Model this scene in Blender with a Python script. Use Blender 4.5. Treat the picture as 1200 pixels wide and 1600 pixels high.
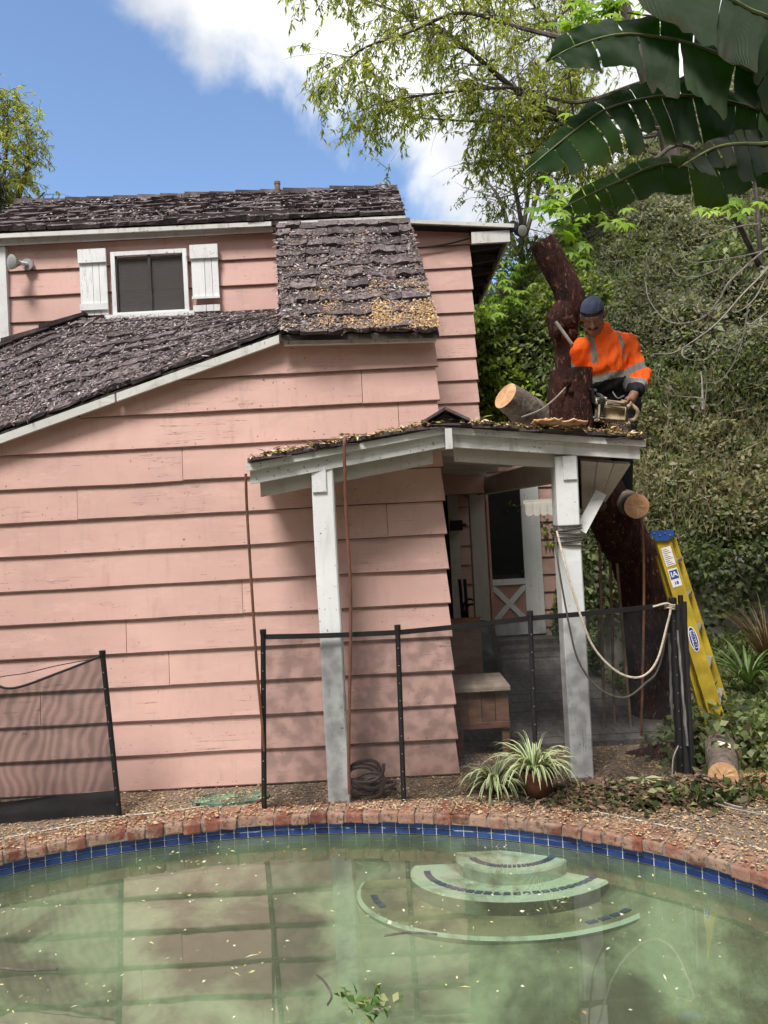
import bpy, bmesh, math, random
import numpy as np
from mathutils import Vector, Matrix, noise as mnoise

for _o in list(bpy.data.objects):
    bpy.data.objects.remove(_o)
SC = bpy.context.scene
COL = SC.collection
rad = math.radians
random.seed(7)
RNG = np.random.default_rng(7)

# ------------------------------------------------------------------ camera
F_PX, ROLL, PITCH, CAM_H = 1155.0, rad(3.0), rad(1.0), 1.65
_c, _s, _cp, _sp = math.cos(ROLL), math.sin(ROLL), math.cos(PITCH), math.sin(PITCH)


def _pit(x, y, z):
    return Vector((x, y * _cp - z * _sp, z * _cp + y * _sp))


cam_d = bpy.data.cameras.new("camera")
cam = bpy.data.objects.new("camera", cam_d)
COL.objects.link(cam)
cam_d.sensor_fit = 'VERTICAL'
cam_d.sensor_height = 36.0
cam_d.lens = 36.0 * F_PX / 1600.0
cam_d.clip_start, cam_d.clip_end = 0.05, 2000.0
_r, _u, _f = _pit(_c, 0, -_s), _pit(_s, 0, _c), _pit(0, 1, 0)
cam.matrix_world = Matrix(((_r.x, _u.x, -_f.x, 0), (_r.y, _u.y, -_f.y, 0), (_r.z, _u.z, -_f.z, CAM_H), (0, 0, 0, 1)))
SC.camera = cam

# ------------------------------------------------------------------ sky, sun, exposure
SUN_EL, SUN_AZ = rad(60), rad(206)      # azimuth clockwise from +Y: behind the camera and to the left
world = bpy.data.worlds.new("World")
SC.world = world
world.use_nodes = True
_nt = world.node_tree
_nt.nodes.clear()


def _wn(t, **kw):
    n = _nt.nodes.new(t)
    for k, v in kw.items():
        setattr(n, k, v)
    return n


def _wl(a, b):
    _nt.links.new(a, b)


def _wm(op, a, b=None, c=None):
    n = _wn('ShaderNodeMath', operation=op)
    for i, v in enumerate((a, b, c)):
        if v is None:
            continue
        if isinstance(v, (int, float)):
            n.inputs[i].default_value = v
        else:
            _wl(v, n.inputs[i])
    return n.outputs[0]


_sky = _wn('ShaderNodeTexSky', sky_type='NISHITA', sun_disc=False, sun_elevation=SUN_EL, sun_rotation=SUN_AZ,
           air_density=1.0, dust_density=0.2, ozone_density=3.0)
_tc = _wn('ShaderNodeTexCoord')
_nz = _wn('ShaderNodeTexNoise', noise_dimensions='3D')
_nz.inputs['Scale'].default_value = 4.2
_nz.inputs['Detail'].default_value = 9
_nz.inputs['Roughness'].default_value = 0.55
_nz.inputs['Distortion'].default_value = 0.25
_mp = _wn('ShaderNodeMapping')
_mp.inputs['Location'].default_value = (3.3, 1.2, 0.5)
_wl(_tc.outputs['Generated'], _mp.inputs[0])
_wl(_mp.outputs[0], _nz.inputs['Vector'])


def _ray(px, py):
    u, v = (px - 600) / F_PX, (800 - py) / F_PX
    return _pit(u * _c + v * _s, 1, -u * _s + v * _c)


# edge of the cloud bank: a great circle through the sky, broken up by noise
_nrm = _ray(665, 285).cross(_ray(262, 20)).normalized()
if _nrm.dot(_ray(600, 0)) < 0:
    _nrm = -_nrm
_dot = _wn('ShaderNodeVectorMath', operation='DOT_PRODUCT')
_wl(_tc.outputs['Generated'], _dot.inputs[0])
_dot.inputs[1].default_value = _nrm
_edge = _wm('MINIMUM', _wm('MULTIPLY', _dot.outputs['Value'], 3.2), 0.30)
_cov = _wm('ADD', _nz.outputs['Fac'], _wm('SUBTRACT', _edge, 0.50))
_mr = _wn('ShaderNodeMapRange', interpolation_type='SMOOTHSTEP')
_wl(_cov, _mr.inputs[0])
_mr.inputs[1].default_value, _mr.inputs[2].default_value = -0.02, 0.16
_nz2 = _wn('ShaderNodeTexNoise')
_nz2.inputs['Scale'].default_value = 5.0
_nz2.inputs['Detail'].default_value = 6
_wl(_mp.outputs[0], _nz2.inputs['Vector'])
_cr = _wn('ShaderNodeValToRGB')
_cr.color_ramp.elements[0].position, _cr.color_ramp.elements[1].position = 0.36, 0.60
_cr.color_ramp.elements[0].color = (0.54, 0.57, 0.63, 1)
_cr.color_ramp.elements[1].color = (0.96, 0.96, 0.95, 1)
_wl(_nz2.outputs['Fac'], _cr.inputs[0])
_bs = _wn('ShaderNodeBackground')
_bs.inputs['Strength'].default_value = 0.125
_wl(_sky.outputs[0], _bs.inputs['Color'])
_bc = _wn('ShaderNodeBackground')
_bc.inputs['Strength'].default_value = 0.74
_wl(_cr.outputs[0], _bc.inputs['Color'])
_mx = _wn('ShaderNodeMixShader')
_wl(_mr.outputs[0], _mx.inputs[0])
_wl(_bs.outputs[0], _mx.inputs[1])
_wl(_bc.outputs[0], _mx.inputs[2])
_ow = _wn('ShaderNodeOutputWorld')
_wl(_mx.outputs[0], _ow.inputs[0])

sun_d = bpy.data.lights.new("sun", 'SUN')
sun = bpy.data.objects.new("sun", sun_d)
COL.objects.link(sun)
sun_d.energy, sun_d.angle, sun_d.color = 3.1, rad(17), (1.0, 0.96, 0.91)
_sd = Vector((math.sin(SUN_AZ) * math.cos(SUN_EL), math.cos(SUN_AZ) * math.cos(SUN_EL), math.sin(SUN_EL)))
sun.rotation_euler = (-_sd).to_track_quat('-Z', 'Y').to_euler()
sun.location = _sd * 30
SC.view_settings.view_transform = 'Standard'
SC.view_settings.look = 'None'
SC.view_settings.gamma = 1.0
SC.view_settings.use_curve_mapping = False
SC.view_settings.exposure = 0.86
SC.cycles.use_denoising = True
SC.cycles.max_bounces = 8
SC.cycles.diffuse_bounces = 3
SC.cycles.volume_bounces = 0
SC.cycles.transparent_max_bounces = 12
SC.cycles.use_adaptive_sampling = True
SC.cycles.adaptive_threshold = 0.03


# ------------------------------------------------------------------ helpers
def at(px, py, Y):
    """World point seen at photo pixel (px, py) lying at depth Y."""
    d = _ray(px, py)
    t = Y / d.y
    return Vector((d.x * t, Y, CAM_H + d.z * t))


def gp(px, py, z=0.0):
    """World point seen at photo pixel (px, py) lying at height z."""
    d = _ray(px, py)
    t = (z - CAM_H) / d.z
    return Vector((d.x * t, d.y * t, z))


def link(o, parent=None):
    COL.objects.link(o)
    if parent is not None:
        o.parent = parent
    return o


def tag(o, label, cat, group=None, kind=None):
    o['label'] = label
    o['category'] = cat
    if group:
        o['group'] = group
    if kind:
        o['kind'] = kind
    return o


def struct(o, kind='structure'):
    o['kind'] = kind
    return o


def thing(name, label, cat, loc=(0, 0, 0), group=None):
    o = bpy.data.objects.new(name, None)
    o.empty_display_size = 0.1
    COL.objects.link(o)
    o.location = loc
    return tag(o, label, cat, group)


def part_empty(name, parent):
    o = bpy.data.objects.new(name, None)
    return link(o, parent)


def put(o, parent):
    """Parent a world-space mesh under a thing whose origin is moved (empties only translate)."""
    o.parent = parent
    p, off = parent, Vector((0, 0, 0))
    while p is not None:
        off += p.location
        p = p.parent
    o.location = o.location - off
    return o


def mesh_obj(name, verts, faces, mats, parent=None, smooth=False, mi=None, cols=None):
    me = bpy.data.meshes.new(name)
    me.from_pydata([tuple(v) for v in verts], [], faces)
    for m in (mats if isinstance(mats, (list, tuple)) else [mats]):
        me.materials.append(m)
    if mi is not None:
        me.polygons.foreach_set('material_index', mi)
    if smooth:
        me.polygons.foreach_set('use_smooth', [True] * len(me.polygons))
    me.update()
    o = bpy.data.objects.new(name, me)
    COL.objects.link(o)
    if parent is not None:
        put(o, parent)
    return o


class MB:
    def __init__(self):
        self.v, self.f, self.m = [], [], []

    def add(self, vs, fs, m=0):
        b = len(self.v)
        self.v += [Vector(v) for v in vs]
        self.f += [tuple(b + i for i in f) for f in fs]
        self.m += [m] * len(fs)
        return self

    def hexa(self, a, b, m=0):
        """a, b: two quads (4 points each) joined into a six-sided solid."""
        return self.add(list(a) + list(b), [(3, 2, 1, 0), (4, 5, 6, 7), (0, 1, 5, 4), (1, 2, 6, 5), (2, 3, 7, 6), (3, 0, 4, 7)], m)

    def prism(self, poly, ext, m=0):
        n = len(poly)
        ext = Vector(ext)
        vs = [Vector(p) for p in poly] + [Vector(p) + ext for p in poly]
        fs = [tuple(range(n))[::-1], tuple(range(n, 2 * n))] + [(i, (i + 1) % n, n + (i + 1) % n, n + i) for i in range(n)]
        return self.add(vs, fs, m)

    def box(self, c, s, rz=0.0, m=0):
        c, h = Vector(c), Vector(s) / 2
        R = Matrix.Rotation(rz, 3, 'Z')
        q = [c + R @ Vector((sx * h.x, sy * h.y, sz * h.z)) for sz in (-1, 1) for sx, sy in ((-1, -1), (1, -1), (1, 1), (-1, 1))]
        return self.hexa(q[:4], q[4:], m)

    def bar(self, p0, p1, w, h, wdir=None, m=0):
        """Rectangular bar from p0 to p1; w along wdir, h across."""
        p0, p1 = Vector(p0), Vector(p1)
        d = (p1 - p0).normalized()
        wd = Vector(wdir) if wdir is not None else (Vector((0, 0, 1)).cross(d) if abs(d.z) < .95 else Vector((1, 0, 0)))
        wd = (wd - d * wd.dot(d)).normalized()
        hd = d.cross(wd)
        q = lambda p: [p - wd * w / 2 - hd * h / 2, p + wd * w / 2 - hd * h / 2, p + wd * w / 2 + hd * h / 2, p - wd * w / 2 + hd * h / 2]
        return self.hexa(q(p0), q(p1), m)

    def tube(self, pts, r, n=8, cap=True, m=0, jit=0.0):
        pts = [Vector(p) for p in pts]
        rs = r if isinstance(r, (list, tuple)) else [r] * len(pts)
        b = len(self.v)
        prev = None
        for i, p in enumerate(pts):
            d = (pts[min(i + 1, len(pts) - 1)] - pts[max(i - 1, 0)]).normalized()
            if prev is None:
                a = d.orthogonal().normalized()
            else:
                a = (prev - d * prev.dot(d))
                a = a.normalized() if a.length > 1e-6 else d.orthogonal().normalized()
            prev = a
            bb = d.cross(a)
            for k in range(n):
                t = 2 * math.pi * k / n
                rr = rs[i] * (1 + jit * random.uniform(-1, 1))
                self.v.append(p + (a * math.cos(t) + bb * math.sin(t)) * rr)
        for i in range(len(pts) - 1):
            for k in range(n):
                k2 = (k + 1) % n
                self.f.append((b + i * n + k, b + i * n + k2, b + (i + 1) * n + k2, b + (i + 1) * n + k))
                self.m.append(m)
        if cap:
            self.f.append(tuple(b + k for k in range(n))[::-1])
            self.f.append(tuple(b + (len(pts) - 1) * n + k for k in range(n)))
            self.m += [m, m]
        return self

    def build(self, name, mats, parent=None, smooth=False):
        o = mesh_obj(name, self.v, self.f, mats, parent, smooth, self.m)
        if smooth:
            try:
                o.data.set_sharp_from_angle(angle=rad(40))
            except Exception:
                pass
        return o


def spline(pts, n=8):
    """Catmull-Rom through the points."""
    pts = [Vector(p) for p in pts]
    P = [pts[0] * 2 - pts[1]] + pts + [pts[-1] * 2 - pts[-2]]
    out = []
    for i in range(1, len(P) - 2):
        for k in range(n):
            t = k / n
            a, b, c, d = P[i - 1], P[i], P[i + 1], P[i + 2]
            out.append(0.5 * ((2 * b) + (c - a) * t + (2 * a - 5 * b + 4 * c - d) * t * t + (3 * b - a - 3 * c + d) * t ** 3))
    out.append(pts[-1])
    return out


def np_mesh(name, V, Fq, mat, parent=None, C=None, smooth=False, kind=None):
    """Quad mesh from numpy arrays, with an optional per-vertex colour."""
    V = np.asarray(V, dtype=np.float32)
    Fq = np.asarray(Fq, dtype=np.int32)
    me = bpy.data.meshes.new(name)
    me.vertices.add(len(V))
    me.vertices.foreach_set('co', V.ravel())
    n, k = Fq.shape
    me.loops.add(n * k)
    me.loops.foreach_set('vertex_index', Fq.ravel())
    me.polygons.add(n)
    me.polygons.foreach_set('loop_start', np.arange(0, n * k, k, dtype=np.int32))
    me.polygons.foreach_set('loop_total', np.full(n, k, dtype=np.int32))
    me.update(calc_edges=True)
    if C is not None:
        a = me.color_attributes.new('Col', 'FLOAT_COLOR', 'POINT')
        a.data.foreach_set('color', np.concatenate([np.asarray(C, dtype=np.float32), np.ones((len(V), 1), dtype=np.float32)], 1).ravel())
    if smooth:
        me.polygons.foreach_set('use_smooth', np.ones(n, dtype=bool))
    me.materials.append(mat)
    me.validate()
    o = bpy.data.objects.new(name, me)
    COL.objects.link(o)
    if parent is not None:
        put(o, parent)
    if kind:
        o['kind'] = kind
    return o


def nrm(a):
    return a / np.maximum(np.linalg.norm(a, axis=-1, keepdims=True), 1e-9)


def leaves(P, D, N, L, W, C, fold=0.12):
    """P base points, D directions, N normals (n,3); L lengths, W widths (n); C colours (n,3)."""
    P, D = np.asarray(P, float), nrm(np.asarray(D, float))
    S = nrm(np.cross(D, nrm(np.asarray(N, float))))
    Nn = np.cross(S, D)
    L, W = np.asarray(L, float)[:, None], np.asarray(W, float)[:, None]
    a = P
    b = P + D * L * .42 + S * W * .5 + Nn * W * fold
    t = P + D * L - Nn * L * .12
    d = P + D * L * .42 - S * W * .5 + Nn * W * fold
    n = len(P)
    V = np.stack([a, b, t, d], 1).reshape(-1, 3)
    Fq = np.arange(4 * n).reshape(n, 4)
    Cc = np.repeat(np.asarray(C, float), 4, axis=0)
    return V, Fq, Cc


def rdir(n, up=0.0):
    d = RNG.normal(size=(n, 3))
    d[:, 2] += up
    return nrm(d)


def pal(cols, n, jit=0.18):
    cols = np.asarray(cols, float)
    c = cols[RNG.integers(0, len(cols), n)]
    return np.clip(c * (1 + RNG.uniform(-jit, jit, (n, 1))) * (1 + RNG.uniform(-.06, .06, (n, 3))), 0.002, .95)


# ------------------------------------------------------------------ materials
MATS = {}


class NT:
    def __init__(self, name):
        self.mat = bpy.data.materials.new(name)
        self.mat.use_nodes = True
        self.t = self.mat.node_tree
        self.t.nodes.clear()
        self.out = self.t.nodes.new('ShaderNodeOutputMaterial')
        self._tc = None
        MATS[name] = self.mat

    def n(self, ty, ins=None, **props):
        nd = self.t.nodes.new('ShaderNode' + ty)
        for k, v in props.items():
            setattr(nd, k, v)
        for k, v in (ins or {}).items():
            self.set(nd.inputs[k], v)
        return nd

    def set(self, sock, v):
        if hasattr(v, 'is_output') or isinstance(v, bpy.types.NodeSocket):
            self.t.links.new(v, sock)
        elif isinstance(v, (tuple, list)) and len(v) == 3 and sock.type == 'RGBA':
            sock.default_value = (*v, 1)
        else:
            sock.default_value = v

    def co(self, scale=(1, 1, 1), rand=True, kind='Object'):
        if self._tc is None:
            self._tc = self.n('TexCoord')
            self._oi = self.n('ObjectInfo')
        v = self._tc.outputs[kind]
        if rand:
            m = self.n('VectorMath', {0: self._oi.outputs['Random'], 1: (37.0, 53.0, 71.0)}, operation='MULTIPLY')
            v = self.n('VectorMath', {0: v, 1: m.outputs[0]}, operation='ADD').outputs[0]
        return self.n('Mapping', {0: v, 3: scale}).outputs[0]

    def noise(self, scale, sc=(1, 1, 1), detail=4, rough=.55, dist=0.0, rand=True):
        return self.n('TexNoise', {'Vector': self.co(sc, rand), 'Scale': scale, 'Detail': detail, 'Roughness': rough, 'Distortion': dist}).outputs['Fac']

    def ramp(self, fac, stops):
        r = self.n('ValToRGB', {0: fac})
        e = r.color_ramp.elements
        while len(e) < len(stops):
            e.new(0.5)
        for i, (p, c) in enumerate(stops):
            e[i].position = p
            e[i].color = (*c, 1) if isinstance(c, (tuple, list)) else (c, c, c, 1)
        return r.outputs[0]

    def rng(self, fac, a, b, lo=0.0, hi=1.0):
        return self.n('MapRange', {0: fac, 1: a, 2: b, 3: lo, 4: hi}, interpolation_type='SMOOTHSTEP').outputs[0]

    def mix(self, fac, a, b, mode='MIX'):
        m = self.n('Mix', data_type='RGBA', blend_type=mode)
        self.set(m.inputs[0], fac)
        self.set(m.inputs[6], a)
        self.set(m.inputs[7], b)
        return m.outputs[2]

    def math(self, op, a, b=0.5):
        return self.n('Math', {0: a, 1: b}, operation=op).outputs[0]

    def rnd(self):
        if self._tc is None:
            self.co()
        return self._oi.outputs['Random']

    def bump(self, h, strength=.4, dist=.01):
        return self.n('Bump', {'Height': h, 'Strength': strength, 'Distance': dist}).outputs[0]

    def bsdf(self, color, rough=.7, normal=None, spec=.3, metal=0.0, **ins):
        b = self.n('BsdfPrincipled', {'Base Color': color, 'Roughness': rough, 'Metallic': metal, 'Specular IOR Level': spec})
        if normal is not None:
            self.set(b.inputs['Normal'], normal)
        for k, v in ins.items():
            self.set(b.inputs[k], v)
        return b.outputs[0]

    def done(self, shader):
        self.t.links.new(shader, self.out.inputs[0])
        return self.mat


def simple(name, c, rough=.6, var=.25, scale=6, sc=(1, 1, 1), bump=.2, bs=30, spec=.3, metal=0.0, rnd=.15):
    t = NT(name)
    col = t.ramp(t.noise(scale, sc, 5), [(.3, tuple(x * (1 - var) for x in c)), (.7, tuple(min(.95, x * (1 + var)) for x in c))])
    if rnd:
        f = t.n('MapRange', {0: t.rnd(), 1: 0., 2: 1., 3: 1 - rnd, 4: 1 + rnd}).outputs[0]
        col = t.mix(1.0, col, t.n('CombineColor', {0: f, 1: f, 2: f}).outputs[0], 'MULTIPLY')
    return t.done(t.bsdf(col, rough, t.bump(t.noise(bs, sc, 4), bump, .01) if bump else None, spec, metal))


def paint(name, c, dirt, peel_c, peel=.64, grain=(1, 1, 25), rough=.55, streak=.35, cracks=True, crack_sc=None):
    """Old paint on boards: fading, grime, peeled flecks and hairline cracks along the grain."""
    t = NT(name)
    base = t.ramp(t.noise(1.1, (1, 1, 1), 5, rand=False), [(.30, tuple(x * .84 for x in c)), (.70, tuple(min(.95, x * 1.08) for x in c))])
    f = t.n('MapRange', {0: t.rnd(), 1: 0., 2: 1., 3: .93, 4: 1.06}).outputs[0]
    base = t.mix(1.0, base, t.n('CombineColor', {0: f, 1: f, 2: f}).outputs[0], 'MULTIPLY')
    g = t.rng(t.noise(5, (3.0, 3.0, .5), 6, .65), .50, .80, 0, streak)
    base = t.mix(g, base, dirt)
    g2 = t.rng(t.noise(2.6, (1, 1, 3.0), 8, .72), .48, .74, 0, streak)
    base = t.mix(g2, base, tuple(min(.9, x * 1.08 + .045) for x in c))
    g3 = t.rng(t.noise(1.7, (1, 1, 1.6), 7, .75, .6), .55, .72, 0, streak * .55)
    base = t.mix(g3, base, dirt)
    pk = t.rng(t.noise(46, (1, 1, 1), 3, .6), peel, peel + .03)
    pk2 = t.rng(t.noise(2.5, (1, 1, 1), 3), .47, .60)
    pm = t.math('MULTIPLY', pk, pk2)
    if cracks:
        cn = t.noise(3.0, crack_sc or (.35, .35, 9.0), 5, .5, 0.2)
        cl = t.math('LESS_THAN', t.math('ABSOLUTE', t.math('SUBTRACT', cn, .53)), .003)
        cm = t.math('MULTIPLY', cl, t.rng(t.noise(1.6, (1, 1, 1), 2), .50, .60, 0, .8))
        pm = t.math('MAXIMUM', pm, cm)
    col = t.mix(pm, base, peel_c)
    h = t.math('SUBTRACT', t.math('MULTIPLY', t.noise(9, grain, 5, .6), .35), t.math('MULTIPLY', pm, .6))
    return t.done(t.bsdf(col, rough, t.bump(h, .35, .006), .3))


M_PINK = paint('pink_siding_paint', (.605, .385, .335), (.43, .275, .235), (.15, .10, .085), peel=.675, streak=.62)
M_EDGE = simple('edge_dirt_and_shade', (.13, .068, .055), .9, .4, 14)  # board dirt and lap-line shadow put into one colour; nail heads share it
M_PINKD = paint('pink_trim_paint', (.52, .30, .255), (.30, .17, .145), (.11, .06, .05), peel=.66, cracks=False)
M_WHITE = paint('old_white_paint', (.72, .735, .735), (.34, .33, .31), (.19, .16, .14), peel=.645, grain=(12, 12, 1.5), streak=.45, crack_sc=(6, 6, .3))
M_WHITEH = paint('white_trim_paint', (.60, .60, .575), (.25, .235, .21), (.15, .12, .10), peel=.63, streak=.75)
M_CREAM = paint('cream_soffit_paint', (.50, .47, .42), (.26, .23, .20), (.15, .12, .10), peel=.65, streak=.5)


def shake_mat():
    t = NT('weathered_cedar_shake')
    n1 = t.noise(5, (1, .35, 1), 6, .65)
    c = t.ramp(n1, [(.30, (.040, .030, .031)), (.52, (.112, .089, .091)), (.75, (.26, .22, .225))])
    f = t.n('MapRange', {0: t.rnd(), 1: 0., 2: 1., 3: .55, 4: 1.35}).outputs[0]
    c = t.mix(1.0, c, t.n('CombineColor', {0: f, 1: f, 2: f}).outputs[0], 'MULTIPLY')
    ms = t.rng(t.noise(3, (1, 1, 1), 4), .60, .75, 0, .5)
    c = t.mix(ms, c, (.05, .055, .035))
    return t.done(t.bsdf(c, .85, t.bump(t.noise(16, (1, .15, 1), 5, .7), .8, .012), .2))


M_SHAKE = shake_mat()
M_BLACK = simple('black_metal', (.012, .012, .013), .45, .2, spec=.4)
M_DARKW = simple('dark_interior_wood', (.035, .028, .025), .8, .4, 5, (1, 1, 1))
M_DKGREY = simple('dark_grey', (.04, .04, .042), .6, .3)
M_GREYW = simple('grey_deck_wood', (.11, .10, .095), .85, .35, 4, (8, 1, 8), .5)
M_BENCH = simple('brown_bench_wood', (.16, .085, .055), .7, .35, 4, (1, 8, 8), .4)
M_BENCHT = simple('pale_bench_top', (.36, .29, .23), .7, .25, 5, (1, 8, 8), .3)
M_CONC = simple('weathered_concrete', (.36, .34, .31), .9, .3, 4, bump=.5, bs=40)
M_GREENC = simple('green_painted_concrete', (.10, .17, .12), .9, .7, 9, bump=.6)
M_TERRA = simple('terracotta', (.12, .05, .03), .75, .35, 9)
M_HOSE = simple('brown_hose', (.15, .065, .042), .6, .3, 14)
M_ROPE = simple('pale_rope', (.42, .36, .29), .8, .3, 60, bump=.6, bs=120)
M_DROPE = simple('dark_rope', (.075, .066, .055), .8, .3, 60, bump=.6, bs=120)
M_YEL = simple('yellow_fibreglass', (.40, .29, .03), .5, .30, 9, (1, 1, 1), .2, spec=.3, rnd=.12)
M_BLUE = simple('blue_plastic', (.02, .07, .26), .45, .15, spec=.4)
M_STICK = simple('white_sticker', (.72, .70, .68), .5, .08, bump=0)
M_NAVY = simple('navy_ink', (.02, .03, .22), .5, .05, bump=0, rnd=0)
M_METAL = simple('dull_aluminium', (.42, .42, .42), .4, .2, metal=.8)
M_GREYM = simple('galvanised_pipe', (.36, .36, .37), .5, .25, metal=.5)
M_RUST = simple('rusty_pipe', (.20, .13, .09), .8, .4, 12)


def leaf_mat(name, transl=.35, rough=.5, spec=.25):
    t = NT(name)
    a = t.n('Attribute', attribute_name='Col').outputs['Color']
    n = a
    b = t.bsdf(n, rough, None, spec)
    tr = t.n('BsdfTranslucent', {0: t.mix(1.0, n, (1.25, 1.3, .7), 'MULTIPLY')}).outputs[0]
    mx = t.n('MixShader', {0: transl, 1: b, 2: tr})
    return t.done(mx.outputs[0])


M_LEAF = leaf_mat('foliage', .45)
M_DRY = leaf_mat('dry_litter', .05, .9, .1)


def bark(name, c1, c2, c3, sc=(1, 1, .25), s=9, bump=.8, flake=None):
    t = NT(name)
    n = t.noise(s, sc, 6, .7, .3)
    c = t.ramp(n, [(.32, c1), (.55, c2), (.74, c3)])
    if flake:
        fm = t.rng(t.noise(s * 2.6, (1, 1, .33), 4, .65, .6), .585, .66)
        c = t.mix(fm, c, flake)
    return t.done(t.bsdf(c, .8, t.bump(t.noise(s * 1.8, sc, 6, .7), bump, .035), .2))


M_BARKRED = bark('peeling_red_bark', (.010, .005, .004), (.046, .016, .012), (.11, .040, .027), (1, 1, .4), 17, 1.0, (.24, .105, .07))
M_BARKGREY = bark('grey_brown_bark', (.07, .055, .045), (.17, .135, .11), (.33, .28, .24), (1, 1, 1), 12)
M_BRANCH = bark('pale_branch_bark', (.16, .14, .12), (.28, .25, .22), (.40, .37, .33), (1, 1, .4), 20, .3)
M_LIMB = bark('limb_bark', (.05, .042, .036), (.12, .10, .085), (.24, .21, .18), (1, 1, .3), 12, .5)


def cut_wood():
    t = NT('fresh_cut_wood')
    c = t.ramp(t.noise(7, (1, 1, 1), 6, .6, 1.2), [(.3, (.40, .20, .10)), (.55, (.55, .33, .18)), (.75, (.62, .42, .26))])
    return t.done(t.bsdf(c, .8, t.bump(t.noise(60, (1, 1, 1), 3), .4, .006), .15))


M_CUT = cut_wood()


def ground_mat():
    t = NT('littered_dirt_deck')
    big = t.noise(1.1, (1, 1, 1), 6, .6, .4, rand=False)
    fine = t.noise(55, (1, 1, 1), 6, .75, rand=False)
    c = t.ramp(fine, [(.28, (.085, .062, .048)), (.5, (.22, .165, .125)), (.68, (.38, .285, .21)), (.82, (.50, .40, .31))])
    c = t.mix(t.rng(big, .42, .62, 0, .75), c, t.ramp(fine, [(.3, (.075, .062, .053)), (.7, (.25, .215, .185))]))
    return t.done(t.bsdf(c, .95, t.bump(fine, .9, .02), .1))


M_GROUND = ground_mat()


def hill_mat():
    t = NT('leafy_hillside_soil')
    c = t.ramp(t.noise(5, (1, 1, 1), 7, .7, rand=False), [(.3, (.012, .013, .008)), (.55, (.035, .04, .02)), (.75, (.08, .07, .045))])
    return t.done(t.bsdf(c, .95, t.bump(t.noise(16, (1, 1, 1), 6, .7, rand=False), 1.0, .1), .1))


M_HILL = hill_mat()


# ================================================================== GROUND, POOL
POOL_C, POOL_A, POOL_B = Vector((-.65, 2.52, 0)), 2.55, 1.80
Z_WATER = -.120


def pool_pt(t, off=0.0, z=0.0):
    """Point on the pool outline (t in radians), moved outwards by off."""
    n = Vector((math.cos(t) / POOL_A, math.sin(t) / POOL_B, 0)).normalized()
    return Vector((POOL_C.x + POOL_A * math.cos(t) + n.x * off, POOL_C.y + POOL_B * math.sin(t) + n.y * off, z))


def pool_inside(x, y, grow=0.0):
    return ((x - POOL_C.x) / (POOL_A + grow)) ** 2 + ((y - POOL_C.y) / (POOL_B + grow)) ** 2 < 1


NS = 160
# arc-length table for laying bricks and tiles
_T = np.linspace(0, 2 * math.pi, 4001)
_xy = np.stack([POOL_A * np.cos(_T), POOL_B * np.sin(_T)], 1)
_S = np.concatenate([[0], np.cumsum(np.linalg.norm(np.diff(_xy, axis=0), axis=1))])


def t_at(s):
    return float(np.interp(s % _S[-1], _S, _T))


# ground: one sheet with the pool left open, out to the horizon
rings = [0.17, 0.8, 2, 5, 12, 40, 150, 600]
V, Fc = [], []
for ri, off in enumerate(rings):
    for i in range(NS):
        t = 2 * math.pi * i / NS
        p = pool_pt(t, off, 0.0)
        V.append(p)
for ri in range(len(rings) - 1):
    for i in range(NS):
        j = (i + 1) % NS
        Fc.append((ri * NS + i, (ri + 1) * NS + i, (ri + 1) * NS + j, ri * NS + j))
struct(mesh_obj('ground', V, Fc, M_GROUND))


# pool shell: plaster wall and floor, deeper towards the camera, with debris on the bottom
def floor_z(x, y):
    d = (3.50 - y) / 2.7
    return -.350 - .75 * max(0, min(1, d)) ** 1.25


def plaster():
    t = NT('algae_stained_plaster')
    n = t.noise(1.45, (1, 1, 1), 6, .58, .35, rand=False)
    fine = t.noise(14, (1, 1, 1), 5, .65, rand=False)
    c = t.ramp(fine, [(.3, (.27, .30, .205)), (.7, (.35, .385, .275))])
    m = t.rng(n, .36, .56, .12, .90)
    d = t.ramp(t.noise(9, (1, 1, 1), 6, .7, rand=False), [(.3, (.028, .024, .016)), (.7, (.070, .057, .038))])
    return t.done(t.bsdf(t.mix(m, c, d), .9, None, .1))


def plaster_clean():
    t = NT('pale_step_plaster')
    n = t.noise(2.2, (1, 1, 1), 7, .65, .4, rand=False)
    m = t.rng(n, .50, .64, 0, .8)
    return t.done(t.bsdf(t.mix(m, (.40, .46, .38), (.15, .115, .07)), .9, None, .1))


M_PLAST, M_STEP = plaster(), plaster_clean()
M_SED = simple('sediment_on_step', (.17, .16, .10), .95, .55, 5, bump=.3)
pool = struct(bpy.data.objects.new('swimming_pool', None))
COL.objects.link(pool)
V, Fc = [], []
lev = [(0.0, -.045), (0.0, None), (-.12, None), (-.5, None), (-1.0, None), (-1.45, None)]
for (off, z) in lev:
    for i in range(NS):
        t = 2 * math.pi * i / NS
        p = pool_pt(t, 0)
        if off:
            k = 1 + off / 1.8
            p = POOL_C + (p - POOL_C) * k
        p.z = z if z is not None else floor_z(p.x, p.y) + (.07 if off == 0 else 0)
        V.append(p)
for ri in range(len(lev) - 1):
    for i in range(NS):
        j = (i + 1) % NS
        Fc.append((ri * NS + i, ri * NS + j, (ri + 1) * NS + j, (ri + 1) * NS + i))
V.append(Vector((POOL_C.x, POOL_C.y, floor_z(POOL_C.x, POOL_C.y))))
b = (len(lev) - 1) * NS
for i in range(NS):
    Fc.append((b + i, b + (i + 1) % NS, len(V) - 1))
mesh_obj('basin', V, Fc, M_PLAST, pool, smooth=True)
# soil-side ledge under the coping
V, Fc = [], []
for off in (-.004, .20):
    for i in range(NS):
        V.append(pool_pt(2 * math.pi * i / NS, off, -.052))
for i in range(NS):
    j = (i + 1) % NS
    Fc.append((i, NS + i, NS + j, j))
mesh_obj('coping_bed', V, Fc, M_CONC, pool)

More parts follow.
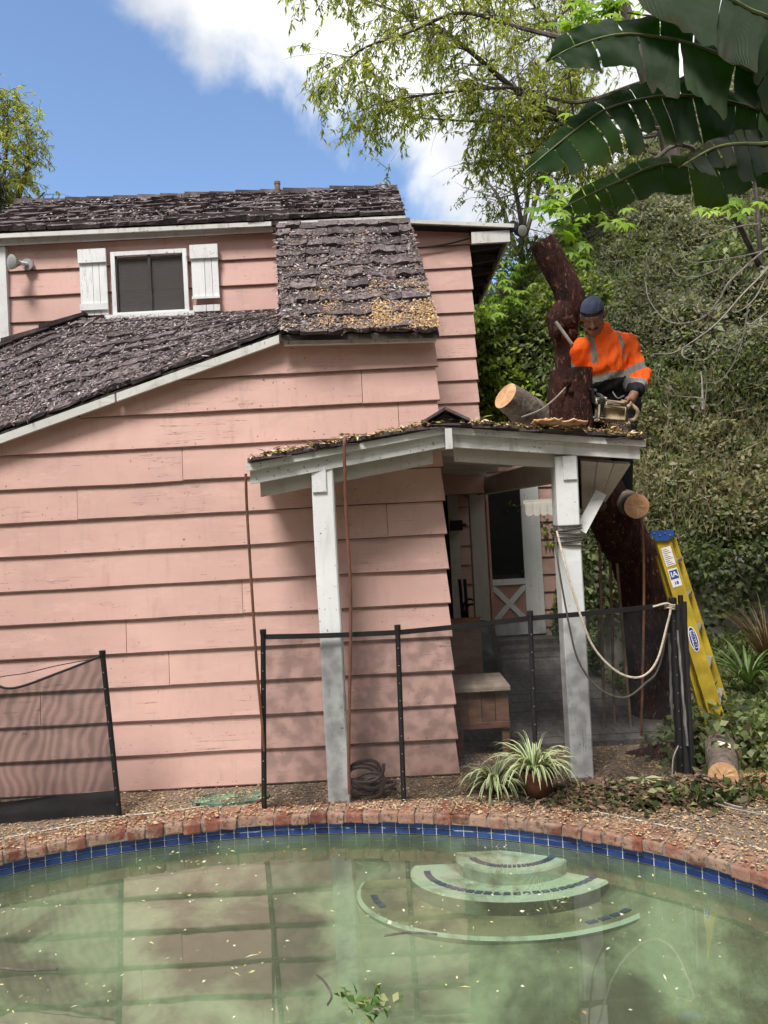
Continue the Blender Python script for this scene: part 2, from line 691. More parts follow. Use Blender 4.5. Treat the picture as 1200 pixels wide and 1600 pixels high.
# entry steps under water: half discs against the far wall, with a line of dark tiles near each edge
M_TLINE = simple('dark_blue_step_tile', (.03, .05, .13), .5, .3)
STEPS = ((.60, 4.06, .31, .21, -.175), (.60, 4.05, .56, .345, -.245), (.575, 4.03, .83, .52, -.325))
for k, (sx, sy, ra_, rb_, z) in enumerate(STEPS):
    seg = 48
    ring = []
    for i in range(seg + 1):
        a = math.pi - .25 + (math.pi + .5) * i / seg
        ring.append((sx + ra_ * math.cos(a), sy + rb_ * math.sin(a)))
    n = len(ring)
    m = MB()
    rim = [Vector((x, y, z - .012)) for x, y in ring]
    top = [Vector((sx + (x - sx) * .975, sy + (y - sy) * .965, z)) for x, y in ring]
    bot = [Vector((x, y, -.42)) for x, y in ring]
    m.add(top + rim + bot, [tuple(range(n))] + [(i, n + i, n + i + 1, i + 1) for i in range(n - 1)] + [(n + i, 2 * n + i, 2 * n + i + 1, n + i + 1) for i in range(n - 1)])
    m.m = [1 if k == 2 else 0] + [0] * (n - 1) + [2 if k else 0] * (n - 1)
    m.build('pool_step', [M_STEP, M_SED, M_PLAST], pool)
    for i in range(30):
        a = math.pi * (1.0 + i / 30)
        a2 = a + .72 * math.pi / 30
        if k == 0 and (i < 2):
            continue
        if k == 1 and i > 26:
            continue
        if k == 2 and (i < 1 or 3 < i < 19 or i > 25):
            continue
        e = .045 / rb_
        q = [Vector((sx + ra_ * q_ * math.cos(w), sy + rb_ * q_ * math.sin(w), z + .002)) for q_, w in ((1 - e - .035 / ra_, a), (1 - e, a), (1 - e, a2), (1 - e - .035 / ra_, a2))]
        MB().prism(q, (0, 0, .005)).build('step_tile', M_TLINE, pool)


# coping bricks, each on its own
def brick_mat():
    t = NT('red_coping_brick')
    f = t.rnd()
    c = t.ramp(f, [(0, (.11, .042, .031)), (.35, (.18, .062, .043)), (.7, (.23, .095, .066)), (1, (.27, .16, .12))])
    n = t.noise(18, (1, 1, 1), 6, .7)
    c = t.mix(t.rng(n, .45, .75, 0, .6), c, (.12, .07, .055))
    c = t.mix(t.rng(t.noise(7, (1, 1, 1), 5, .7), .40, .60, 0, .80), c, (.30, .215, .16))
    c = t.mix(t.rng(t.noise(40, (1, 1, 1), 3, .6), .56, .64, 0, .7), c, (.05, .035, .03))
    return t.done(t.bsdf(c, .9, t.bump(n, .9, .012), .15))


M_BRICK = brick_mat()
M_MORTAR = simple('pale_mortar', (.20, .155, .125), .95, .3, 20, bump=.6)


def bevel_mesh(name, sx, sy, sz, mat, bev=.006, seg=2, jit=.0015):
    bm = bmesh.new()
    bmesh.ops.create_cube(bm, size=1)
    for v in bm.verts:
        v.co = Vector((v.co.x * sx, v.co.y * sy, v.co.z * sz)) + Vector([random.uniform(-jit, jit) for _ in range(3)])
    bmesh.ops.bevel(bm, geom=list(bm.edges), offset=bev, segments=seg, profile=.6, affect='EDGES')
    me = bpy.data.meshes.new(name)
    bm.to_mesh(me)
    bm.free()
    me.materials.append(mat)
    return me


coping = struct(bpy.data.objects.new('pool_coping', None))
COL.objects.link(coping)
bm_v = [bevel_mesh('brick', .094, .205, .058, M_BRICK, .010, 2, .005) for _ in range(6)]
nb = int(_S[-1] / .1035)
for i in range(nb):
    s = (i + .5) * _S[-1] / nb
    t = t_at(s)
    p = pool_pt(t, .205 / 2 - .035 + random.uniform(-.010, .010), -.017 + random.uniform(-.003, .003))
    if p.y < 1.9:
        continue
    nn = Vector((math.cos(t) / POOL_A, math.sin(t) / POOL_B, 0)).normalized()
    o = bpy.data.objects.new('brick', random.choice(bm_v))
    o.location = p
    o.rotation_euler = (random.gauss(0, .02), random.gauss(0, .02), math.atan2(nn.y, nn.x) - math.pi / 2 + random.gauss(0, .02))
    link(o, coping)
V, Fc = [], []
for (off, z) in ((-.026, -.045), (-.026, .003), (.17, .004)):
    for i in range(NS):
        V.append(pool_pt(2 * math.pi * i / NS, off, z))
for r in range(2):
    for i in range(NS):
        j = (i + 1) % NS
        Fc.append((r * NS + i, r * NS + j, (r + 1) * NS + j, (r + 1) * NS + i))
mesh_obj('mortar_bed', V, Fc, M_MORTAR, coping)


# blue waterline tiles
def tile_mat():
    t = NT('glazed_cobalt_tile')
    c = t.ramp(t.rnd(), [(0, (.008, .018, .085)), (.5, (.013, .035, .145)), (1, (.022, .060, .20))])
    c = t.mix(t.rng(t.noise(30), .4, .7, 0, .5), c, (.014, .03, .09))
    return t.done(t.bsdf(c, .22, None, .5))


M_TILE = tile_mat()
M_GROUT = simple('pale_grout', (.50, .52, .50), .9, .15)
tme = bevel_mesh('tile', .0735, .010, .0315, M_TILE, .0025, 1, 0)
band = struct(bpy.data.objects.new('waterline_tile_band', None))
COL.objects.link(band)
nt_ = int(_S[-1] / .078)
for i in range(nt_):
    t = t_at((i + .5) * _S[-1] / nt_)
    if pool_pt(t).y < 2.6:
        continue
    nn = Vector((math.cos(t) / POOL_A, math.sin(t) / POOL_B, 0)).normalized()
    for z in (-.064, -.0985):
        o = bpy.data.objects.new('tile', tme)
        o.location = pool_pt(t, -.004, z)
        o.rotation_euler = (0, 0, math.atan2(nn.y, nn.x) - math.pi / 2)
        link(o, band)
V, Fc = [], []
for z in (-.05, -.117):
    for i in range(NS):
        V.append(pool_pt(2 * math.pi * i / NS, -.003, z))
for i in range(NS):
    j = (i + 1) % NS
    Fc.append((i, j, NS + j, NS + i))
mesh_obj('grout', V, Fc, M_GROUT, band)


# water: a closed body, clear enough to see the steps, murky green with depth
def water_mat():
    t = NT('green_pool_water')
    n = t.noise(2.2, (1, 1, 1), 3, .5, rand=False)
    nb_ = t.bump(n, .05, .02)
    fr = t.n('Fresnel', {'IOR': 1.36, 'Normal': nb_}).outputs[0]
    gl = t.n('BsdfGlossy', {'Color': (1, 1, 1), 'Roughness': .015, 'Normal': nb_}).outputs[0]
    tr = t.n('BsdfTransparent', {'Color': (.90, .97, .91)}).outputs[0]
    film = t.n('BsdfDiffuse', {'Color': t.ramp(t.noise(1.3, (1, 1, 1), 6, .65, .4, rand=False), [(.35, (.20, .245, .165)), (.65, (.34, .39, .27))])}).outputs[0]
    tr = t.n('MixShader', {0: .11, 1: tr, 2: film}).outputs[0]
    mx = t.n('MixShader', {0: t.math('MINIMUM', t.math('MULTIPLY', fr, 2.7), .9), 1: tr, 2: gl}).outputs[0]
    va = t.n('VolumeAbsorption', {'Color': (.62, .75, .57), 'Density': .85}).outputs[0]
    t.t.links.new(va, t.out.inputs['Volume'])
    return t.done(mx)


V = [pool_pt(2 * math.pi * i / NS, -.002, Z_WATER) for i in range(NS)] + [pool_pt(2 * math.pi * i / NS, -.002, -1.6) for i in range(NS)]
Fc = [tuple(range(NS)), tuple(range(NS, 2 * NS))[::-1]] + [(i, NS + i, NS + (i + 1) % NS, (i + 1) % NS) for i in range(NS)]
struct(mesh_obj('pool_water', V, Fc, water_mat()))

# white sealant line round the deck side of the coping
M_SEAL = simple('white_sealant', (.46, .43, .39), .8, .25, 30)
m = MB()
prev = None
for (ta, tb) in ((rad(18), rad(64)), (rad(98), rad(168))):
    k = 60
    for i in range(k):
        if random.random() < .10:
            continue
        a, b2 = ta + (tb - ta) * i / k, ta + (tb - ta) * (i + 1) / k
        w = .003 + .004 * random.random()
        o1 = .225 + .012 * math.sin(a * 23)
        o2 = .225 + .012 * math.sin(b2 * 23)
        m.prism([pool_pt(a, o1 - w, .003), pool_pt(a, o1 + w, .003), pool_pt(b2, o2 + w, .003), pool_pt(b2, o2 - w, .003)], (0, 0, .003))
struct(m.build('sealant_line', M_SEAL))


# ================================================================== HILLSIDE
def hill_z(x, y):
    n = mnoise.noise(Vector((x * .7, y * .7, 3.1))) * .35 + mnoise.noise(Vector((x * 1.9, y * 1.9, 7.7))) * .15
    base = .22 * max(0, x - 2.35) + .10 * max(0, y - 5.6) * (1 if x > 1.9 else 0)
    if x < 2.05 and y < 9.8:
        return -.03
    if x < 2.45 and 7.3 < y < 9.8:
        return -.03 + (x - 2.05) / .4 * (1.0 + .6 * (y - 7.35))
    if y <= 7.3:
        return -.02 + base * (1 if x > 2.2 else .35) + .12 * n
    up = 1.12 + 1.15 * (y - 7.35) + .55 * max(0, x - 2.0) * min(1.0, (y - 7.35) / 1.3)
    cap = 4.9 + 1.0 * max(0, x - 2.0)
    z = cap - math.log1p(math.exp((cap - up) * 2.5)) / 2.5 if cap - up < 6 else up
    return z + n * min(1, (y - 7.3) * 1.5)


xs = np.concatenate([[-6, -3, 0], np.arange(.9, 12.01, .2)])
ys = np.concatenate([np.arange(4.75, 7.3, .3), [7.29, 7.36], np.arange(7.6, 9.75, .3), [9.79, 9.84], np.arange(10.1, 19, .4)])
V = [Vector((x, y, hill_z(x, y) if not (y < 7.3 and x < 2.2) else -.03)) for y in ys for x in xs]
V = [v if v.z > -.02 else Vector((v.x, v.y, -.06)) for v in V]
nx = len(xs)
Fc = [(j * nx + i, j * nx + i + 1, (j + 1) * nx + i + 1, (j + 1) * nx + i) for j in range(len(ys) - 1) for i in range(nx - 1)]
struct(mesh_obj('hillside', V, Fc, M_HILL, smooth=True))

# added slope, out of view behind and beside the viewer, blocking low sky light
V, Fc = [], []
na, nr = 48, 10
for i in range(na + 1):
    a = rad(150 + 250 * i / na)
    for j in range(nr + 1):
        r_ = 8.5 + 2.4 * j
        x, y = r_ * 1.1 * math.cos(a) - .5, r_ * math.sin(a) + 2.0
        n_ = mnoise.noise(Vector((x * .2, y * .2, 1.0)))
        rise = min(1.0, i / 5, (na - i) / 5)
        z = -.04 if j == 0 else (1.6 * j ** 1.12 + 1.2 * n_) * rise
        V.append(Vector((x, y, z)))
for i in range(na):
    for j in range(nr):
        p_ = i * (nr + 1) + j
        Fc.append((p_, p_ + nr + 1, p_ + nr + 2, p_ + 1))
struct(mesh_obj('added_sky_blocker_slope', V, Fc, M_HILL, smooth=True))

rw = thing('retaining_wall', 'stained pale concrete retaining wall under the ivy slope', 'wall', (2.6, 7.25, 0))
for i, (x0, x1, h) in enumerate(((2.05, 2.6, 1.12), (2.602, 3.3, 1.05), (3.302, 4.4, 1.16), (4.402, 6.2, 1.2))):
    MB().hexa([(x0, 7.16, -.1), (x1, 7.16, -.1), (x1, 7.34, -.1), (x0, 7.34, -.1)],
              [(x0, 7.19, h), (x1, 7.19, h + .03), (x1, 7.34, h + .03), (x0, 7.34, h)]).build('wall_section', M_CONC, rw)


# ================================================================== HOUSE
house = thing('house', 'weathered pink lap-sided house with dark shake roofs', 'house', (-1.2, 5.5, 0))


def lap_board(parent, O, A, Nv, a0, a1, zb, zt, ztop=None, mat=None, end0=0.0, end1=0.0, step=.30, wav=.005, out=.023):
    """One lap-siding board. A along, Nv outwards; ztop(a) clips the top. end0/end1: how far the bottom corner juts at each end."""
    O, A, Nv = Vector(O), Vector(A), Vector(Nv)
    n = max(1, int(abs(a1 - a0) / step))
    st = [a0 + (a1 - a0) * i / n for i in range(n + 1)]
    sd = random.uniform(0, 99)
    V = []
    cols = []
    for i, a in enumerate(st):
        top = zt if ztop is None else min(zt, ztop(a))
        bot = zb + wav * mnoise.noise(Vector((a * 2.1, sd, 0)))
        if top - bot < .004:
            continue
        wob = .003 * mnoise.noise(Vector((a * 1.7, sd, 5)))
        k = (top - zb) / (zt - zb)
        fo = out + wob
        ft = out + (.007 - out) * k + wob
        ab = a + (end1 if i == n else 0) - (end0 if i == 0 else 0)
        cols.append([O + A * ab + Nv * fo + Vector((0, 0, bot)), O + A * a + Nv * ft + Vector((0, 0, top)), O + A * a + Vector((0, 0, top)), O + A * ab + Vector((0, 0, bot))])
    if len(cols) < 2:
        return None
    # ring per station: underside, edge strip darkened for dirt and lap shadow, painted face, top, back
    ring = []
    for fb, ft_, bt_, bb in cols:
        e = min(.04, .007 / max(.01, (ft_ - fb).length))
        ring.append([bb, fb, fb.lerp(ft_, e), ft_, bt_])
    V = [p for c in ring for p in c]
    F, MI = [], []
    m = len(ring)
    for i in range(m - 1):
        b = i * 5
        for k in range(5):
            k2 = (k + 1) % 5
            F.append((b + k, b + 5 + k, b + 5 + k2, b + k2))
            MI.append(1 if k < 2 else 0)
    F.append((0, 1, 2, 3, 4))
    F.append(tuple(5 * m - 1 - k for k in range(5)))
    MI += [0, 0]
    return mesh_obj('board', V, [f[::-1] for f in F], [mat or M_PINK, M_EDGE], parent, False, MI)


EXPO = .2215
wall_f = part_empty('front_wall', house)
XL, XC = -3.6, .385
WY = 4.85
rL, rR = at(0, 684, WY), at(440, 528, WY)


def main_top(x):
    if x >= rR.x:
        return rR.z - .03 * (x - rR.x)
    return rR.z + (rL.z - rR.z) / (rL.x - rR.x) * (x - rR.x)


joints = {4: [-1.72], 3: [-1.45], 5: [-.95], 2: [-2.3], 7: [.02], 8: [-2.0], 10: [.13], 1: [-2.75], 6: [-2.9], 9: [-1.3], 11: [-.1]}
for i in range(13):
    zb, zt = .012 + EXPO * i, .012 + EXPO * (i + 1) + .012
    cuts = [XL] + joints.get(i, []) + [XC]
    cuts = sorted(set(cuts + ([rR.x] if False else [])))
    for k in range(len(cuts) - 1):
        a0, a1 = cuts[k], cuts[k + 1]
        if k < len(cuts) - 2:
            a1 -= .0035
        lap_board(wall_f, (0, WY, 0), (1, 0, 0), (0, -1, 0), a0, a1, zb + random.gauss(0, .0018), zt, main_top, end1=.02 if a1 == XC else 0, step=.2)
# solid wall behind the boards
m = MB()
poly = [(XL, WY + .002, -.05), (XC - .03, WY + .002, -.05), (XC - .03, WY + .002, main_top(XC) - .01), (rR.x, WY + .002, main_top(rR.x) - .01), (XL, WY + .002, main_top(XL) - .01)]
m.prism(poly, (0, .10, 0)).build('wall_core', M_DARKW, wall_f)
MB().box(((XL + XC) / 2, WY + .03, -.02), (XC - XL - .02, .08, .10)).build('sill_beam', M_DARKW, house)

# nail heads along the board bottoms
m = MB()
for i in range(13):
    a = XL + .2
    while a < XC - .05:
        a += random.choice([.05, .12, .3, .41, .41])
        zz = .012 + EXPO * i + random.choice([.02, .022, .026, random.uniform(.03, .2)])
        if zz < main_top(a) - .06 and a < XC - .02 and random.random() < .8:
            yy = WY - (.023 + (.007 - .023) * (zz - .012 - EXPO * i) / .2335) - .002
            r_ = random.uniform(.0022, .0042)
            m.add([(a + r_ * math.cos(q), yy, zz + r_ * math.sin(q)) for q in np.linspace(0, 2 * math.pi, 7)[:-1]] + [(a, yy - .001, zz)], [(k, (k + 1) % 6, 6) for k in range(6)])
m.build('nail_heads', M_EDGE, wall_f)['kind'] = 'stuff'

wall_s = part_empty('side_wall', house)
for i in range(10):
    zb, zt = .012 + EXPO * i, .012 + EXPO * (i + 1) + .012
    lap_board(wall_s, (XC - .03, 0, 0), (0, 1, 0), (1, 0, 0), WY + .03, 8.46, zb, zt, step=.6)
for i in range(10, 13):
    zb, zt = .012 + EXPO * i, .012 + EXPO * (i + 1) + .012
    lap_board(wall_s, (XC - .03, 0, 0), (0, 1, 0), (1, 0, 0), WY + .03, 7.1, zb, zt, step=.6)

# upper storey wall with the window
wall_u = part_empty('upper_wall', house)
UY = 6.3
ulx, urx = at(14, 450, UY).x, -.60
z_line = at(20, 466, UY).z
U0 = z_line - EXPO * 5
for i in range(9):
    zb, zt = U0 + EXPO * i, U0 + EXPO * (i + 1) + .012
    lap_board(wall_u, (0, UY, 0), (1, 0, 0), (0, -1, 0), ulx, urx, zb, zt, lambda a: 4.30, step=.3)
MB().box(((ulx + urx) / 2, UY + .06, 3.4), (urx - ulx, .10, 2.0)).build('wall_core', M_DARKW, wall_u)
p0, p1 = at(8, 378, UY - .05), at(10, 522, UY - .05)
MB().box((ulx - .035, UY - .01, 3.58), (.085, .09, 1.2)).build('corner_board', M_WHITE, house)
# end wall of the upper storey, running back from the corner
wall_e = part_empty('end_wall', house)
for i in range(9):
    zb, zt = U0 + EXPO * i, U0 + EXPO * (i + 1) + .012
    lap_board(wall_e, (ulx - .06, 0, 0), (0, 1, 0), (-1, 0, 0), UY + .05, 8.3, zb, zt, lambda a: 4.3, step=.8)

# right-hand tall wall, further back
wall_r = part_empty('rear_wall', house)
RY = 7.2
rx = .972
fr0, fr1 = at(638, 349, 7.08), at(801, 356, 7.08)
r_sl = (fr1.z - fr0.z) / (fr1.x - fr0.x)


def r_top(a):
    return fr0.z + r_sl * (a - fr0.x) - .025


for i in range(15):
    zb, zt = 1.95 + EXPO * i - .045, 1.95 + EXPO * (i + 1) - .033
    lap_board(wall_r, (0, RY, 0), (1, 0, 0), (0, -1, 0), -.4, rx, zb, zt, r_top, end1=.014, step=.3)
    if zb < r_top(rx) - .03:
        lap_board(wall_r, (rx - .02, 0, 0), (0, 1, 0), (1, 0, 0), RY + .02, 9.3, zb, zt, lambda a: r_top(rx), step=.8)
MB().box(((-.4 + rx) / 2, RY + .08, 3.2), (rx + .38, .12, 2.55)).build('wall_core', M_DARKW, wall_r)

# ------------------------------------------------------------------ shake roofs
shk = []
for k in range(8):
    bm = bmesh.new()
    nseg = 3
    vs = []
    jb = [random.uniform(-.05, .05) for _ in range(nseg + 1)]
    th = [random.uniform(.8, 1.2) for _ in range(nseg + 1)]
    for i in range(nseg + 1):
        x = -.5 + i / nseg
        vs.append([bm.verts.new((x, jb[i], 0)), bm.verts.new((x, jb[i] + random.uniform(-.01, .02), th[i])), bm.verts.new((x, 1, .18)), bm.verts.new((x, 1, -.1))])
    for i in range(nseg):
        a, b2 = vs[i], vs[i + 1]
        for q in range(4):
            q2 = (q + 1) % 4
            bm.faces.new((a[q], b2[q], b2[q2], a[q2]))
    bm.faces.new(vs[0])
    bm.faces.new(vs[-1][::-1])
    bmesh.ops.recalc_face_normals(bm, faces=bm.faces)
    me = bpy.data.meshes.new('shingle')
    bm.to_mesh(me)
    bm.free()
    me.materials.append(M_SHAKE)
    shk.append(me)


def shake_field(parent, Ff, Bf, n, w=(.10, .20), thick=.020, over=.9, name='shingle', slack=.0, width=None):
    """Lay overlapping shakes on the ruled surface between the front edge Ff(s) and the back edge Bf(s)."""
    W = width or (Ff(1) - Ff(0)).length
    for j in range(n):
        t0 = j / n
        s = random.uniform(-.06, 0)
        while s < 1.0:
            ww = random.uniform(*w) / W
            s0, s1 = max(0, s), min(1, s + ww)
            s += ww
            if s1 - s0 < .012:
                continue
            sm = (s0 + s1) / 2
            S = lambda q, t: Ff(q).lerp(Bf(q), t)
            P = S(sm, t0)
            ex = S(min(1, sm + .02), t0) - S(max(0, sm - .02), t0)
            k = min(1, sm + .02) - max(0, sm - .02)
            wl = ex.length / k * (s1 - s0)
            ex.normalize()
            ey = S(sm, t0 + .5 / n) - S(sm, t0)
            ln = ey.length * 2
            ey.normalize()
            ez = ex.cross(ey).normalized()
            ey = ez.cross(ex)
            th = thick * random.uniform(.7, 1.4)
            ln2 = ln * (1 + over) if j < n - 1 else ln * 1.02
            o = bpy.data.objects.new(name, random.choice(shk))
            tilt = random.gauss(0, .012)
            R = Matrix((ex, ey, ez)).transposed() @ Matrix.Rotation(random.gauss(0, .012), 3, 'Z') @ Matrix.Rotation(-.045 + random.gauss(0, .01), 3, 'X')
            Mx = R.to_4x4() @ Matrix.Diagonal((wl * .965, ln2, th, 1))
            off = ey * (-ln * random.uniform(-.06, .12)) + ez * (.010 + random.uniform(0, .006))
            Mx.translation = P + off
            o.matrix_world = Mx
            link(o)
            o.parent = parent
            loc = Vector((0, 0, 0))
            q = parent
            while q is not None:
                loc += q.location
                q = q.parent
            Mx.translation -= loc
            o.matrix_basis = Mx
    return


def slab(parent, Ff, Bf, th, mat, name='sheathing', n=12):
    m = MB()
    for i in range(n):
        a, b2 = i / n, (i + 1) / n
        q = [Ff(a), Ff(b2), Bf(b2), Bf(a)]
        m.add(q, [(0, 1, 2, 3)])
    top = len(m.v)
    m2 = MB()
    q0 = [Ff(i / n) for i in range(n + 1)] + [Bf(i / n) for i in range(n + 1)]
    dn = Vector((0, 0, -th))
    V = q0 + [p + dn for p in q0]
    F = []
    k = n + 1
    for i in range(n):
        F.append((i, i + 1, k + i + 1, k + i))
        F.append((2 * k + i, 3 * k + i, 3 * k + i + 1, 2 * k + i + 1))
        F.append((i, 2 * k + i, 2 * k + i + 1, i + 1))
        F.append((k + i, k + i + 1, 3 * k + i + 1, 3 * k + i))
    F.append((0, k, 3 * k, 2 * k))
    F.append((n, 2 * k + n, 3 * k + n, k + n))
    return mesh_obj(name, V, F, mat, parent)


def lerpf(a, b):
    a, b = Vector(a), Vector(b)
    return lambda s: a.lerp(b, s)


# lower-left roof: from the slanting rake up to the upper wall and the hip
roof_l = part_empty('lower_roof', house)
fl0, fl1 = at(-330, 795, 4.79), at(438, 519, 4.79)
hipA, hipB, bR = at(-330, 668, 5.10), at(128, 499, 6.24), at(434, 489, 6.24)
sH = (hipB.x - hipA.x) / (bR.x - hipA.x)


def bl(s):
    return hipA.lerp(hipB, s / sH) if s < sH else hipB.lerp(bR, (s - sH) / (1 - sH))


fl = lerpf(fl0, fl1)
slab(roof_l, fl, bl, .03, M_DARKW, n=16)
shake_field(roof_l, fl, bl, 9, (.13, .24), .024, width=3.2)
# hip caps along the hip
for i in range(7):
    a, b2 = hipA.lerp(hipB, i / 7 - .01), hipA.lerp(hipB, (i + 1) / 7 + .03)
    MB().hexa([a + Vector((0, -.10, .0)), b2 + Vector((0, -.10, -.01)), b2 + Vector((.02, .09, -.02)), a + Vector((.02, .09, -.02))],
              [a + Vector((0, -.10, .045)), b2 + Vector((0, -.10, .015)), b2 + Vector((.02, .09, .012)), a + Vector((.02, .09, .04))]).build('hip_cap', M_SHAKE, roof_l)
# rake fascia: three lengths of white board under the shingle ends
m_ = Vector((0, -.012, -.045))
for i in range(3):
    a, b2 = fl(i / 3 + .002), fl((i + 1) / 3 - .002)
    q = [a + Vector((0, -.03, -.075)), b2 + Vector((0, -.03, -.075)), b2 + Vector((0, -.03, -.022)), a + Vector((0, -.03, -.022))]
    MB().prism(q[::-1], (0, .028, 0)).build('rake_board', M_WHITEH, house)

# middle roof: steep catslide over the front wing
roof_m = part_empty('catslide_roof', house)
mf, mb = lerpf(at(437, 524, 4.73), at(686, 520, 4.73)), lerpf(at(431, 349, 6.18), at(636, 341, 6.18))
slab(roof_m, mf, mb, .035, M_DARKW, n=6)
shake_field(roof_m, mf, mb, 10, (.09, .19), .032)
# trim under its front edge and cheeks at its sides
a, b2 = at(444, 534, 4.79), at(681, 528, 4.79)
MB().bar(a, b2, .05, .045, (0, 0, 1)).build('eave_board', M_WHITEH, house)
for f0, b0, sgn in ((mf(0), mb(0), 1), (mf(1), mb(1), -1)):
    q = [f0 + Vector((.03 * sgn, .2, -.05)), b0 + Vector((.03 * sgn, 0, -.05)), Vector((b0.x + .03 * sgn, b0.y, 2.5)), Vector((f0.x + .03 * sgn, f0.y + .2, 2.5))]
    MB().prism(q, (.03 * sgn, 0, 0)).build('roof_cheek', M_PINKD, house)

# upper roof with its ridge
roof_u = part_empty('upper_roof', house)
ea, eb = at(-40, 366, 6.20), at(634, 336, 6.20)
ra, rb = at(28, 320, 7.3), at(621, 296, 7.3)
uf, ub = lerpf(ea, eb), lerpf(ra, rb)
slab(roof_u, uf, ub, .035, M_DARKW, n=6)
shake_field(roof_u, uf, ub, 7, (.12, .24), .034)
bk = lerpf(Vector((ra.x, 8.6, 4.15)), Vector((rb.x, 8.6, 4.15)))
slab(roof_u, lerpf(ra - Vector((0, 0, .004)), rb - Vector((0, 0, .004))), bk, .03, M_DARKW, 'rear_slope', n=2)
x = 0.0
while x < 1:
    w = random.uniform(.055, .075)
    a, b2 = ub(x), ub(min(1, x + w))
    up = random.uniform(.0, .012)
    MB().hexa([a + Vector((0, -.09, -.05)), b2 + Vector((0, -.09, -.05)), b2 + Vector((0, .09, -.05)), a + Vector((0, .09, -.05))],
              [a + Vector((0, -.07, .025 + up)), b2 + Vector((-.004, -.07, .012 + up)), b2 + Vector((-.004, .07, .012 + up)), a + Vector((0, .07, .025 + up))]).build('ridge_cap', M_SHAKE, roof_u)
    x += w
# eave fascia and gutter board over the window
for (x0, x1, y0, y1, yy, hh) in ((-40, 426, 381, 357, 6.235, .055), (-40, 424, 371, 350, 6.19, .035)):
    MB().bar(at(x0, y0, yy), at(x1, y1, yy), hh, .02, (0, 0, 1)).build('eave_fascia', M_WHITEH, house)
MB().bar(at(436, 352, 6.17), at(634, 342, 6.17), .05, .02, (0, 0, 1)).build('eave_fascia', M_WHITEH, house)
q = [ea + Vector((0, .02, -.04)), Vector((ea.x, UY + .06, ea.z - .06)), Vector((eb.x, UY + .06, ea.z - .06)), eb + Vector((0, .02, -.04))]
MB().prism(q, (0, 0, -.012)).build('soffit', M_WHITEH, house)
# gable end under the upper roof
MB().prism([(ulx - .05, UY + .1, 4.15), (ulx - .05, 8.5, 4.15), (ulx - .05, 7.3, 4.95)], (.04, 0, 0)).build('gable_panel', M_PINKD, house)
MB().prism([(.26, UY + .1, 3.5), (.26, 8.5, 3.5), (.26, 8.5, 4.12), (.26, 7.3, 4.92), (.26, UY + .1, 4.18)], (-.04, 0, 0)).build('gable_panel', M_PINKD, house)
# vent pipes
for (px, py0, py1, mt, r) in ((434, 303, 285, M_RUST, .028), (600, 303, 287, M_GREYM, .034)):
    a = at(px, py0, 7.22)
    b2 = at(px, py1, 7.22)
    b2.x = a.x
    m = MB().tube([a, b2], r, 14)
    m.tube([b2 - Vector((0, 0, .02)), b2 + Vector((0, 0, .004))], r * 1.12, 14)
    m.build('vent_pipe', mt, house, True)

# flat-roof eave over the right-hand wall, rafters showing under it
zt = fr1.z
eave = part_empty('side_eave', house)
zi = fr0.z + r_sl * (.2 - fr0.x)
MB().hexa([(.2, 7.1, zi - .02), (fr1.x, 7.1, zt - .02), (fr1.x - .02, 9.35, zt - .02), (.2, 9.35, zi - .02)],
          [(.2, 7.1, zi + .012), (fr1.x, 7.1, zt + .012), (fr1.x - .02, 9.35, zt + .012), (.2, 9.35, zi + .012)]).build('roof_deck', M_DARKW, eave)
MB().bar(fr0 + Vector((0, -.01, .012)), fr1 + Vector((.01, -.01, .012)), .035, .03, (0, 0, 1)).build('drip_edge', M_WHITEH, eave)
MB().box(((rx + .01 + fr1.x - .03) / 2, 7.10, zt - .075), (fr1.x - .03 - rx - .01, .035, .11)).build('fascia_board', M_WHITEH, eave)
for k in range(6):
    yy = 7.32 + k * .38
    MB().hexa([(rx - .05, yy, zt - .13), (rx - .05, yy + .045, zt - .13), (rx - .05, yy + .045, zt - .021), (rx - .05, yy, zt - .021)],
              [(fr1.x - .06, yy, zt - .08), (fr1.x - .06, yy + .045, zt - .08), (fr1.x - .06, yy + .045, zt - .021), (fr1.x - .06, yy, zt - .021)]).build('rafter', M_DKGREY, eave)
MB().bar((fr1.x - .03, 7.13, zt - .06), (fr1.x - .05, 9.35, zt - .06), .08, .022, (0, 0, 1)).build('fascia_board', M_WHITEH, eave)
# sagging cable along the right-hand wall
MB().tube(spline([at(642, 387, 7.14), at(665, 386, 7.15), at(700, 381, 7.15), at(737, 372, 7.14)], 5), .008, 6).build('cable', M_DARKW, house, True)
M_BULB = simple('bulb_glass', (.30, .31, .29), .15, .1, bump=0, spec=.6)
# two-headed flood lamp under the eave corner
fl_ = part_empty('flood_lamp', house)
c = at(809, 362, 7.1)
MB().tube([c + Vector((-.07, .02, .03)), c + Vector((-.01, 0, .02))], .022, 10).build('bracket', M_DKGREY, fl_, True)
MB().tube([c + Vector((.00, .06, .02)), c + Vector((.015, .02, .008)), c + Vector((.03, -.03, -.005)), c + Vector((.034, -.045, -.01))], [.03, .045, .06, .062], 16).build('lamp_head', M_BLACK, fl_, True)
MB().tube([c + Vector((.0345, -.0465, -.01)), c + Vector((.0355, -.052, -.012))], [.052, .03], 16).build('lens', M_BULB, fl_, True)
MB().tube([c + Vector((-.06, .06, .06)), c + Vector((-.045, -.03, .05))], [.03, .05], 14).build('lamp_head', M_DKGREY, fl_, True)

# ------------------------------------------------------------------ window, shutters, wall lamp
WN = UY - .045


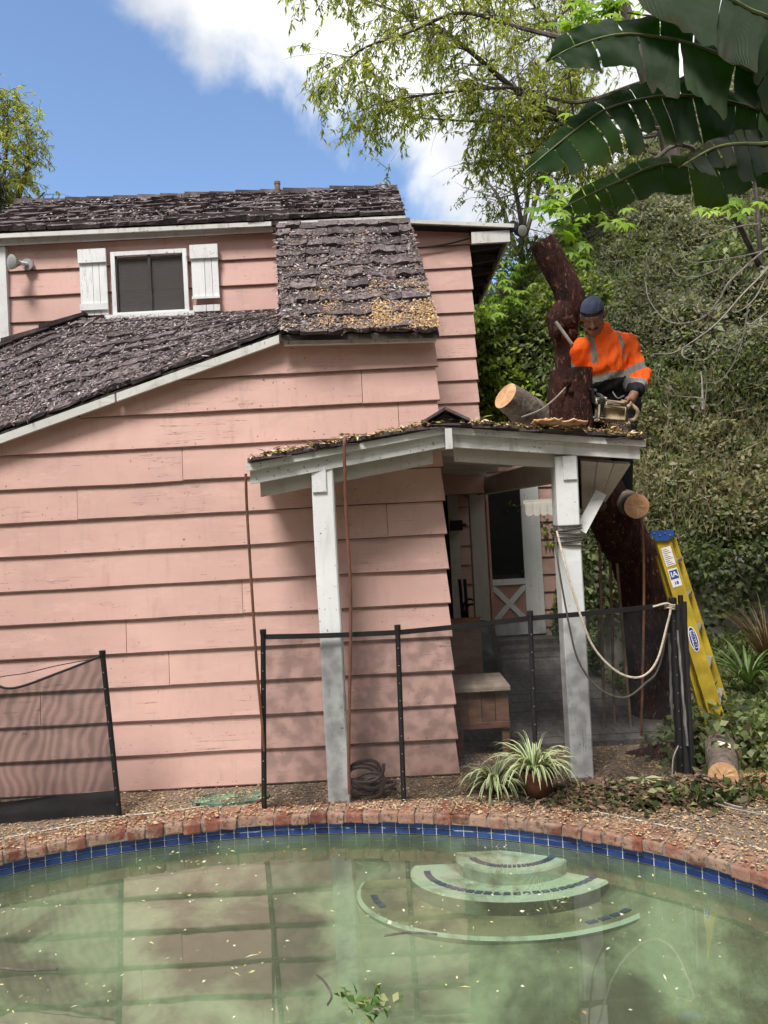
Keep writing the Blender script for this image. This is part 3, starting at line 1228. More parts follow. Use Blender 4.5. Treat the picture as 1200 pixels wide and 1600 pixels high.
def rect(px0, py0, px1, py1, Y, dy, slope=-.035):
    """Upright rectangle (kept level) from two photo corners; prism of depth dy towards the camera."""
    a, b3 = at(px0, py0, Y), at(px1, py1, Y)
    return [(a.x, Y, b3.z), (b3.x, Y, b3.z), (b3.x, Y, a.z), (a.x, Y, a.z)], (0, -dy, 0)


win = part_empty('window', house)
A0, A1 = at(174, 396, WN), at(297, 488, WN)
x0, x1, z1, z0 = A0.x, A1.x, A0.z, A1.z


def bar_x(xa, xb, za, zb, y, d, name, mat, par):
    return MB().box(((xa + xb) / 2, y - d / 2, (za + zb) / 2), (abs(xb - xa), d, abs(zb - za))).build(name, mat, par)


fw = .035
bar_x(x0, x0 + fw, z0, z1, WN, .03, 'frame', M_WHITE, win)
bar_x(x1 - fw, x1, z0, z1, WN, .03, 'frame', M_WHITE, win)
bar_x(x0 + fw, x1 - fw, z1 - fw, z1, WN, .032, 'frame', M_WHITE, win)
bar_x(x0 + fw, x1 - fw, z0, z0 + .02, WN, .032, 'frame', M_WHITE, win)
bar_x(x0 - .06, x1 + .05, z0 - .045, z0 - .003, WN + .01, .07, 'sill', M_WHITE, win)
xm = (x0 + x1) / 2
bar_x(xm - .011, xm + .011, z0 + .021, z1 - fw - .001, WN - .001, .018, 'mullion', M_DKGREY, win)
for xa, xb in ((x0 + fw, x0 + fw + .012), (x1 - fw - .012, x1 - fw)):
    bar_x(xa, xb, z0 + .021, z1 - fw - .001, WN - .002, .016, 'sash_rail', M_DKGREY, win)


def glass(name, c, rough=.08, alpha=.45):
    t = NT(name)
    g = t.bsdf(c, rough, None, .5)
    tr = t.n('BsdfTransparent', {0: (.55, .55, .56)}).outputs[0]
    return t.done(t.n('MixShader', {0: alpha, 1: g, 2: tr}).outputs[0])


M_SCREEN = glass('window_screen_glass', (.16, .145, .14), .3, .60)
for xa, xb in ((x0 + fw + .013, xm - .012), (xm + .012, x1 - fw - .013)):
    bar_x(xa, xb, z0 + .022, z1 - fw - .002, WN + .004, .004, 'pane', M_SCREEN, win)
# louvred blind behind the panes
M_BLIND = simple('grey_blind', (.40, .35, .33), .7, .12)
nl = 22
for xa, xb in ((x0 + .075, xm - .035), (xm + .035, x1 - .075)):
    for k in range(nl):
        zz = z0 + .035 + (z1 - z0 - .06) * k / nl
        if zz > z1 - .05:
            break
        MB().hexa([(xa, WN + .022, zz - .007), (xb, WN + .022, zz - .007), (xb, WN + .026, zz - .006), (xa, WN + .026, zz - .006)],
                  [(xa, WN + .034, zz + .009), (xb, WN + .034, zz + .009), (xb, WN + .036, zz + .010), (xa, WN + .036, zz + .010)]).build('blind_slat', M_BLIND, win)
bar_x(x0 + .01, x1 - .01, z0, z1, WN + .043, .004, 'backing', M_BLIND, win)
for side, (pa, pb) in enumerate((((124, 392), (171, 492)), ((298, 385), (345, 486)))):
    sh = part_empty('shutter', house)
    a, b3 = at(*pa, WN), at(*pb, WN)
    n = 3 if side == 0 else 3
    cuts = [0, .48, .72, 1] if side == 0 else [0, .49, .76, 1]
    for k in range(3):
        xa = a.x + (b3.x - a.x) * cuts[k] + .002
        xb = a.x + (b3.x - a.x) * cuts[k + 1] - .002
        if side == 1:
            bar_x(xa, xb, b3.z + .115, a.z, WN, .018, 'plank', M_WHITE, sh)
            bar_x(xa, xb, b3.z, b3.z + .055, WN, .018, 'plank', M_WHITE, sh)
        else:
            bar_x(xa, xb, b3.z, a.z, WN, .018, 'plank', M_WHITE, sh)
    hgt = a.z - b3.z
    for zz, hh in ((a.z - .001, .115), (b3.z + .095, .055) if side == 0 else (b3.z + .125, .02)):
        bar_x(a.x - .004, b3.x + .004, zz - hh, zz, WN - .0185, .016, 'batten', M_WHITE, sh)
wl = part_empty('wall_lamp', house)
c = at(44, 414, UY - .04)
MB().tube([c, c + Vector((0, -.02, 0))], .05, 16).build('mount_plate', M_METAL, wl, True)
MB().tube([c + Vector((0, -.02, 0)), c + Vector((-.03, -.06, -.005)), c + Vector((-.05, -.085, -.008))], [.016, .018, .024], 10).build('arm', M_STICK, wl, True)
d = Vector((-.050, -.09, -.012))
MB().tube([c + d * .8, c + d * 1.0, c + d * 1.25, c + d * 1.5, c + d * 1.56], [.022, .03, .05, .062, .05], 18).build('bulb', M_BULB, wl, True)

# ------------------------------------------------------------------ recessed entrance under the porch
ent = part_empty('entry_wall', house)
EY, DY = 8.5, 9.4
xk = at(768, 900, EY).x
for i in range(11):
    zb, zt2 = .10 + EXPO * i - .07, .10 + EXPO * (i + 1) - .058
    lap_board(ent, (0, EY, 0), (1, 0, 0), (0, -1, 0), XC + .02, xk - .05, zb, zt2, end1=.012, step=.5)
    lap_board(ent, (0, DY, 0), (1, 0, 0), (0, -1, 0), xk - .1, 2.35, zb, zt2, end1=.012, step=.5)
    lap_board(ent, (xk - .06, 0, 0), (0, 1, 0), (1, 0, 0), EY + .02, DY, zb, zt2, step=.5)
MB().box((1.35, DY + .12, 1.2), (2.2, .12, 2.5)).build('wall_core', M_DARKW, ent)
MB().box(((XC + xk) / 2, EY + .10, 1.2), (xk - XC - .12, .12, 2.5)).build('wall_core', M_DARKW, ent)
# dark opening with a white jamb beside the corner
a, b3 = at(688, 790, EY - .06), at(703, 960, EY - .06)
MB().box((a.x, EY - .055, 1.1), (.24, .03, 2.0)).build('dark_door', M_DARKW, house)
MB().box(((at(703, 860, 8.4).x + at(719, 860, 8.4).x) / 2, 8.40, 1.2), (.115, .05, 2.2)).build('door_jamb', M_CREAM, house)
# small black wall lantern on the jamb
ln = part_empty('lantern', house)
c = at(713, 821, 8.3)
MB().box(c, (.13, .10, .115)).build('housing', M_BLACK, ln)
MB().tube([c + Vector((.06, .0, 0)), c + Vector((.11, .06, .0))], .02, 8).build('bracket', M_BLACK, ln, True)
# screen door with crossed lower panel
dr = part_empty('door', house)
d0, d1 = at(770, 993, DY - .05), at(828, 993, DY - .05)
xa, xb = d0.x, d1.x
zb = d0.z
ztp = zb + 2.02
yF = DY - .055
sw = .075
bar_x(xa, xa + .03, zb, ztp, yF, .035, 'stile', M_PINKD, dr)
bar_x(xb - .03, xb + .13, zb, ztp, yF, .035, 'stile', M_WHITE, dr)
zmid = at(800, 904, yF).z
zlow = at(800, 973, yF).z
bar_x(xa + .031, xb - .031, zb, zlow, yF, .033, 'rail', M_WHITE, dr)
bar_x(xa + .031, xb - .031, zmid - .075, zmid, yF, .033, 'rail', M_WHITE, dr)
bar_x(xa + .031, xb - .031, ztp - .1, ztp, yF, .033, 'rail', M_WHITE, dr)
bar_x(xa + .031, xb - .031, zlow + .001, zmid - .076, yF + .01, .012, 'panel', M_PINKD, dr)
for p, q in (((xa + .03, zlow + .02), (xb - .03, zmid - .095)), ((xa + .03, zmid - .095), (xb - .03, zlow + .02))):
    off = .001 if p[1] < q[1] else .004
    MB().bar((p[0], yF - .012 - off, p[1]), (q[0], yF - .012 - off, q[1]), .065, .016, (0, 0, 1)).build('cross_brace', M_WHITE, dr)
bar_x(xa + .031, xb - .031, zmid + .001, ztp - .101, yF - .005, .006, 'screen', M_BLACK, dr)
bar_x(xa + .031, xb - .031, zmid + .001, zmid + .05, yF - .012, .012, 'screen_rail', M_DKGREY, dr)
MB().tube([(xb - .055, yF - .03, zmid + .08), (xb - .055, yF - .08, zmid + .08)], .02, 10).build('handle', M_DKGREY, dr, True)
bar_x(xb + .131, xb + .20, zb, ztp + .05, yF + .005, .03, 'casing', M_WHITE, dr)
# steps below the door
for k in range(3):
    MB().box(((xa + xb) / 2 + .05, DY - .25 - .27 * k, zb - .02 - .055 * k - .06), (1.15, .28, .12)).build('door_step', M_GREYW, house)
# scalloped white valance above the door
va = part_empty('valance', house)
for k in range(3, 7):
    x_a = at(786 + 11.5 * k, 790, 8.0)
    w = .082
    zz = at(824, 789, 8.0).z + .01
    poly = [(x_a.x, 8.0, zz)] + [(x_a.x + w / 2 - w / 2 * math.cos(math.pi * i / 8), 8.0, zz - .10 - .035 * math.sin(math.pi * i / 8)) for i in range(9)] + [(x_a.x + w, 8.0, zz)]
    MB().prism(poly, (0, .02 + .002 * (k % 2), 0)).build('scallop', M_CREAM, va)
MB().box((at(844, 786, 8.0).x, 8.04, zz + .02), (.36, .03, .05)).build('valance_board', M_CREAM, va)

# ================================================================== PORCH
porch = thing('porch', 'open gabled porch with peeling white posts and a low shake roof', 'porch', (.4, 4.7, 0))


def yp(x):
    return 4.485 + .152 * x


RIDGE = at(696, 668, yp(.39))
LE = at(386, 726, yp(-.78))
RE = at(1006, 689, yp(1.62))
BACK = Vector((-.07, 1, 0)).normalized()


def gable(p, dz, dy=0):
    return p + Vector((0, dy, dz))


# white gable trim: thin strip over a wide board, each side
for a, b3 in ((LE, RIDGE), (RIDGE, RE)):
    s1 = [a, b3, b3 + Vector((0, 0, -.040)), a + Vector((0, 0, -.040))]
    e0, e1 = a.lerp(b3, .0), b3
    MB().prism([p + Vector((0, -.03, 0)) for p in s1], (0, .028, 0)).build('trim_strip', M_WHITEH, porch)
    ins = .012
    a2, b4 = (a.lerp(b3, ins), b3) if a is LE else (a, a.lerp(b3, .975))
    s2 = [a2 + Vector((0, 0, -.041)), b4 + Vector((0, 0, -.041)), b4 + Vector((0, 0, -.118)), a2 + Vector((0, 0, -.118))]
    MB().prism(s2, (0, .035, 0)).build('gable_board', M_WHITEH, porch)
    a3, b5 = (a.lerp(b3, .05), a.lerp(b3, .93)) if a is LE else (a.lerp(b3, .04), a.lerp(b3, .62))
    s3 = [a3 + Vector((0, .06, -.09)), b5 + Vector((0, .06, -.09)), b5 + Vector((0, .06, -.20)), a3 + Vector((0, .06, -.20))]
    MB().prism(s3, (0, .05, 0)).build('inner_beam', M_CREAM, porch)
MB().box(RIDGE + Vector((.012, -.035, -.075)), (.042, .05, .125)).build('ridge_block', M_WHITEH, porch)
# roof deck: left slope stops at the house wall, right slope runs back over the passage
dn = Vector((0, 0, -.004))
for q in ([LE, RIDGE, RIDGE + BACK * .36, Vector((LE.x, 4.80, LE.z))],):
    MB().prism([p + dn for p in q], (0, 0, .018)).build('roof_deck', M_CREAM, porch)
RR = RIDGE.lerp(RE, .60)
q = [RIDGE, RE, RE + Vector((-.02, .30, 0)), RIDGE + Vector((-.02, .36, 0))]
MB().prism([p + dn for p in q], (0, 0, .018)).build('roof_deck', M_CREAM, porch)
q = [RIDGE + Vector((-.02, .362, 0)), RR + Vector((-.02, .335, 0)), RR + BACK * 3.75, RIDGE + BACK * 3.95]
MB().prism([p + dn for p in q], (0, 0, .018)).build('roof_deck', M_CREAM, porch)
MB().bar(RIDGE + Vector((0, .05, -.06)), RIDGE + BACK * 3.9 + Vector((0, 0, -.06)), .10, .05, (0, 0, 1)).build('ridge_beam', M_CREAM, porch)
for k in range(7):
    o0 = BACK * (.28 + .52 * k)
    a, b3 = RIDGE + o0 + Vector((.03, 0, -.05)), RIDGE.lerp(RE, .58) + o0 + Vector((0, 0, -.05))
    MB().bar(a, b3, .085, .04, (0, 0, 1)).build('rafter', M_CREAM, porch)
# posts
LPb, LPt = Vector((-.358, 4.51, -.03)), at(504, 731, 4.51)
RPb, RPt = Vector((1.160, 4.745, -.03)), at(881, 714, 4.745)
for (b0, t0, w) in ((LPb, LPt, .132), (RPb, RPt, .142)):
    t1 = Vector((b0.x * .35 + t0.x * .65, b0.y, t0.z))
    h = w / 2
    mdl = MB()
    nseg = 6
    rings_ = []
    for i in range(nseg + 1):
        c = b0.lerp(t1, i / nseg) + Vector((random.uniform(-.003, .003), 0, 0))
        ch = .008
        rings_.append([c + Vector(p) for p in ((-h + ch, -h, 0), (h - ch, -h, 0), (h, -h + ch, 0), (h, h - ch, 0), (h - ch, h, 0), (-h + ch, h, 0), (-h, h - ch, 0), (-h, -h + ch, 0))])
    vs = [p for r_ in rings_ for p in r_]
    fs = []
    for i in range(nseg):
        for k in range(8):
            k2 = (k + 1) % 8
            fs.append((i * 8 + k, i * 8 + k2, (i + 1) * 8 + k2, (i + 1) * 8 + k))
    fs += [tuple(range(8))[::-1], tuple(nseg * 8 + k for k in range(8))]
    po = mdl.add(vs, fs).build('post', M_WHITE, porch)
    # cheek plate nailed on the face near the top
    MB().box(t1 + Vector((-.02 if b0.x < 0 else .018, -h - .006, -.075)), (.085, .012, .15)).build('post_plate', M_WHITE, porch)
# header beam from the right post back to the house, brace, far post
MB().bar(RPt + Vector((0, .02, -.075)), RPt + Vector((-.2, 3.75, -.03)), .16, .09, (0, 0, 1)).build('header_beam', M_CREAM, porch)
MB().bar(at(906, 832, 4.80), at(938, 772, 4.92), .075, .05, (1, 0, 0)).build('brace', M_WHITEH, porch)
q = [at(908, 720, 4.80), at(986, 726, 4.80), at(936, 800, 5.55), at(912, 836, 5.35)]
for k in range(3):
    a, b3 = k / 3, (k + 1) / 3 - .012
    qq = [q[0].lerp(q[1], a), q[0].lerp(q[1], b3), q[3].lerp(q[2], b3), q[3].lerp(q[2], a)]
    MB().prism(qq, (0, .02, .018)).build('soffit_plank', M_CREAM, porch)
MB().box((at(749, 880, 7.6).x, 7.6, 1.05), (.15, .15, 2.1)).build('post', M_CREAM, porch)

# porch shakes: only the courses along the front edge are open to view
for (a, b3, n) in ((LE, RIDGE, 9), (RE, RIDGE, 9)):
    for i in range(n):
        for row in range(2):
            s0 = i / n
            P = a.lerp(b3, s0)
            ex = Vector((0, 1, 0))
            ey = (b3 - a).normalized()
            ez = ey.cross(ex) if a is RE else ex.cross(ey)
            ez = ez if ez.z > 0 else -ez
            ex = ey.cross(ez)
            L = (b3 - a).length / n
            o = bpy.data.objects.new('shingle', random.choice(shk))
            Rm = Matrix((ex, ey, ez)).transposed() @ Matrix.Rotation(-.06 + random.gauss(0, .02), 3, 'X') @ Matrix.Rotation(random.gauss(0, .02), 3, 'Z')
            w = random.uniform(.16, .22)
            Mx = Rm.to_4x4() @ Matrix.Diagonal((w, L * 1.9, .020, 1))
            Mx.translation = P + Vector((0, -.045 + w / 2 + row * .2 + random.uniform(-.02, .01), .016)) - porch.location
            o.parent = porch
            COL.objects.link(o)
            o.matrix_basis = Mx
a = RIDGE + Vector((-.02, -.06, .02))
for k in range(2):
    y0 = -.07 + k * .17
    for sx in (-1, 1):
        q = [RIDGE + Vector((0, y0, .10 - .01 * k)), RIDGE + Vector((0, y0 + .2, .09 - .01 * k)), RIDGE + Vector((sx * .145, y0 + .2, .022)), RIDGE + Vector((sx * .145, y0, .022))]
        MB().prism(q if sx < 0 else q[::-1], (0, 0, .018)).build('ridge_cap', M_SHAKE, porch)
MB().prism([RIDGE + Vector((-.11, -.03, .02)), RIDGE + Vector((.11, -.03, .02)), RIDGE + Vector((0, -.03, .085))], (0, .3, 0)).build('ridge_filler', M_DARKW, porch)
# floor of the passage behind the fence
pf = struct(bpy.data.objects.new('porch_floor', None))
COL.objects.link(pf)
for k in range(22):
    y = 5.35 + .15 * k
    MB().box((1.25, y, .012 + random.uniform(0, .006)), (1.6, .142, .05)).build('plank', M_GREYW, pf)


# ================================================================== TREES AND PLANTS
def twig_crown(limbs, name_kinds, n_sub, n_twig, leaf_n, leaf_len, leaf_w, palette, droop, spread, seed, twig_len=(.25, .6), sub_len=(.5, 1.2), parent=None, mat=None, keep=None):
    """limbs: list of (points, r0, r1). Grows side branches and leafy twigs from them."""
    rg = random.Random(seed)
    br = MB()
    LP, LD, LN, LL, LW = [], [], [], [], []
    for pts, r0, r1 in limbs:
        pts = [Vector(p) for p in pts]
        nsub = int(n_sub * sum((pts[i + 1] - pts[i]).length for i in range(len(pts) - 1)))
        for k in range(nsub):
            f = rg.uniform(.12, 1.0)
            i = min(int(f * (len(pts) - 1)), len(pts) - 2)
            u = f * (len(pts) - 1) - i
            p = pts[i].lerp(pts[i + 1], u)
            d = (pts[i + 1] - pts[i]).normalized()
            v = Vector((rg.gauss(0, 1), rg.gauss(0, 1), rg.gauss(.15, .8))).normalized()
            d = (d * .8 + v * spread).normalized()
            L = rg.uniform(*sub_len) * (1.15 - .5 * f)
            sp = [p]
            for q in range(5):
                d = (d + Vector((rg.gauss(0, .12), rg.gauss(0, .12), rg.gauss(0, .10) - droop * .10))).normalized()
                sp.append(sp[-1] + d * L / 5)
            rb = max(.004, (r0 + (r1 - r0) * f) * .35)
            br.tube(sp, [rb * (1 - .8 * q / 5) for q in range(6)], 4, False)
            for w in range(n_twig):
                ff = rg.uniform(.2, 1.0)
                ii = min(int(ff * 5), 4)
                tp = sp[ii].lerp(sp[ii + 1], ff * 5 - ii)
                td = ((sp[ii + 1] - sp[ii]).normalized() * .5 + Vector((rg.gauss(0, .6), rg.gauss(0, .6), rg.gauss(-.25 * droop, .45)))).normalized()
                TL = rg.uniform(*twig_len)
                tps = [tp]
                for q in range(3):
                    td = (td + Vector((0, 0, -droop * .22))).normalized()
                    tps.append(tps[-1] + td * TL / 3)
                if keep is not None and not keep(tps[-1]):
                    continue
                br.tube(tps, [.004, .003, .002, .0015], 3, False)
                for l in range(leaf_n):
                    fl_ = rg.uniform(.1, 1.0)
                    jj = min(int(fl_ * 3), 2)
                    lp = tps[jj].lerp(tps[jj + 1], fl_ * 3 - jj)
                    LP.append(lp)
                    ld = td * .6 + Vector((rg.gauss(0, .6), rg.gauss(0, .6), rg.gauss(-.45 * droop, .4)))
                    LD.append(ld)
                    LN.append((rg.gauss(0, .7), rg.gauss(0, .7), 1))
                    LL.append(leaf_len * rg.uniform(.6, 1.25))
                    LW.append(leaf_w * rg.uniform(.7, 1.2))
    n = len(LP)
    V, Fq, C = leaves(np.array([tuple(p) for p in LP]), np.array([tuple(p) for p in LD]), np.array(LN), LL, LW, pal(palette, n))
    return br, (V, Fq, C)


# big feathery tree leaning in over the roof from the slope behind
GRN = [(.42, .47, .10), (.32, .38, .09), (.52, .54, .13), (.24, .29, .07), (.56, .55, .13), (.17, .22, .06)]
tr = thing('overhanging_tree', 'tall airy tree with fine yellow-green leaves arching over the roof', 'tree', (4.3, 10.6, 4.6))
trunk_pts = spline([(4.3, 10.6, 4.6), at(1050, 250, 10.4), at(1010, 120, 10.3), at(960, -40, 10.2)], 5)
MB().tube(trunk_pts, [.15 - .08 * i / (len(trunk_pts) - 1) for i in range(len(trunk_pts))], 10, jit=.04).build('trunk', M_LIMB, tr, True)
limb_px = [
    ([(1010, 170), (905, 185), (820, 150), (740, 85), (680, 40), (610, 15), (540, -10)], 9.6, .050, .012),
    ([(1000, 130), (900, 160), (810, 138), (720, 142), (640, 152), (580, 165)], 9.2, .030, .008),
    ([(1030, 200), (905, 210), (860, 185), (770, 190), (680, 186), (610, 180)], 9.9, .028, .007),
    ([(880, -20), (780, -40), (680, -60), (560, -60), (480, -30)], 9.4, .045, .012),
    ([(880, 60), (800, 40), (720, 20), (640, 50), (560, 80), (515, 130)], 8.9, .030, .008),
    ([(890, 250), (850, 235), (790, 250), (730, 255)], 10.1, .022, .006),
    ([(900, 90), (860, 40), (820, -10), (780, -60)], 10.2, .03, .010),
    ([(1060, 250), (960, 225), (890, 245), (830, 285), (795, 330)], 10.4, .028, .007),
    ([(1010, 60), (940, 90), (880, 120), (830, 170), (790, 215)], 10.0, .026, .007),
    ([(970, -40), (900, 5), (850, 45), (790, 85)], 9.7, .026, .007),
    ([(1060, 200), (1000, 215), (930, 190), (880, 205)], 10.6, .024, .007),
]
limbs = []
for pts, Y, r0, r1 in limb_px:
    w = spline([at(px, py, Y + .25 * math.sin(i * 1.3)) for i, (px, py) in enumerate(pts)], 5)
    limbs.append((w, r0, r1))
    MB().tube(w, [r0 + (r1 - r0) * i / (len(w) - 1) for i in range(len(w))], 6, jit=.05).build('limb', M_LIMB, tr, True)


def px_of(p):
    """Photo pixel of a world point (used only to keep twigs clear of the roof ridge)."""
    d = p - Vector((0, 0, CAM_H))
    y = d.dot(_f)
    return 600 + F_PX * d.dot(_r) / y, 800 - F_PX * d.dot(_u) / y


def keep_tree(p):
    x, y = px_of(p)
    if (y > 300 and x < 745) or y > 420 or (y > 245 and 540 < x < 640 and random.random() < .6):
        return False
    if x < 470 and y > 110:
        return False
    if 640 < x < 720 and y > 225:
        return False
    if x > 800 and y < 140:
        return random.random() < .8
    return x > 438


br, lf = twig_crown(limbs, None, 12, 5, 14, .090, .025, GRN, .9, .95, 11, (.22, .5), (.45, 1.15), keep=keep_tree)
br.build('branches', M_LIMB, tr)['kind'] = 'stuff'
np_mesh('crown', *lf[:2], M_LEAF, tr, lf[2])

# thin, bluish tree standing lower, behind the roof corner
tr2 = thing('slender_tree', 'thin grey-green tree with bare upright stems behind the flat eave', 'tree', (1.75, 11.4, 4.6))
limbs2 = []
for k, pts in enumerate(([(815, 430), (812, 330), (790, 240), (770, 170)], [(812, 400), (826, 300), (840, 200), (862, 90), (880, 10)], [(806, 400), (780, 310), (745, 270)], [(818, 380), (850, 270), (880, 190), (900, 120)], [(815, 350), (800, 250), (812, 150), (800, 60)])):
    w = spline([at(px, py, 11.2 + .2 * k) for px, py in pts], 5)
    limbs2.append((w, .035, .008))
    MB().tube(w, [.04 - .03 * i / (len(w) - 1) for i in range(len(w))], 6, jit=.05).build('stem', M_BRANCH if k else M_LIMB, tr2, True)
br, lf = twig_crown(limbs2, None, 8, 4, 9, .075, .024, [(.10, .13, .06), (.07, .09, .05), (.13, .15, .07), (.16, .20, .07)], .3, .9, 5, (.2, .45), (.4, .9), keep=lambda p: 690 < px_of(p)[0] and not (px_of(p)[1] > 335 and px_of(p)[0] < 745))
br.build('branches', M_BRANCH, tr2)['kind'] = 'stuff'
np_mesh('crown', *lf[:2], M_LEAF, tr2, lf[2])

# light tree at the left edge, beyond the gable
tr3 = thing('bamboo_tree', 'light yellow-green willowy tree beyond the left roof end', 'tree', (-5.6, 9.6, 0))
limbs3 = []
for k, pts in enumerate(([(-40, 700), (-20, 420), (8, 260), (12, 150)], [(-30, 420), (20, 330), (45, 250), (40, 210)], [(-30, 400), (30, 340), (70, 300)], [(-60, 420), (-30, 260), (-20, 150)], [(-30, 450), (5, 380), (20, 300)])):
    w = spline([at(px, py, 9.4 + .15 * k) for px, py in pts], 5)
    if k == 0:
        w = [Vector((w[0].x, w[0].y, -.1))] + w
    limbs3.append((w, .03, .006))
    MB().tube(w, [.05 - .043 * i / (len(w) - 1) for i in range(len(w))], 6).build('trunk' if k == 0 else 'limb', M_LIMB, tr3, True)
br, lf = twig_crown(limbs3, None, 11, 4, 15, .085, .018, [(.46, .48, .10), (.34, .38, .08), (.52, .50, .10), (.22, .27, .08)], .9, .55, 3, (.18, .4), (.25, .6), keep=lambda p: px_of(p)[0] < 88 and px_of(p)[1] < 500)
br.build('branches', M_LIMB, tr3)['kind'] = 'stuff'
np_mesh('crown', *lf[:2], M_LEAF, tr3, lf[2])
tr4 = thing('dark_conifer', 'dark grey-green feathery shrub at the far left edge', 'tree', (-5.5, 8.9, 0))
w = [Vector((-5.35, 8.9, -.1)), Vector((-5.3, 8.9, 3.0)), at(-8, 250, 8.9)]
MB().tube(w, [.06, .04, .01], 6).build('trunk', M_LIMB, tr4, True)
n = 5000
f = RNG.uniform(0, 1, n)
base = np.array([tuple(at(2, 262, 8.9))])
P = base + np.stack([RNG.normal(0, .03 + .11 * f, n) - .10, RNG.normal(0, .12, n), -f * 1.6], 1)
lf = leaves(P, rdir(n) * .6 + np.array([0, 0, -.9]), rdir(n), RNG.uniform(.05, .1, n), RNG.uniform(.012, .02, n), pal([(.06, .075, .045), (.09, .10, .06), (.045, .055, .035), (.12, .11, .08)], n))
np_mesh('crown', *lf[:2], M_LEAF, tr4, lf[2])

# ------------------------------------------------------------------ hillside cover
def fbm(P, s, seed):
    out = np.empty(len(P))
    for i, p in enumerate(P):
        out[i] = mnoise.fractal(Vector((p[0] * s + seed, p[1] * s, p[2] * s)), 1.0, 2.0, 3)
    return out


def hill_samples(n, xr, yr):
    """Random points in a plan area, kept in proportion to the slope's true surface."""
    X = RNG.uniform(*xr, n)
    Y = RNG.uniform(*yr, n)
    Z = np.array([hill_z(x, y) for x, y in zip(X, Y)])
    return np.stack([X, Y, Z], 1)


def slope_foliage(name, n, xr, yr, lift, llen, lwid, palette_fn, up=.3, seed=0, keepf=None, down=.0):
    P = hill_samples(n, xr, yr)
    px = np.array([px_of(Vector(p)) for p in P])
    ok = (px[:, 0] > 735) & (px[:, 0] < 1290) & (px[:, 1] > -150) & (px[:, 1] < 1320) & (P[:, 2] > -.025)
    if keepf is not None:
        ok &= keepf(P, px)
    P, px = P[ok], px[ok]
    n = len(P)
    nz = fbm(P, .9, seed)
    nz2 = fbm(P, 2.6, seed + 9)
    h = np.clip(lift * (.60 + .8 * nz + .5 * nz2), .10, None) * RNG.uniform(.15, 1.0, n) ** .6
    out = np.array([-.12, -.75, .65]) * np.ones((n, 1))
    Pw = P + out * h[:, None]
    D = rdir(n) + np.array([0, -.5, up - down])
    lf = leaves(Pw, D, rdir(n) + np.array([0, -.6, .8]), llen * RNG.uniform(.6, 1.3, n), lwid * RNG.uniform(.7, 1.2, n), palette_fn(P, px, nz, nz2, n))
    return lf


IVY = np.array([(.105, .14, .058), (.15, .19, .078), (.20, .24, .105), (.065, .092, .042), (.25, .28, .13)])
LIME = np.array([(.22, .31, .05), (.30, .39, .06), (.15, .22, .04), (.36, .43, .09)])
GREY = np.array([(.25, .245, .195), (.33, .32, .26), (.17, .19, .125), (.42, .40, .33), (.19, .22, .12), (.23, .26, .15)])
BRWN = np.array([(.24, .21, .13), (.30, .28, .165), (.17, .19, .095), (.34, .29, .20), (.20, .23, .115), (.39, .36, .25)])


def hill_pal(P, px, nz, nz2, n):
    x, y = px[:, 0], px[:, 1]
    c = pal(IVY, n)
    g = pal(GREY, n)
    l = pal(LIME, n)
    b = pal(BRWN, n)
    wg = ((P[:, 2] > 3.2) & (nz + .35 * (P[:, 0] - 3.2) + RNG.normal(0, .25, n) > -.05))
    c[wg] = g[wg]
    wl_ = (P[:, 0] < 3.1) & (P[:, 1] > 9.4) & (nz2 + RNG.normal(0, .25, n) > .02)
    c[wl_] = l[wl_]
    wb = (P[:, 2] < 2.6) & (P[:, 2] > 1.2) & (nz + RNG.normal(0, .3, n) > -.1)
    c[wb] = b[wb]
    return c


# bushes massed against the step in the slope left of the cut tree
n = 15000
X = RNG.uniform(.6, 3.0, n)
Z = 1.2 + RNG.uniform(0, 1, n) * np.clip(np.array([hill_z(x, 9.95) for x in X]) - .9, .2, None)
bulge = np.array([.35 + .35 * mnoise.noise(Vector((x * 1.6, z * 1.6, 4))) for x, z in zip(X, Z)])
P = np.stack([X, 9.8 - bulge * RNG.uniform(.2, 1, n), Z], 1)
vz = np.array([mnoise.noise(Vector((x * 1.1, z * 1.1, 8))) for x, z in zip(X, Z)]) + RNG.normal(0, .18, n)
cb = pal(IVY, n)
cb[vz > .05] = pal(LIME, n)[vz > .05]
lf = leaves(P, rdir(n) + np.array([0, -.6, -.2]), rdir(n) + np.array([0, -.8, .6]), RNG.uniform(.06, .12, n), RNG.uniform(.035, .06, n), cb)
o = np_mesh('slope_bushes', *lf[:2], M_LEAF, None, lf[2])
tag(o, 'light green bushes filling the gap between the house corner and the cut tree', 'bushes', kind='stuff')

ivy = slope_foliage('ivy', 340000, (1.0, 8.5), (7.3, 14.0), .40, .062, .040, hill_pal, seed=2)
o = np_mesh('hillside_ivy', *ivy[:2], M_LEAF, None, ivy[2])
tag(o, 'dense ivy and scrub leaves covering the steep slope behind the worker', 'ivy', kind='stuff')
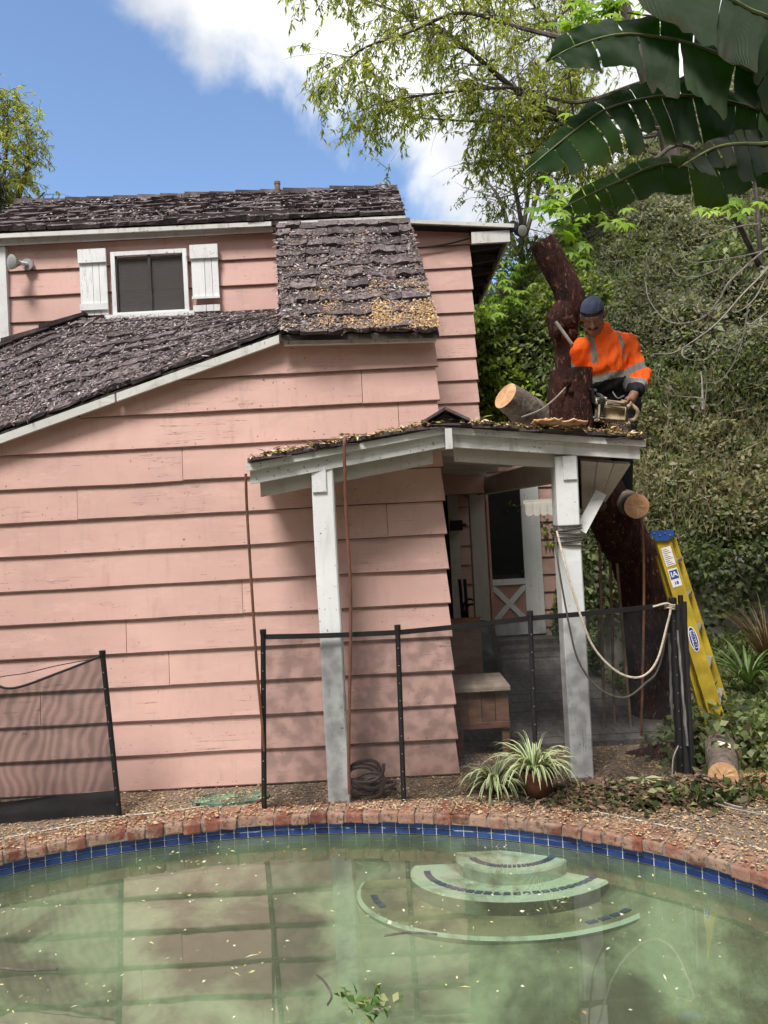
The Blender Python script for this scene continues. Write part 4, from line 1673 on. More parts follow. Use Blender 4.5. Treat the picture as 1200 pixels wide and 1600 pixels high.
# distinct shrubs standing out of the cover, each with its own leaf size and tint
SP, SD, SN, SL, SW, SCc = [], [], [], [], [], []
rgb_ = random.Random(21)
for k in range(95):
    x = rgb_.uniform(1.6, 6.8)
    y = rgb_.uniform(7.5, 13.0)
    p = Vector((x, y, hill_z(x, y)))
    qx, qy = px_of(p)
    if not (750 < qx < 1260 and 150 < qy < 860):
        continue
    R_ = rgb_.uniform(.22, .55)
    m_ = int(420 * (R_ / .4) ** 2)
    c = np.array(tuple(p)) + np.array([0, -.25, .25]) * R_
    d = rdir(m_)
    SP.append(c + d * R_ * RNG.uniform(.55, 1.0, (m_, 1)) * np.array([1, .8, .8]))
    SD.append(d + rdir(m_) * .8 + np.array([0, 0, rgb_.choice([-.6, .2, .6])]))
    SN.append(rdir(m_) + np.array([0, -.4, .8]))
    ls = rgb_.choice([.035, .05, .07, .10])
    SL.append(ls * RNG.uniform(.7, 1.3, m_))
    SW.append(ls * rgb_.choice([.18, .35, .55]) * RNG.uniform(.8, 1.2, m_))
    tint = rgb_.choice([IVY, IVY, GREY, GREY, LIME if x < 3.4 else IVY, BRWN if p.z < 3 else GREY])
    SCc.append(pal(tint * rgb_.uniform(.75, 1.25), m_))
lf = leaves(*[np.concatenate(v) for v in (SP, SD, SN, SL, SW, SCc)])
o = np_mesh('slope_shrubs', *lf[:2], M_LEAF, None, lf[2])
tag(o, 'mixed grey-green shrubs bulging from the slope above the retaining wall', 'shrubs', kind='stuff')
# dry grass on the lower slope
P = hill_samples(15000, (2.2, 7.0), (7.36, 9.4))
px = np.array([px_of(Vector(p)) for p in P])
ok = (px[:, 0] > 985) & (px[:, 0] < 1260) & (px[:, 1] > 600) & (px[:, 1] < 860) & (P[:, 2] < 3.0)
P = P[ok] + np.array([0, -.22, .14])
n = len(P)
lf = leaves(P, rdir(n) * .5 + np.array([0, -.25, 1.0]), rdir(n), RNG.uniform(.08, .20, n), RNG.uniform(.004, .009, n), pal([(.27, .24, .13), (.20, .21, .09), (.15, .18, .07), (.32, .28, .17), (.25, .16, .12), (.13, .17, .06)], n), 0)
o = np_mesh('slope_grass', *lf[:2], M_DRY, None, lf[2])
tag(o, 'dry grass and seed heads on the lower part of the slope above the ladder', 'grass', kind='stuff')
# fine dry stems in front of the leaves
n = 13000
P = hill_samples(n, (1.2, 8), (7.4, 14))
px = np.array([px_of(Vector(p)) for p in P])
ok = (px[:, 0] > 840) & (px[:, 0] < 1270) & (px[:, 1] > 60) & (px[:, 1] < 900)
P = P[ok]
n = len(P)
P = P + np.array([-.1, -.7, .6]) * RNG.uniform(.15, .55, (n, 1))
lf = leaves(P, rdir(n) + np.array([0, -.2, -.3]), rdir(n), RNG.uniform(.12, .34, n), RNG.uniform(.003, .007, n), pal([(.20, .18, .145), (.28, .25, .205), (.13, .115, .09), (.34, .31, .26)], n), 0)
o = np_mesh('dead_vine_stems', *lf[:2], M_DRY, None, lf[2])
tag(o, 'tangle of thin grey dead vine stems hanging over the slope', 'vines', kind='stuff')

# ivy and weeds on the flatter ground at the foot of the slope, right of the ladder
low = slope_foliage('low', 60000, (1.85, 6.5), (4.95, 7.15), .16, .075, .055, lambda P, px, a, b, n: pal(np.vstack([IVY * 1.25, IVY, [(.16, .19, .07), (.22, .23, .11), (.13, .10, .06)]]), n), up=.6, seed=5,
                    keepf=lambda P, px: (P[:, 0] > 2.25 - .3 * np.clip(P[:, 1] - 5.4, 0, 1.4) + .35 * np.clip(5.5 - P[:, 1], 0, 1)))
o = np_mesh('ground_ivy', *low[:2], M_LEAF, None, low[2])
tag(o, 'low ivy and weeds spreading over the ground right of the ladder', 'ivy', kind='stuff')
# ivy curtain hanging over the retaining wall
n = 4200
X = RNG.uniform(1.7, 5.6, n)
dn_ = RNG.beta(1.1, 2.6, n) * 1.15 * (.55 + .6 * np.array([mnoise.noise(Vector((x * 1.7, 4, 0))) for x in X]) + .25)
P = np.stack([X, 7.13 - RNG.uniform(0, .16, n), 1.30 - np.clip(dn_, 0, 1.2)], 1)
lf = leaves(P, rdir(n) + np.array([0, -.5, -.5]), rdir(n) + np.array([0, -1, .3]), RNG.uniform(.05, .09, n), RNG.uniform(.035, .06, n), pal(np.vstack([IVY, IVY * .8, [(.15, .16, .10)]]), n))
o = np_mesh('hanging_ivy', *lf[:2], M_LEAF, None, lf[2])
tag(o, 'ivy curtain hanging down over the pale retaining wall', 'ivy', kind='stuff')

# ------------------------------------------------------------------ grasses and small plants on the right
def blade_clump(name, label, cat, base, n, L, w, cols, spread=1.0, arch=.6, group=None, stripe=None, up=1.0, part='leaf', own=True):
    t = thing(name, label, cat, base, group)
    rg = random.Random(sum(map(ord, name)) + n)
    m = MB()
    for i in range(n):
        a = rg.uniform(0, 2 * math.pi)
        ll = L * rg.uniform(.55, 1.15)
        out = Vector((math.cos(a), math.sin(a), 0))
        d = (out * spread * rg.uniform(.3, 1.0) + Vector((0, 0, up))).normalized()
        p = Vector(base) + out * rg.uniform(0, .03)
        seg = 7
        pts = [p]
        for q in range(seg):
            d = (d + Vector((0, 0, -arch * (.12 + .10 * q) * rg.uniform(.7, 1.3)))).normalized()
            nxt = pts[-1] + d * ll / seg
            if nxt.z < .012:
                nxt.z = .012 + rg.uniform(0, .006)
            pts.append(nxt)
        V, F, mi = [], [], []
        for q, pp in enumerate(pts):
            dd = (pts[min(q + 1, seg)] - pts[max(q - 1, 0)]).normalized()
            sd = dd.cross(Vector((0, 0, 1)))
            sd = sd.normalized() if sd.length > .05 else Vector((-out.y, out.x, 0))
            nn = sd.cross(dd)
            ww = w * (1 - (q / seg) ** 2.2) * min(1, .55 + q * .3) + .0008
            for e, z in ((-.5, .18), (-.24, 0), (.24, 0), (.5, .18)):
                V.append(pp + sd * ww * e + nn * ww * z)
        for q in range(seg):
            for e in range(3):
                F.append((q * 4 + e, q * 4 + e + 1, q * 4 + e + 5, q * 4 + e + 4))
                mi.append(1 if e == 1 else 0)
        if own:
            mesh_obj(part, V, F, cols, t, True, mi)
        else:
            m.add(V, F)
            m.m[-len(F):] = mi
    if not own:
        m.build(part, cols, t, True)
    return t


def plain_leaf(name, c, var=.25):
    t = NT(name)
    col = t.ramp(t.noise(12, (1, 1, 1), 4), [(.3, tuple(x * (1 - var) for x in c)), (.7, tuple(x * (1 + var) for x in c))])
    f = t.n('MapRange', {0: t.rnd(), 1: 0., 2: 1., 3: .75, 4: 1.25}).outputs[0]
    col = t.mix(1.0, col, t.n('CombineColor', {0: f, 1: f, 2: f}).outputs[0], 'MULTIPLY')
    b = t.bsdf(col, .45, None, .3)
    tr_ = t.n('BsdfTranslucent', {0: t.mix(1.0, col, (1.2, 1.25, .7), 'MULTIPLY')}).outputs[0]
    return t.done(t.n('MixShader', {0: .25, 1: b, 2: tr_}).outputs[0])


M_SPG, M_SPW = plain_leaf('spider_leaf_green', (.10, .17, .06)), plain_leaf('spider_leaf_cream', (.46, .47, .29), .12)
M_STRAW, M_STRAW2 = plain_leaf('dry_grass', (.24, .15, .09)), plain_leaf('dry_grass_mid', (.17, .13, .06))
pot_c = gp(842, 1248)
pot = thing('plant_pot', 'dark brown pot under the upper spider plant', 'plant pot', pot_c)
prof = [(.062, .0), (.085, .10), (.093, .145), (.100, .147), (.100, .175), (.088, .175), (.084, .14)]
V, Fc = [], []
for r_, z_ in prof:
    for k in range(20):
        a = 2 * math.pi * k / 20
        V.append(pot_c + Vector((r_ * math.cos(a), r_ * math.sin(a), z_)))
for i in range(len(prof) - 1):
    for k in range(20):
        k2 = (k + 1) % 20
        Fc.append((i * 20 + k, i * 20 + k2, (i + 1) * 20 + k2, (i + 1) * 20 + k))
Fc.append(tuple(range(20))[::-1])
mesh_obj('pot_wall', V, Fc, M_TERRA, pot, True)
MB().tube([pot_c + Vector((0, 0, .12)), pot_c + Vector((0, 0, .145))], .083, 16).build('soil', M_DARKW, pot)
blade_clump('spider_plant', 'striped spider plant arching out of the brown pot', 'plant', pot_c + Vector((-.02, 0, .15)), 100, .33, .020, [M_SPW, M_SPG], 1.0, .75, 'spider plants by the pool')
blade_clump('spider_plant', 'lower striped spider plant spilling onto the bricks beside the pot', 'plant', gp(775, 1240) + Vector((0, .04, .03)), 95, .29, .019, [M_SPW, M_SPG], 1.2, .8, 'spider plants by the pool')
blade_clump('dry_grass_tuft', 'reddish dry grass tuft on the bank right of the ladder', 'grass', Vector((3.05, 6.0, .35)), 110, .62, .014, [M_STRAW, M_STRAW2], .75, .35, own=False, part='blades')
M_FERN = plain_leaf('fern_green', (.11, .17, .05))
blade_clump('green_tuft', 'green strap-leaved clump below the dry grass tuft', 'plant', Vector((2.75, 5.75, .28)), 34, .38, .03, [M_FERN, M_FERN], .9, .5, own=False, part='blades')

# ------------------------------------------------------------------ giant bird-of-paradise leaves at the upper right
def gloss_leaf():
    t = NT('dark_banana_leaf')
    a = t.n('Attribute', attribute_name='Col').outputs['Color']
    w = t.n('TexWave', {'Vector': t.co((1, 1, 1), False, 'UV'), 'Scale': 26.0, 'Distortion': .6, 'Detail': 2.0}, wave_type='BANDS', bands_direction='X').outputs['Fac']
    c = t.mix(t.rng(w, .2, .8, 0, .35), a, t.mix(1.0, a, (.55, .6, .6), 'MULTIPLY'))
    b = t.bsdf(c, .48, t.bump(w, .6, .006), .16)
    tr_ = t.n('BsdfTranslucent', {0: t.mix(1.0, a, (1.6, 2.0, .7), 'MULTIPLY')}).outputs[0]
    return t.done(t.n('MixShader', {0: .38, 1: b, 2: tr_}).outputs[0])


M_BAN = gloss_leaf()
M_RIB = plain_leaf('leaf_midrib', (.13, .15, .06))
M_PSTEM = bark('banana_stem', (.06, .055, .035), (.14, .12, .075), (.24, .20, .13), (1, 1, .2), 10, .5)
ban = thing('bird_of_paradise', 'giant bird-of-paradise plant with torn dark leaves hanging in from the right', 'plant', (3.35, 5.1, 0))
st = spline([(3.35, 5.1, -.05), (3.32, 5.05, 1.6), (3.28, 5.0, 3.0), (3.2, 4.95, 3.9)], 6)
MB().tube(st, [.11 - .04 * i / (len(st) - 1) for i in range(len(st))], 12, jit=.05).build('stem', M_PSTEM, ban, True)


def banana_leaf(mid, hw_up, hw_dn, tears, seed, c1, c2, hang=.75, upflip=.35):
    """mid: midrib points from petiole to tip. Blade halves are made of separate torn strips that droop."""
    rg = random.Random(seed)
    mid = spline(mid, 10)
    n = len(mid)
    leaf = MB()
    cols, uvs = [], []
    Vv, Ff, Cc, Uu = [], [], [], []
    for side, hw in ((1, hw_up), (-1, hw_dn)):
        i = 0
        while i < n - 1:
            ln = rg.choice(tears)
            j = min(n - 1, i + ln)
            droop = hang * rg.uniform(.7, 1.7) if side < 0 else -upflip * rg.uniform(.2, 1.0)
            swing = rg.uniform(-.05, .05)
            twist = rg.uniform(-.22, .22)
            cc = Vector(c1).lerp(Vector(c2), rg.random() ** 2)
            edge = rg.uniform(.72, 1.12)
            NW = 5
            b0 = len(Vv)
            for k in range(i, j + 1):
                p = mid[k]
                d = (mid[min(k + 1, n - 1)] - mid[max(k - 1, 0)]).normalized()
                f = k / (n - 1)
                wd = hw * (math.sin(math.pi * min(1, .12 + .88 * f) ** .85) ** .55) * edge
                if f > .93:
                    wd *= max(.12, (1 - f) / .07)
                sd = d.cross(Vector((0, -1, .25))).normalized()
                if sd.z < 0:
                    sd = -sd
                sd = sd * side
                gap = 0.0
                if k == i and i > 0:
                    gap = .003
                if k == j and j < n - 1:
                    gap = -.003
                for q in range(NW + 1):
                    u = q / NW
                    out = sd * math.cos(droop * u * .9) + Vector((0, -.55, 0)) * math.sin(droop * u) * (.35 if side < 0 else .8) + Vector((0, 0, -1)) * max(0, math.sin(droop * u)) * .6
                    pp = p + out * wd * u + d * (gap * (1 + 1.2 * u) + swing * u * wd + .18 * wd * u * side * 0) + Vector((0, twist * (k - (i + j) / 2) / max(1, j - i) * wd * u, 0))
                    rag = .05 * mnoise.noise(Vector((k * .45, seed * 3.1 + side, 0))) * wd / .3 if q == NW else 0.0
                    Vv.append(pp + out * rag + Vector((0, .05 * u * mnoise.noise(pp * 5 + Vector((seed, 0, 0))) + .012 * mnoise.noise(pp * 21), .03 * u * mnoise.noise(pp * 4 + Vector((0, seed, 0))))))
                    brn = (.55 if q == NW else (.12 if q == NW - 1 else 0.0)) * max(0, mnoise.noise(pp * 9) + .35)
                    Cc.append((cc * rg.uniform(.94, 1.06)).lerp(Vector((.12, .075, .035)), min(1, brn)))
                    Uu.append((f * 3.0, u))
            m_ = j - i
            for k in range(m_):
                for q in range(NW):
                    a = b0 + k * (NW + 1) + q
                    Ff.append((a, a + 1, a + NW + 2, a + NW + 1))
            i = j
    o = np_mesh('leaf', np.array([tuple(v) for v in Vv]), np.array(Ff), M_BAN, ban, np.array([tuple(c) for c in Cc]), True)
    uv = o.data.uv_layers.new(name='UVMap')
    li = np.empty(len(o.data.loops), dtype=np.int32)
    o.data.loops.foreach_get('vertex_index', li)
    uv.data.foreach_set('uv', np.array(Uu, dtype=np.float32)[li].ravel())
    MB().tube(mid, [.018 - .013 * i / (n - 1) for i in range(n)], 6).build('midrib', M_RIB, o, True)
    return o


D1, D2, D3 = (.014, .040, .010), (.030, .072, .016), (.07, .13, .025)
top = Vector(st[-1])
banana_leaf([top, at(1230, 60, 4.75), at(1165, 12, 4.7), at(1090, -25, 4.65), at(1010, -60, 4.6), at(930, -110, 4.55)], .34, .42, [9, 13, 16], 1, D1, D2, .35, .1)
banana_leaf([top - Vector((0, 0, .1)), at(1225, 150, 4.8), at(1150, 100, 4.75), at(1083, 70, 4.7), at(1013, 56, 4.65), at(960, 55, 4.6), at(900, 72, 4.55), at(853, 97, 4.5)], .20, .34, [7, 10, 13], 2, D1, D2, .5, .3)
banana_leaf([top - Vector((0, 0, .25)), at(1220, 195, 4.95), at(1133, 158, 4.9), at(1076, 150, 4.85), at(1015, 153, 4.8), at(950, 170, 4.72), at(908, 197, 4.68), at(860, 235, 4.62), at(818, 270, 4.6)], .13, .40, [4, 6, 8, 11], 3, D1, D2, .85, .3)
banana_leaf([top - Vector((0, 0, .4)), at(1210, 255, 5.15), at(1120, 262, 5.1), at(1033, 258, 5.05), at(965, 285, 5.0), at(920, 305, 4.95), at(880, 325, 4.9)], .10, .27, [4, 5, 6, 8], 4, D2, D3, .8, .2)
banana_leaf([top - Vector((0, 0, .3)), at(1240, 235, 4.7), at(1180, 225, 4.68), at(1120, 230, 4.66), at(1060, 262, 4.62)], .12, .26, [2, 3, 4], 8, (.02, .03, .022), (.045, .05, .03), 1.0, .3)

# bright broad-leaved tree showing between and above the giant leaves
PALM = [(.26, .40, .05), (.19, .32, .04), (.34, .46, .08), (.14, .24, .03)]


def broadleaf(name, label, stems, clusters, seed, Ll=.13):
    t = thing(name, label, 'tree', tuple(stems[0][0]))
    for s in stems:
        w = spline(s, 6)
        MB().tube(w, [.035 - .028 * i / (len(w) - 1) for i in range(len(w))], 6).build('trunk' if s is stems[0] else 'limb', M_LIMB, t, True)
    P, D, N = [], [], []
    rg = random.Random(seed)
    for (px, py, Y, rx_, ry_, n) in clusters:
        for _ in range(n):
            c = at(px + rg.gauss(0, rx_), py + rg.gauss(0, ry_), Y + rg.gauss(0, .15))
            a0 = rg.uniform(0, 6.28)
            tilt = Vector((rg.gauss(0, .35), rg.gauss(-.5, .3), 1)).normalized()
            ex = tilt.orthogonal().normalized()
            ey = tilt.cross(ex)
            for k in range(7):
                a = a0 + k * 6.28 / 7
                P.append(tuple(c))
                D.append(tuple(ex * math.cos(a) + ey * math.sin(a) - tilt * .35))
                N.append(tuple(tilt))
    n = len(P)
    lf = leaves(np.array(P), np.array(D), np.array(N), RNG.uniform(.75, 1.1, n) * Ll, RNG.uniform(.32, .42, n) * Ll, np.repeat(pal(PALM, n // 7 + 1), 7, axis=0)[:n])
    np_mesh('crown', *lf[:2], M_LEAF, t, lf[2])
    return t


broadleaf('broadleaf_tree', 'bright green hand-leaved tree behind the worker and the giant leaves', [[(4.55, 8.7, 2.8), (4.5, 8.5, 4.4), at(1160, 120, 8.2), at(1080, 40, 7.8), at(980, 20, 7.6)], [(4.5, 8.5, 4.4), at(1080, 230, 7.8), at(980, 290, 7.5), at(900, 310, 7.4)]],
          [(860, 320, 7.3, 16, 14, 12), (885, 350, 7.2, 16, 18, 14), (900, 385, 7.1, 10, 14, 7), (870, 295, 7.4, 18, 14, 10), (940, 310, 7.4, 26, 16, 9), (920, 20, 7.6, 24, 16, 26), (975, 15, 7.6, 34, 16, 34), (1030, 30, 7.7, 20, 14, 12), (900, 55, 7.7, 14, 10, 7), (905, 175, 7.5, 8, 6, 4), (1150, 325, 7.0, 26, 14, 12), (965, 340, 7.2, 10, 12, 4)], 4)
broadleaf('sapling', 'lime-green sapling in a bright patch behind the cut trunk', [[(2.3, 10.2, 2.6), (2.1, 9.9, 3.6), at(780, 520, 9.6)]],
          [(775, 500, 9.5, 14, 24, 26), (800, 470, 9.6, 16, 20, 20), (765, 560, 9.5, 9, 20, 14), (790, 430, 9.8, 16, 16, 14)], 9, .12)

# bare pale branches reaching across the slope from the right
M_BARE = M_BRANCH
bs_ = thing('bare_shrub', 'leafless pale branches curving across the dark slope at the right', 'shrub', (3.75, 6.6, .3))
bs_root = Vector((3.85, 6.6, .25))
main = spline([bs_root, (3.9, 6.5, 2.4), at(1215, 380, 6.3)], 6)
MB().tube(main, [.05 - .03 * i / (len(main) - 1) for i in range(len(main))], 7).build('stem', M_BARE, bs_, True)
for k, (pts, r_) in enumerate((
        ([(1215, 400), (1190, 430), (1160, 460), (1120, 505), (1080, 535), (1050, 552), (1020, 553)], .011),
        ([(1215, 380), (1190, 395), (1140, 440), (1126, 465), (1100, 495), (1070, 505), (1040, 500), (1015, 470), (1008, 440)], .010),
        ([(1205, 415), (1180, 465), (1150, 488), (1130, 475), (1122, 462)], .007),
        ([(1170, 475), (1160, 530), (1145, 570), (1125, 595), (1104, 598)], .007),
        ([(1185, 350), (1150, 355), (1110, 370), (1085, 368), (1070, 358)], .007),
        ([(1200, 390), (1160, 400), (1110, 408), (1075, 408), (1060, 380)], .006),
        ([(1120, 500), (1085, 478), (1060, 470), (1048, 440)], .006),
        ([(1130, 470), (1110, 485), (1090, 480), (1098, 462)], .005),
        ([(1080, 535), (1066, 548), (1072, 560), (1100, 562), (1125, 545)], .006),
        ([(1125, 420), (1090, 432), (1060, 430), (1045, 410)], .006),
        ([(1050, 552), (1035, 525), (1018, 505)], .005),
        ([(1160, 530), (1140, 545), (1122, 533)], .005),
        ([(1210, 480), (1175, 505), (1160, 505)], .006),
        ([(1098, 640), (1097, 600), (1095, 580)], .012),
        ([(1100, 640), (1104, 605), (1102, 578)], .009),
        ([(1098, 622), (1075, 620), (1050, 618)], .006),
        ([(1040, 690), (1045, 640), (1038, 600), (1020, 585)], .006))):
    Y0 = 6.3 if k < 13 else 7.3
    w = spline([at(px, py, Y0 + .05 * i * (1 if k % 2 else -1)) for i, (px, py) in enumerate(pts)], 5)
    MB().tube(w, [r_ * (1 - .6 * i / (len(w) - 1)) for i in range(len(w))], 5).build('branch', M_BARE, bs_, True)


# ================================================================== CUT TREE, LOGS
felled = thing('felled_tree', 'thick red-barked tree cut down to a stump and a leaning limb behind the porch', 'tree', (1.95, 5.85, 0))


def trunk_tube(pts, rs, n=18, amp=.06, freq=3.0, seed=0, k=6):
    """Lumpy trunk: returns an MB with bark on the sides (0) and cut wood on the ends (1)."""
    P = spline(pts, k)
    R = list(np.interp(np.linspace(0, len(pts) - 1, len(P)), range(len(pts)), rs))
    m = MB()
    prev = None
    for i, p in enumerate(P):
        d = (P[min(i + 1, len(P) - 1)] - P[max(i - 1, 0)]).normalized()
        a = d.orthogonal().normalized() if prev is None else (prev - d * prev.dot(d)).normalized()
        prev = a
        b2 = d.cross(a)
        for q in range(n):
            t = 2 * math.pi * q / n
            v = a * math.cos(t) + b2 * math.sin(t)
            rr = R[i] * (1 + amp * mnoise.noise((p + v * R[i]) * freq * 2 + Vector((seed, 0, 0))) + amp * .7 * mnoise.noise((p + v * R[i]) * freq * 6 + Vector((seed, 0, 0))))
            m.v.append(p + v * rr)
    for i in range(len(P) - 1):
        for q in range(n):
            q2 = (q + 1) % n
            m.f.append((i * n + q, i * n + q2, (i + 1) * n + q2, (i + 1) * n + q))
            m.m.append(0)
    m.f.append(tuple(range(n))[::-1])
    m.f.append(tuple((len(P) - 1) * n + q for q in range(n)))
    m.m += [1, 1]
    return m


base_pts = [(2.15, 5.95, -.15), (2.08, 5.9, .35), at(1002, 905, 5.75), at(968, 830, 5.6), at(925, 745, 5.38), at(897, 680, 5.24), at(891, 578, 5.2)]
trunk_tube(base_pts, [.25, .21, .18, .18, .175, .16, .15], 26, .10, seed=1, k=7).build('trunk', [M_BARKRED, M_CUT], felled, True)
trunk_tube([at(905, 690, 5.5), at(890, 600, 5.55), at(884, 545, 5.55), at(880, 500, 5.52), at(893, 470, 5.5), at(868, 418, 5.48), at(846, 377, 5.45)], [.10, .088, .085, .115, .108, .102, .095], 24, .11, seed=4, k=7).build('limb', [M_BARKRED, M_CUT], felled, True)
# burr on the limb and pruned knots on the stump
for (px, py, Y, r_) in ((887, 503, 5.44, .055), (875, 514, 5.45, .045), (894, 522, 5.45, .04), (885, 600, 5.07, .03), (893, 610, 5.06, .022)):
    c = at(px, py, Y)
    bm = bmesh.new()
    bmesh.ops.create_icosphere(bm, subdivisions=3, radius=r_)
    for v in bm.verts:
        v.co *= 1 + .45 * mnoise.noise(v.co * 38 + c * 9) + .2 * mnoise.noise(v.co * 90)
        v.co += c
    me = bpy.data.meshes.new('burr')
    bm.to_mesh(me)
    bm.free()
    me.materials.append(M_BARKRED)
    me.polygons.foreach_set('use_smooth', [True] * len(me.polygons))
    o = bpy.data.objects.new('burr', me)
    COL.objects.link(o)
    put(o, felled)
# pale branch stub crossing in front of the limb
MB().tube([at(868, 503, 5.35), at(894, 538, 5.33)], [.014, .012], 8).build('branch_stub', M_BRANCH, felled, True)
MB().tube(spline([at(889, 600, 5.06), at(868, 622, 5.05), at(845, 640, 5.02), at(815, 652, 5.0)], 5), [.006] * 16, 5).build('twig', M_BRANCH, felled, True)


def log(name, label, p0, p1, r0, r1, bm_=None, seed=0, group='cut logs'):
    p0, p1 = Vector(p0), Vector(p1)
    t = thing(name, label, 'log', ((p0 + p1) / 2), group)
    m = trunk_tube([p0, p0.lerp(p1, .33), p0.lerp(p1, .66), p1], [r0, (r0 * 2 + r1) / 3, (r0 + 2 * r1) / 3, r1], 22, .05, seed=seed, k=4)
    m.m[-2:] = [0, 0]
    # faces at the ends stay bark-backed; the cut discs are parts of their own
    body = MB()
    body.v, body.f, body.m = m.v, m.f[:-2], m.m[:-2]
    body.build('bark', bm_ or M_BARKGREY, t, True)
    n = 22
    for ring, d in ((m.v[:n], (p0 - p1)), (m.v[-n:], (p1 - p0))):
        d = d.normalized()
        c = sum(ring, Vector((0, 0, 0))) / n
        vs = [c + d * .002] + [c + (v - c) * .5 + d * .004 * random.random() for v in ring] + list(ring)
        fs = [(0, 1 + q, 1 + (q + 1) % n) for q in range(n)] + [(1 + q, 1 + n + q, 1 + n + (q + 1) % n, 1 + (q + 1) % n) for q in range(n)]
        mesh_obj('cut_face', vs, fs, M_CUT, t)
    return t


log('log', 'cut log lying on the slope just left of the standing stump', at(790, 618, 5.9), at(846, 660, 6.1), .115, .15, seed=3)
log('log', 'horizontal cut log end under the worker, facing the pool', at(995, 791, 5.15), at(930, 765, 6.2), .088, .10, seed=6, bm_=M_BARKGREY)
lg = log('log', 'short bark-covered log on the ground with a pale chalked number', gp(1133, 1238) + Vector((.005, .02, .085)), gp(1128, 1185) + Vector((0, .02, .10)), .083, .105, seed=8)
log('log', 'split orange log lying behind the bundled fence posts', at(1040, 1188, 5.0), at(1104, 1184, 4.95), .045, .042, bm_=M_CUT, seed=9)
log('log', 'dark brown log half hidden behind the fence mesh', at(985, 1195, 5.1), at(1052, 1180, 4.95), .09, .09, bm_=M_BARKRED, seed=12)


def text_obj(name, body, loc, ex, ey, size, mat, parent, depth=.0008, bold=0.0):
    cu = bpy.data.curves.new(name, 'FONT')
    cu.body = body
    cu.size = size
    cu.align_x = 'CENTER'
    cu.align_y = 'CENTER'
    cu.extrude = depth
    cu.offset = bold
    tmp = bpy.data.objects.new(name, cu)
    COL.objects.link(tmp)
    me = bpy.data.meshes.new_from_object(tmp.evaluated_get(bpy.context.evaluated_depsgraph_get()))
    bpy.data.objects.remove(tmp)
    me.materials.clear()
    me.materials.append(mat)
    o = bpy.data.objects.new(name, me)
    COL.objects.link(o)
    ex, ey = Vector(ex).normalized(), Vector(ey)
    ez = ex.cross(ey).normalized()
    ey = ez.cross(ex)
    Mx = Matrix((ex, ey, ez)).transposed().to_4x4()
    off = Vector((0, 0, 0))
    p = parent
    while p is not None:
        off += p.location
        p = p.parent
    Mx.translation = Vector(loc) - off
    o.parent = parent
    o.matrix_basis = Mx
    return o


M_CHALK = simple('chalk_mark', (.62, .52, .45), .9, .2, 40, bump=0)
la, lb = gp(1133, 1238) + Vector((.005, .02, .085)), gp(1128, 1185) + Vector((0, .02, .10))
ld = (lb - la).normalized()
nn = Vector((0, -.55, .84))
nn = (nn - ld * nn.dot(ld)).normalized()
text_obj('chalk_number', '71', la.lerp(lb, .42) + nn * .103, ld.cross(nn), ld, .085, M_CHALK, lg, .003, .004)

# ================================================================== FENCES
def mesh_mat(name, base=.40, s1=7.0, amp=.16, wave=True):
    """Fine black safety netting: mostly see-through, density drifting with the weave."""
    t = NT(name)
    co = t.co((1, 1, 1), False)
    n = t.n('TexNoise', {'Vector': co, 'Scale': s1, 'Detail': 2.0, 'Roughness': .4}).outputs['Fac']
    d = t.rng(n, .35, .65, base - amp / 2, base + amp / 2)
    if wave:
        w = t.n('TexWave', {'Vector': co, 'Scale': 5.5, 'Distortion': 9.0, 'Detail': 1.0, 'Detail Scale': .8}, wave_type='RINGS', rings_direction='Y').outputs['Fac']
        d = t.math('ADD', d, t.rng(w, 0, 1, -.075, .075))
    b = t.bsdf((.018, .018, .019), .7, None, .2)
    tr_ = t.n('BsdfTransparent').outputs[0]
    return t.done(t.n('MixShader', {0: d, 1: tr_, 2: b}).outputs[0])


M_NET1 = mesh_mat('fence_netting_sagging', .58, 5.0, .10, True)
M_NET2 = mesh_mat('fence_netting', .42, 12.0, .24, False)
M_NETB = simple('black_fabric_band', (.016, .016, .017), .8, .3)


def fence_post(px_t, py_t, base, Y, parent, r=.0155, lean=True):
    top = at(px_t, py_t, Y)
    m = MB().tube([base, base.lerp(top, .5), top], r, 10)
    m.tube([top - Vector((0, 0, .018)), top + Vector((0, 0, .010))], r * 1.25, 10)
    p = m.build('post', M_BLACK, parent, True)
    for k in range(9):
        c = base.lerp(top, .08 + .1 * k)
        MB().tube([c + Vector((0, -r - .0005, 0)), c + Vector((0, -r - .004, 0))], .0035, 6).build('rivet', M_METAL, p)
    return top


def net(parent, pts_top, pts_bot, mat, n=14, y_off=.0, name='netting'):
    """Curtain of netting between a top line and a bottom line."""
    V, F = [], []
    tp, bt = spline(pts_top, n), spline(pts_bot, n)
    rows = 6
    for i in range(len(tp)):
        for r_ in range(rows + 1):
            f = r_ / rows
            p = tp[i].lerp(bt[i], f)
            p = p + Vector((0, .012 * mnoise.noise(Vector((p.x * 3, f * 2, 1))) + y_off, 0))
            V.append(p)
    for i in range(len(tp) - 1):
        for r_ in range(rows):
            a = i * (rows + 1) + r_
            F.append((a, a + rows + 1, a + rows + 2, a + 1))
    return mesh_obj(name, V, F, mat, parent, True)


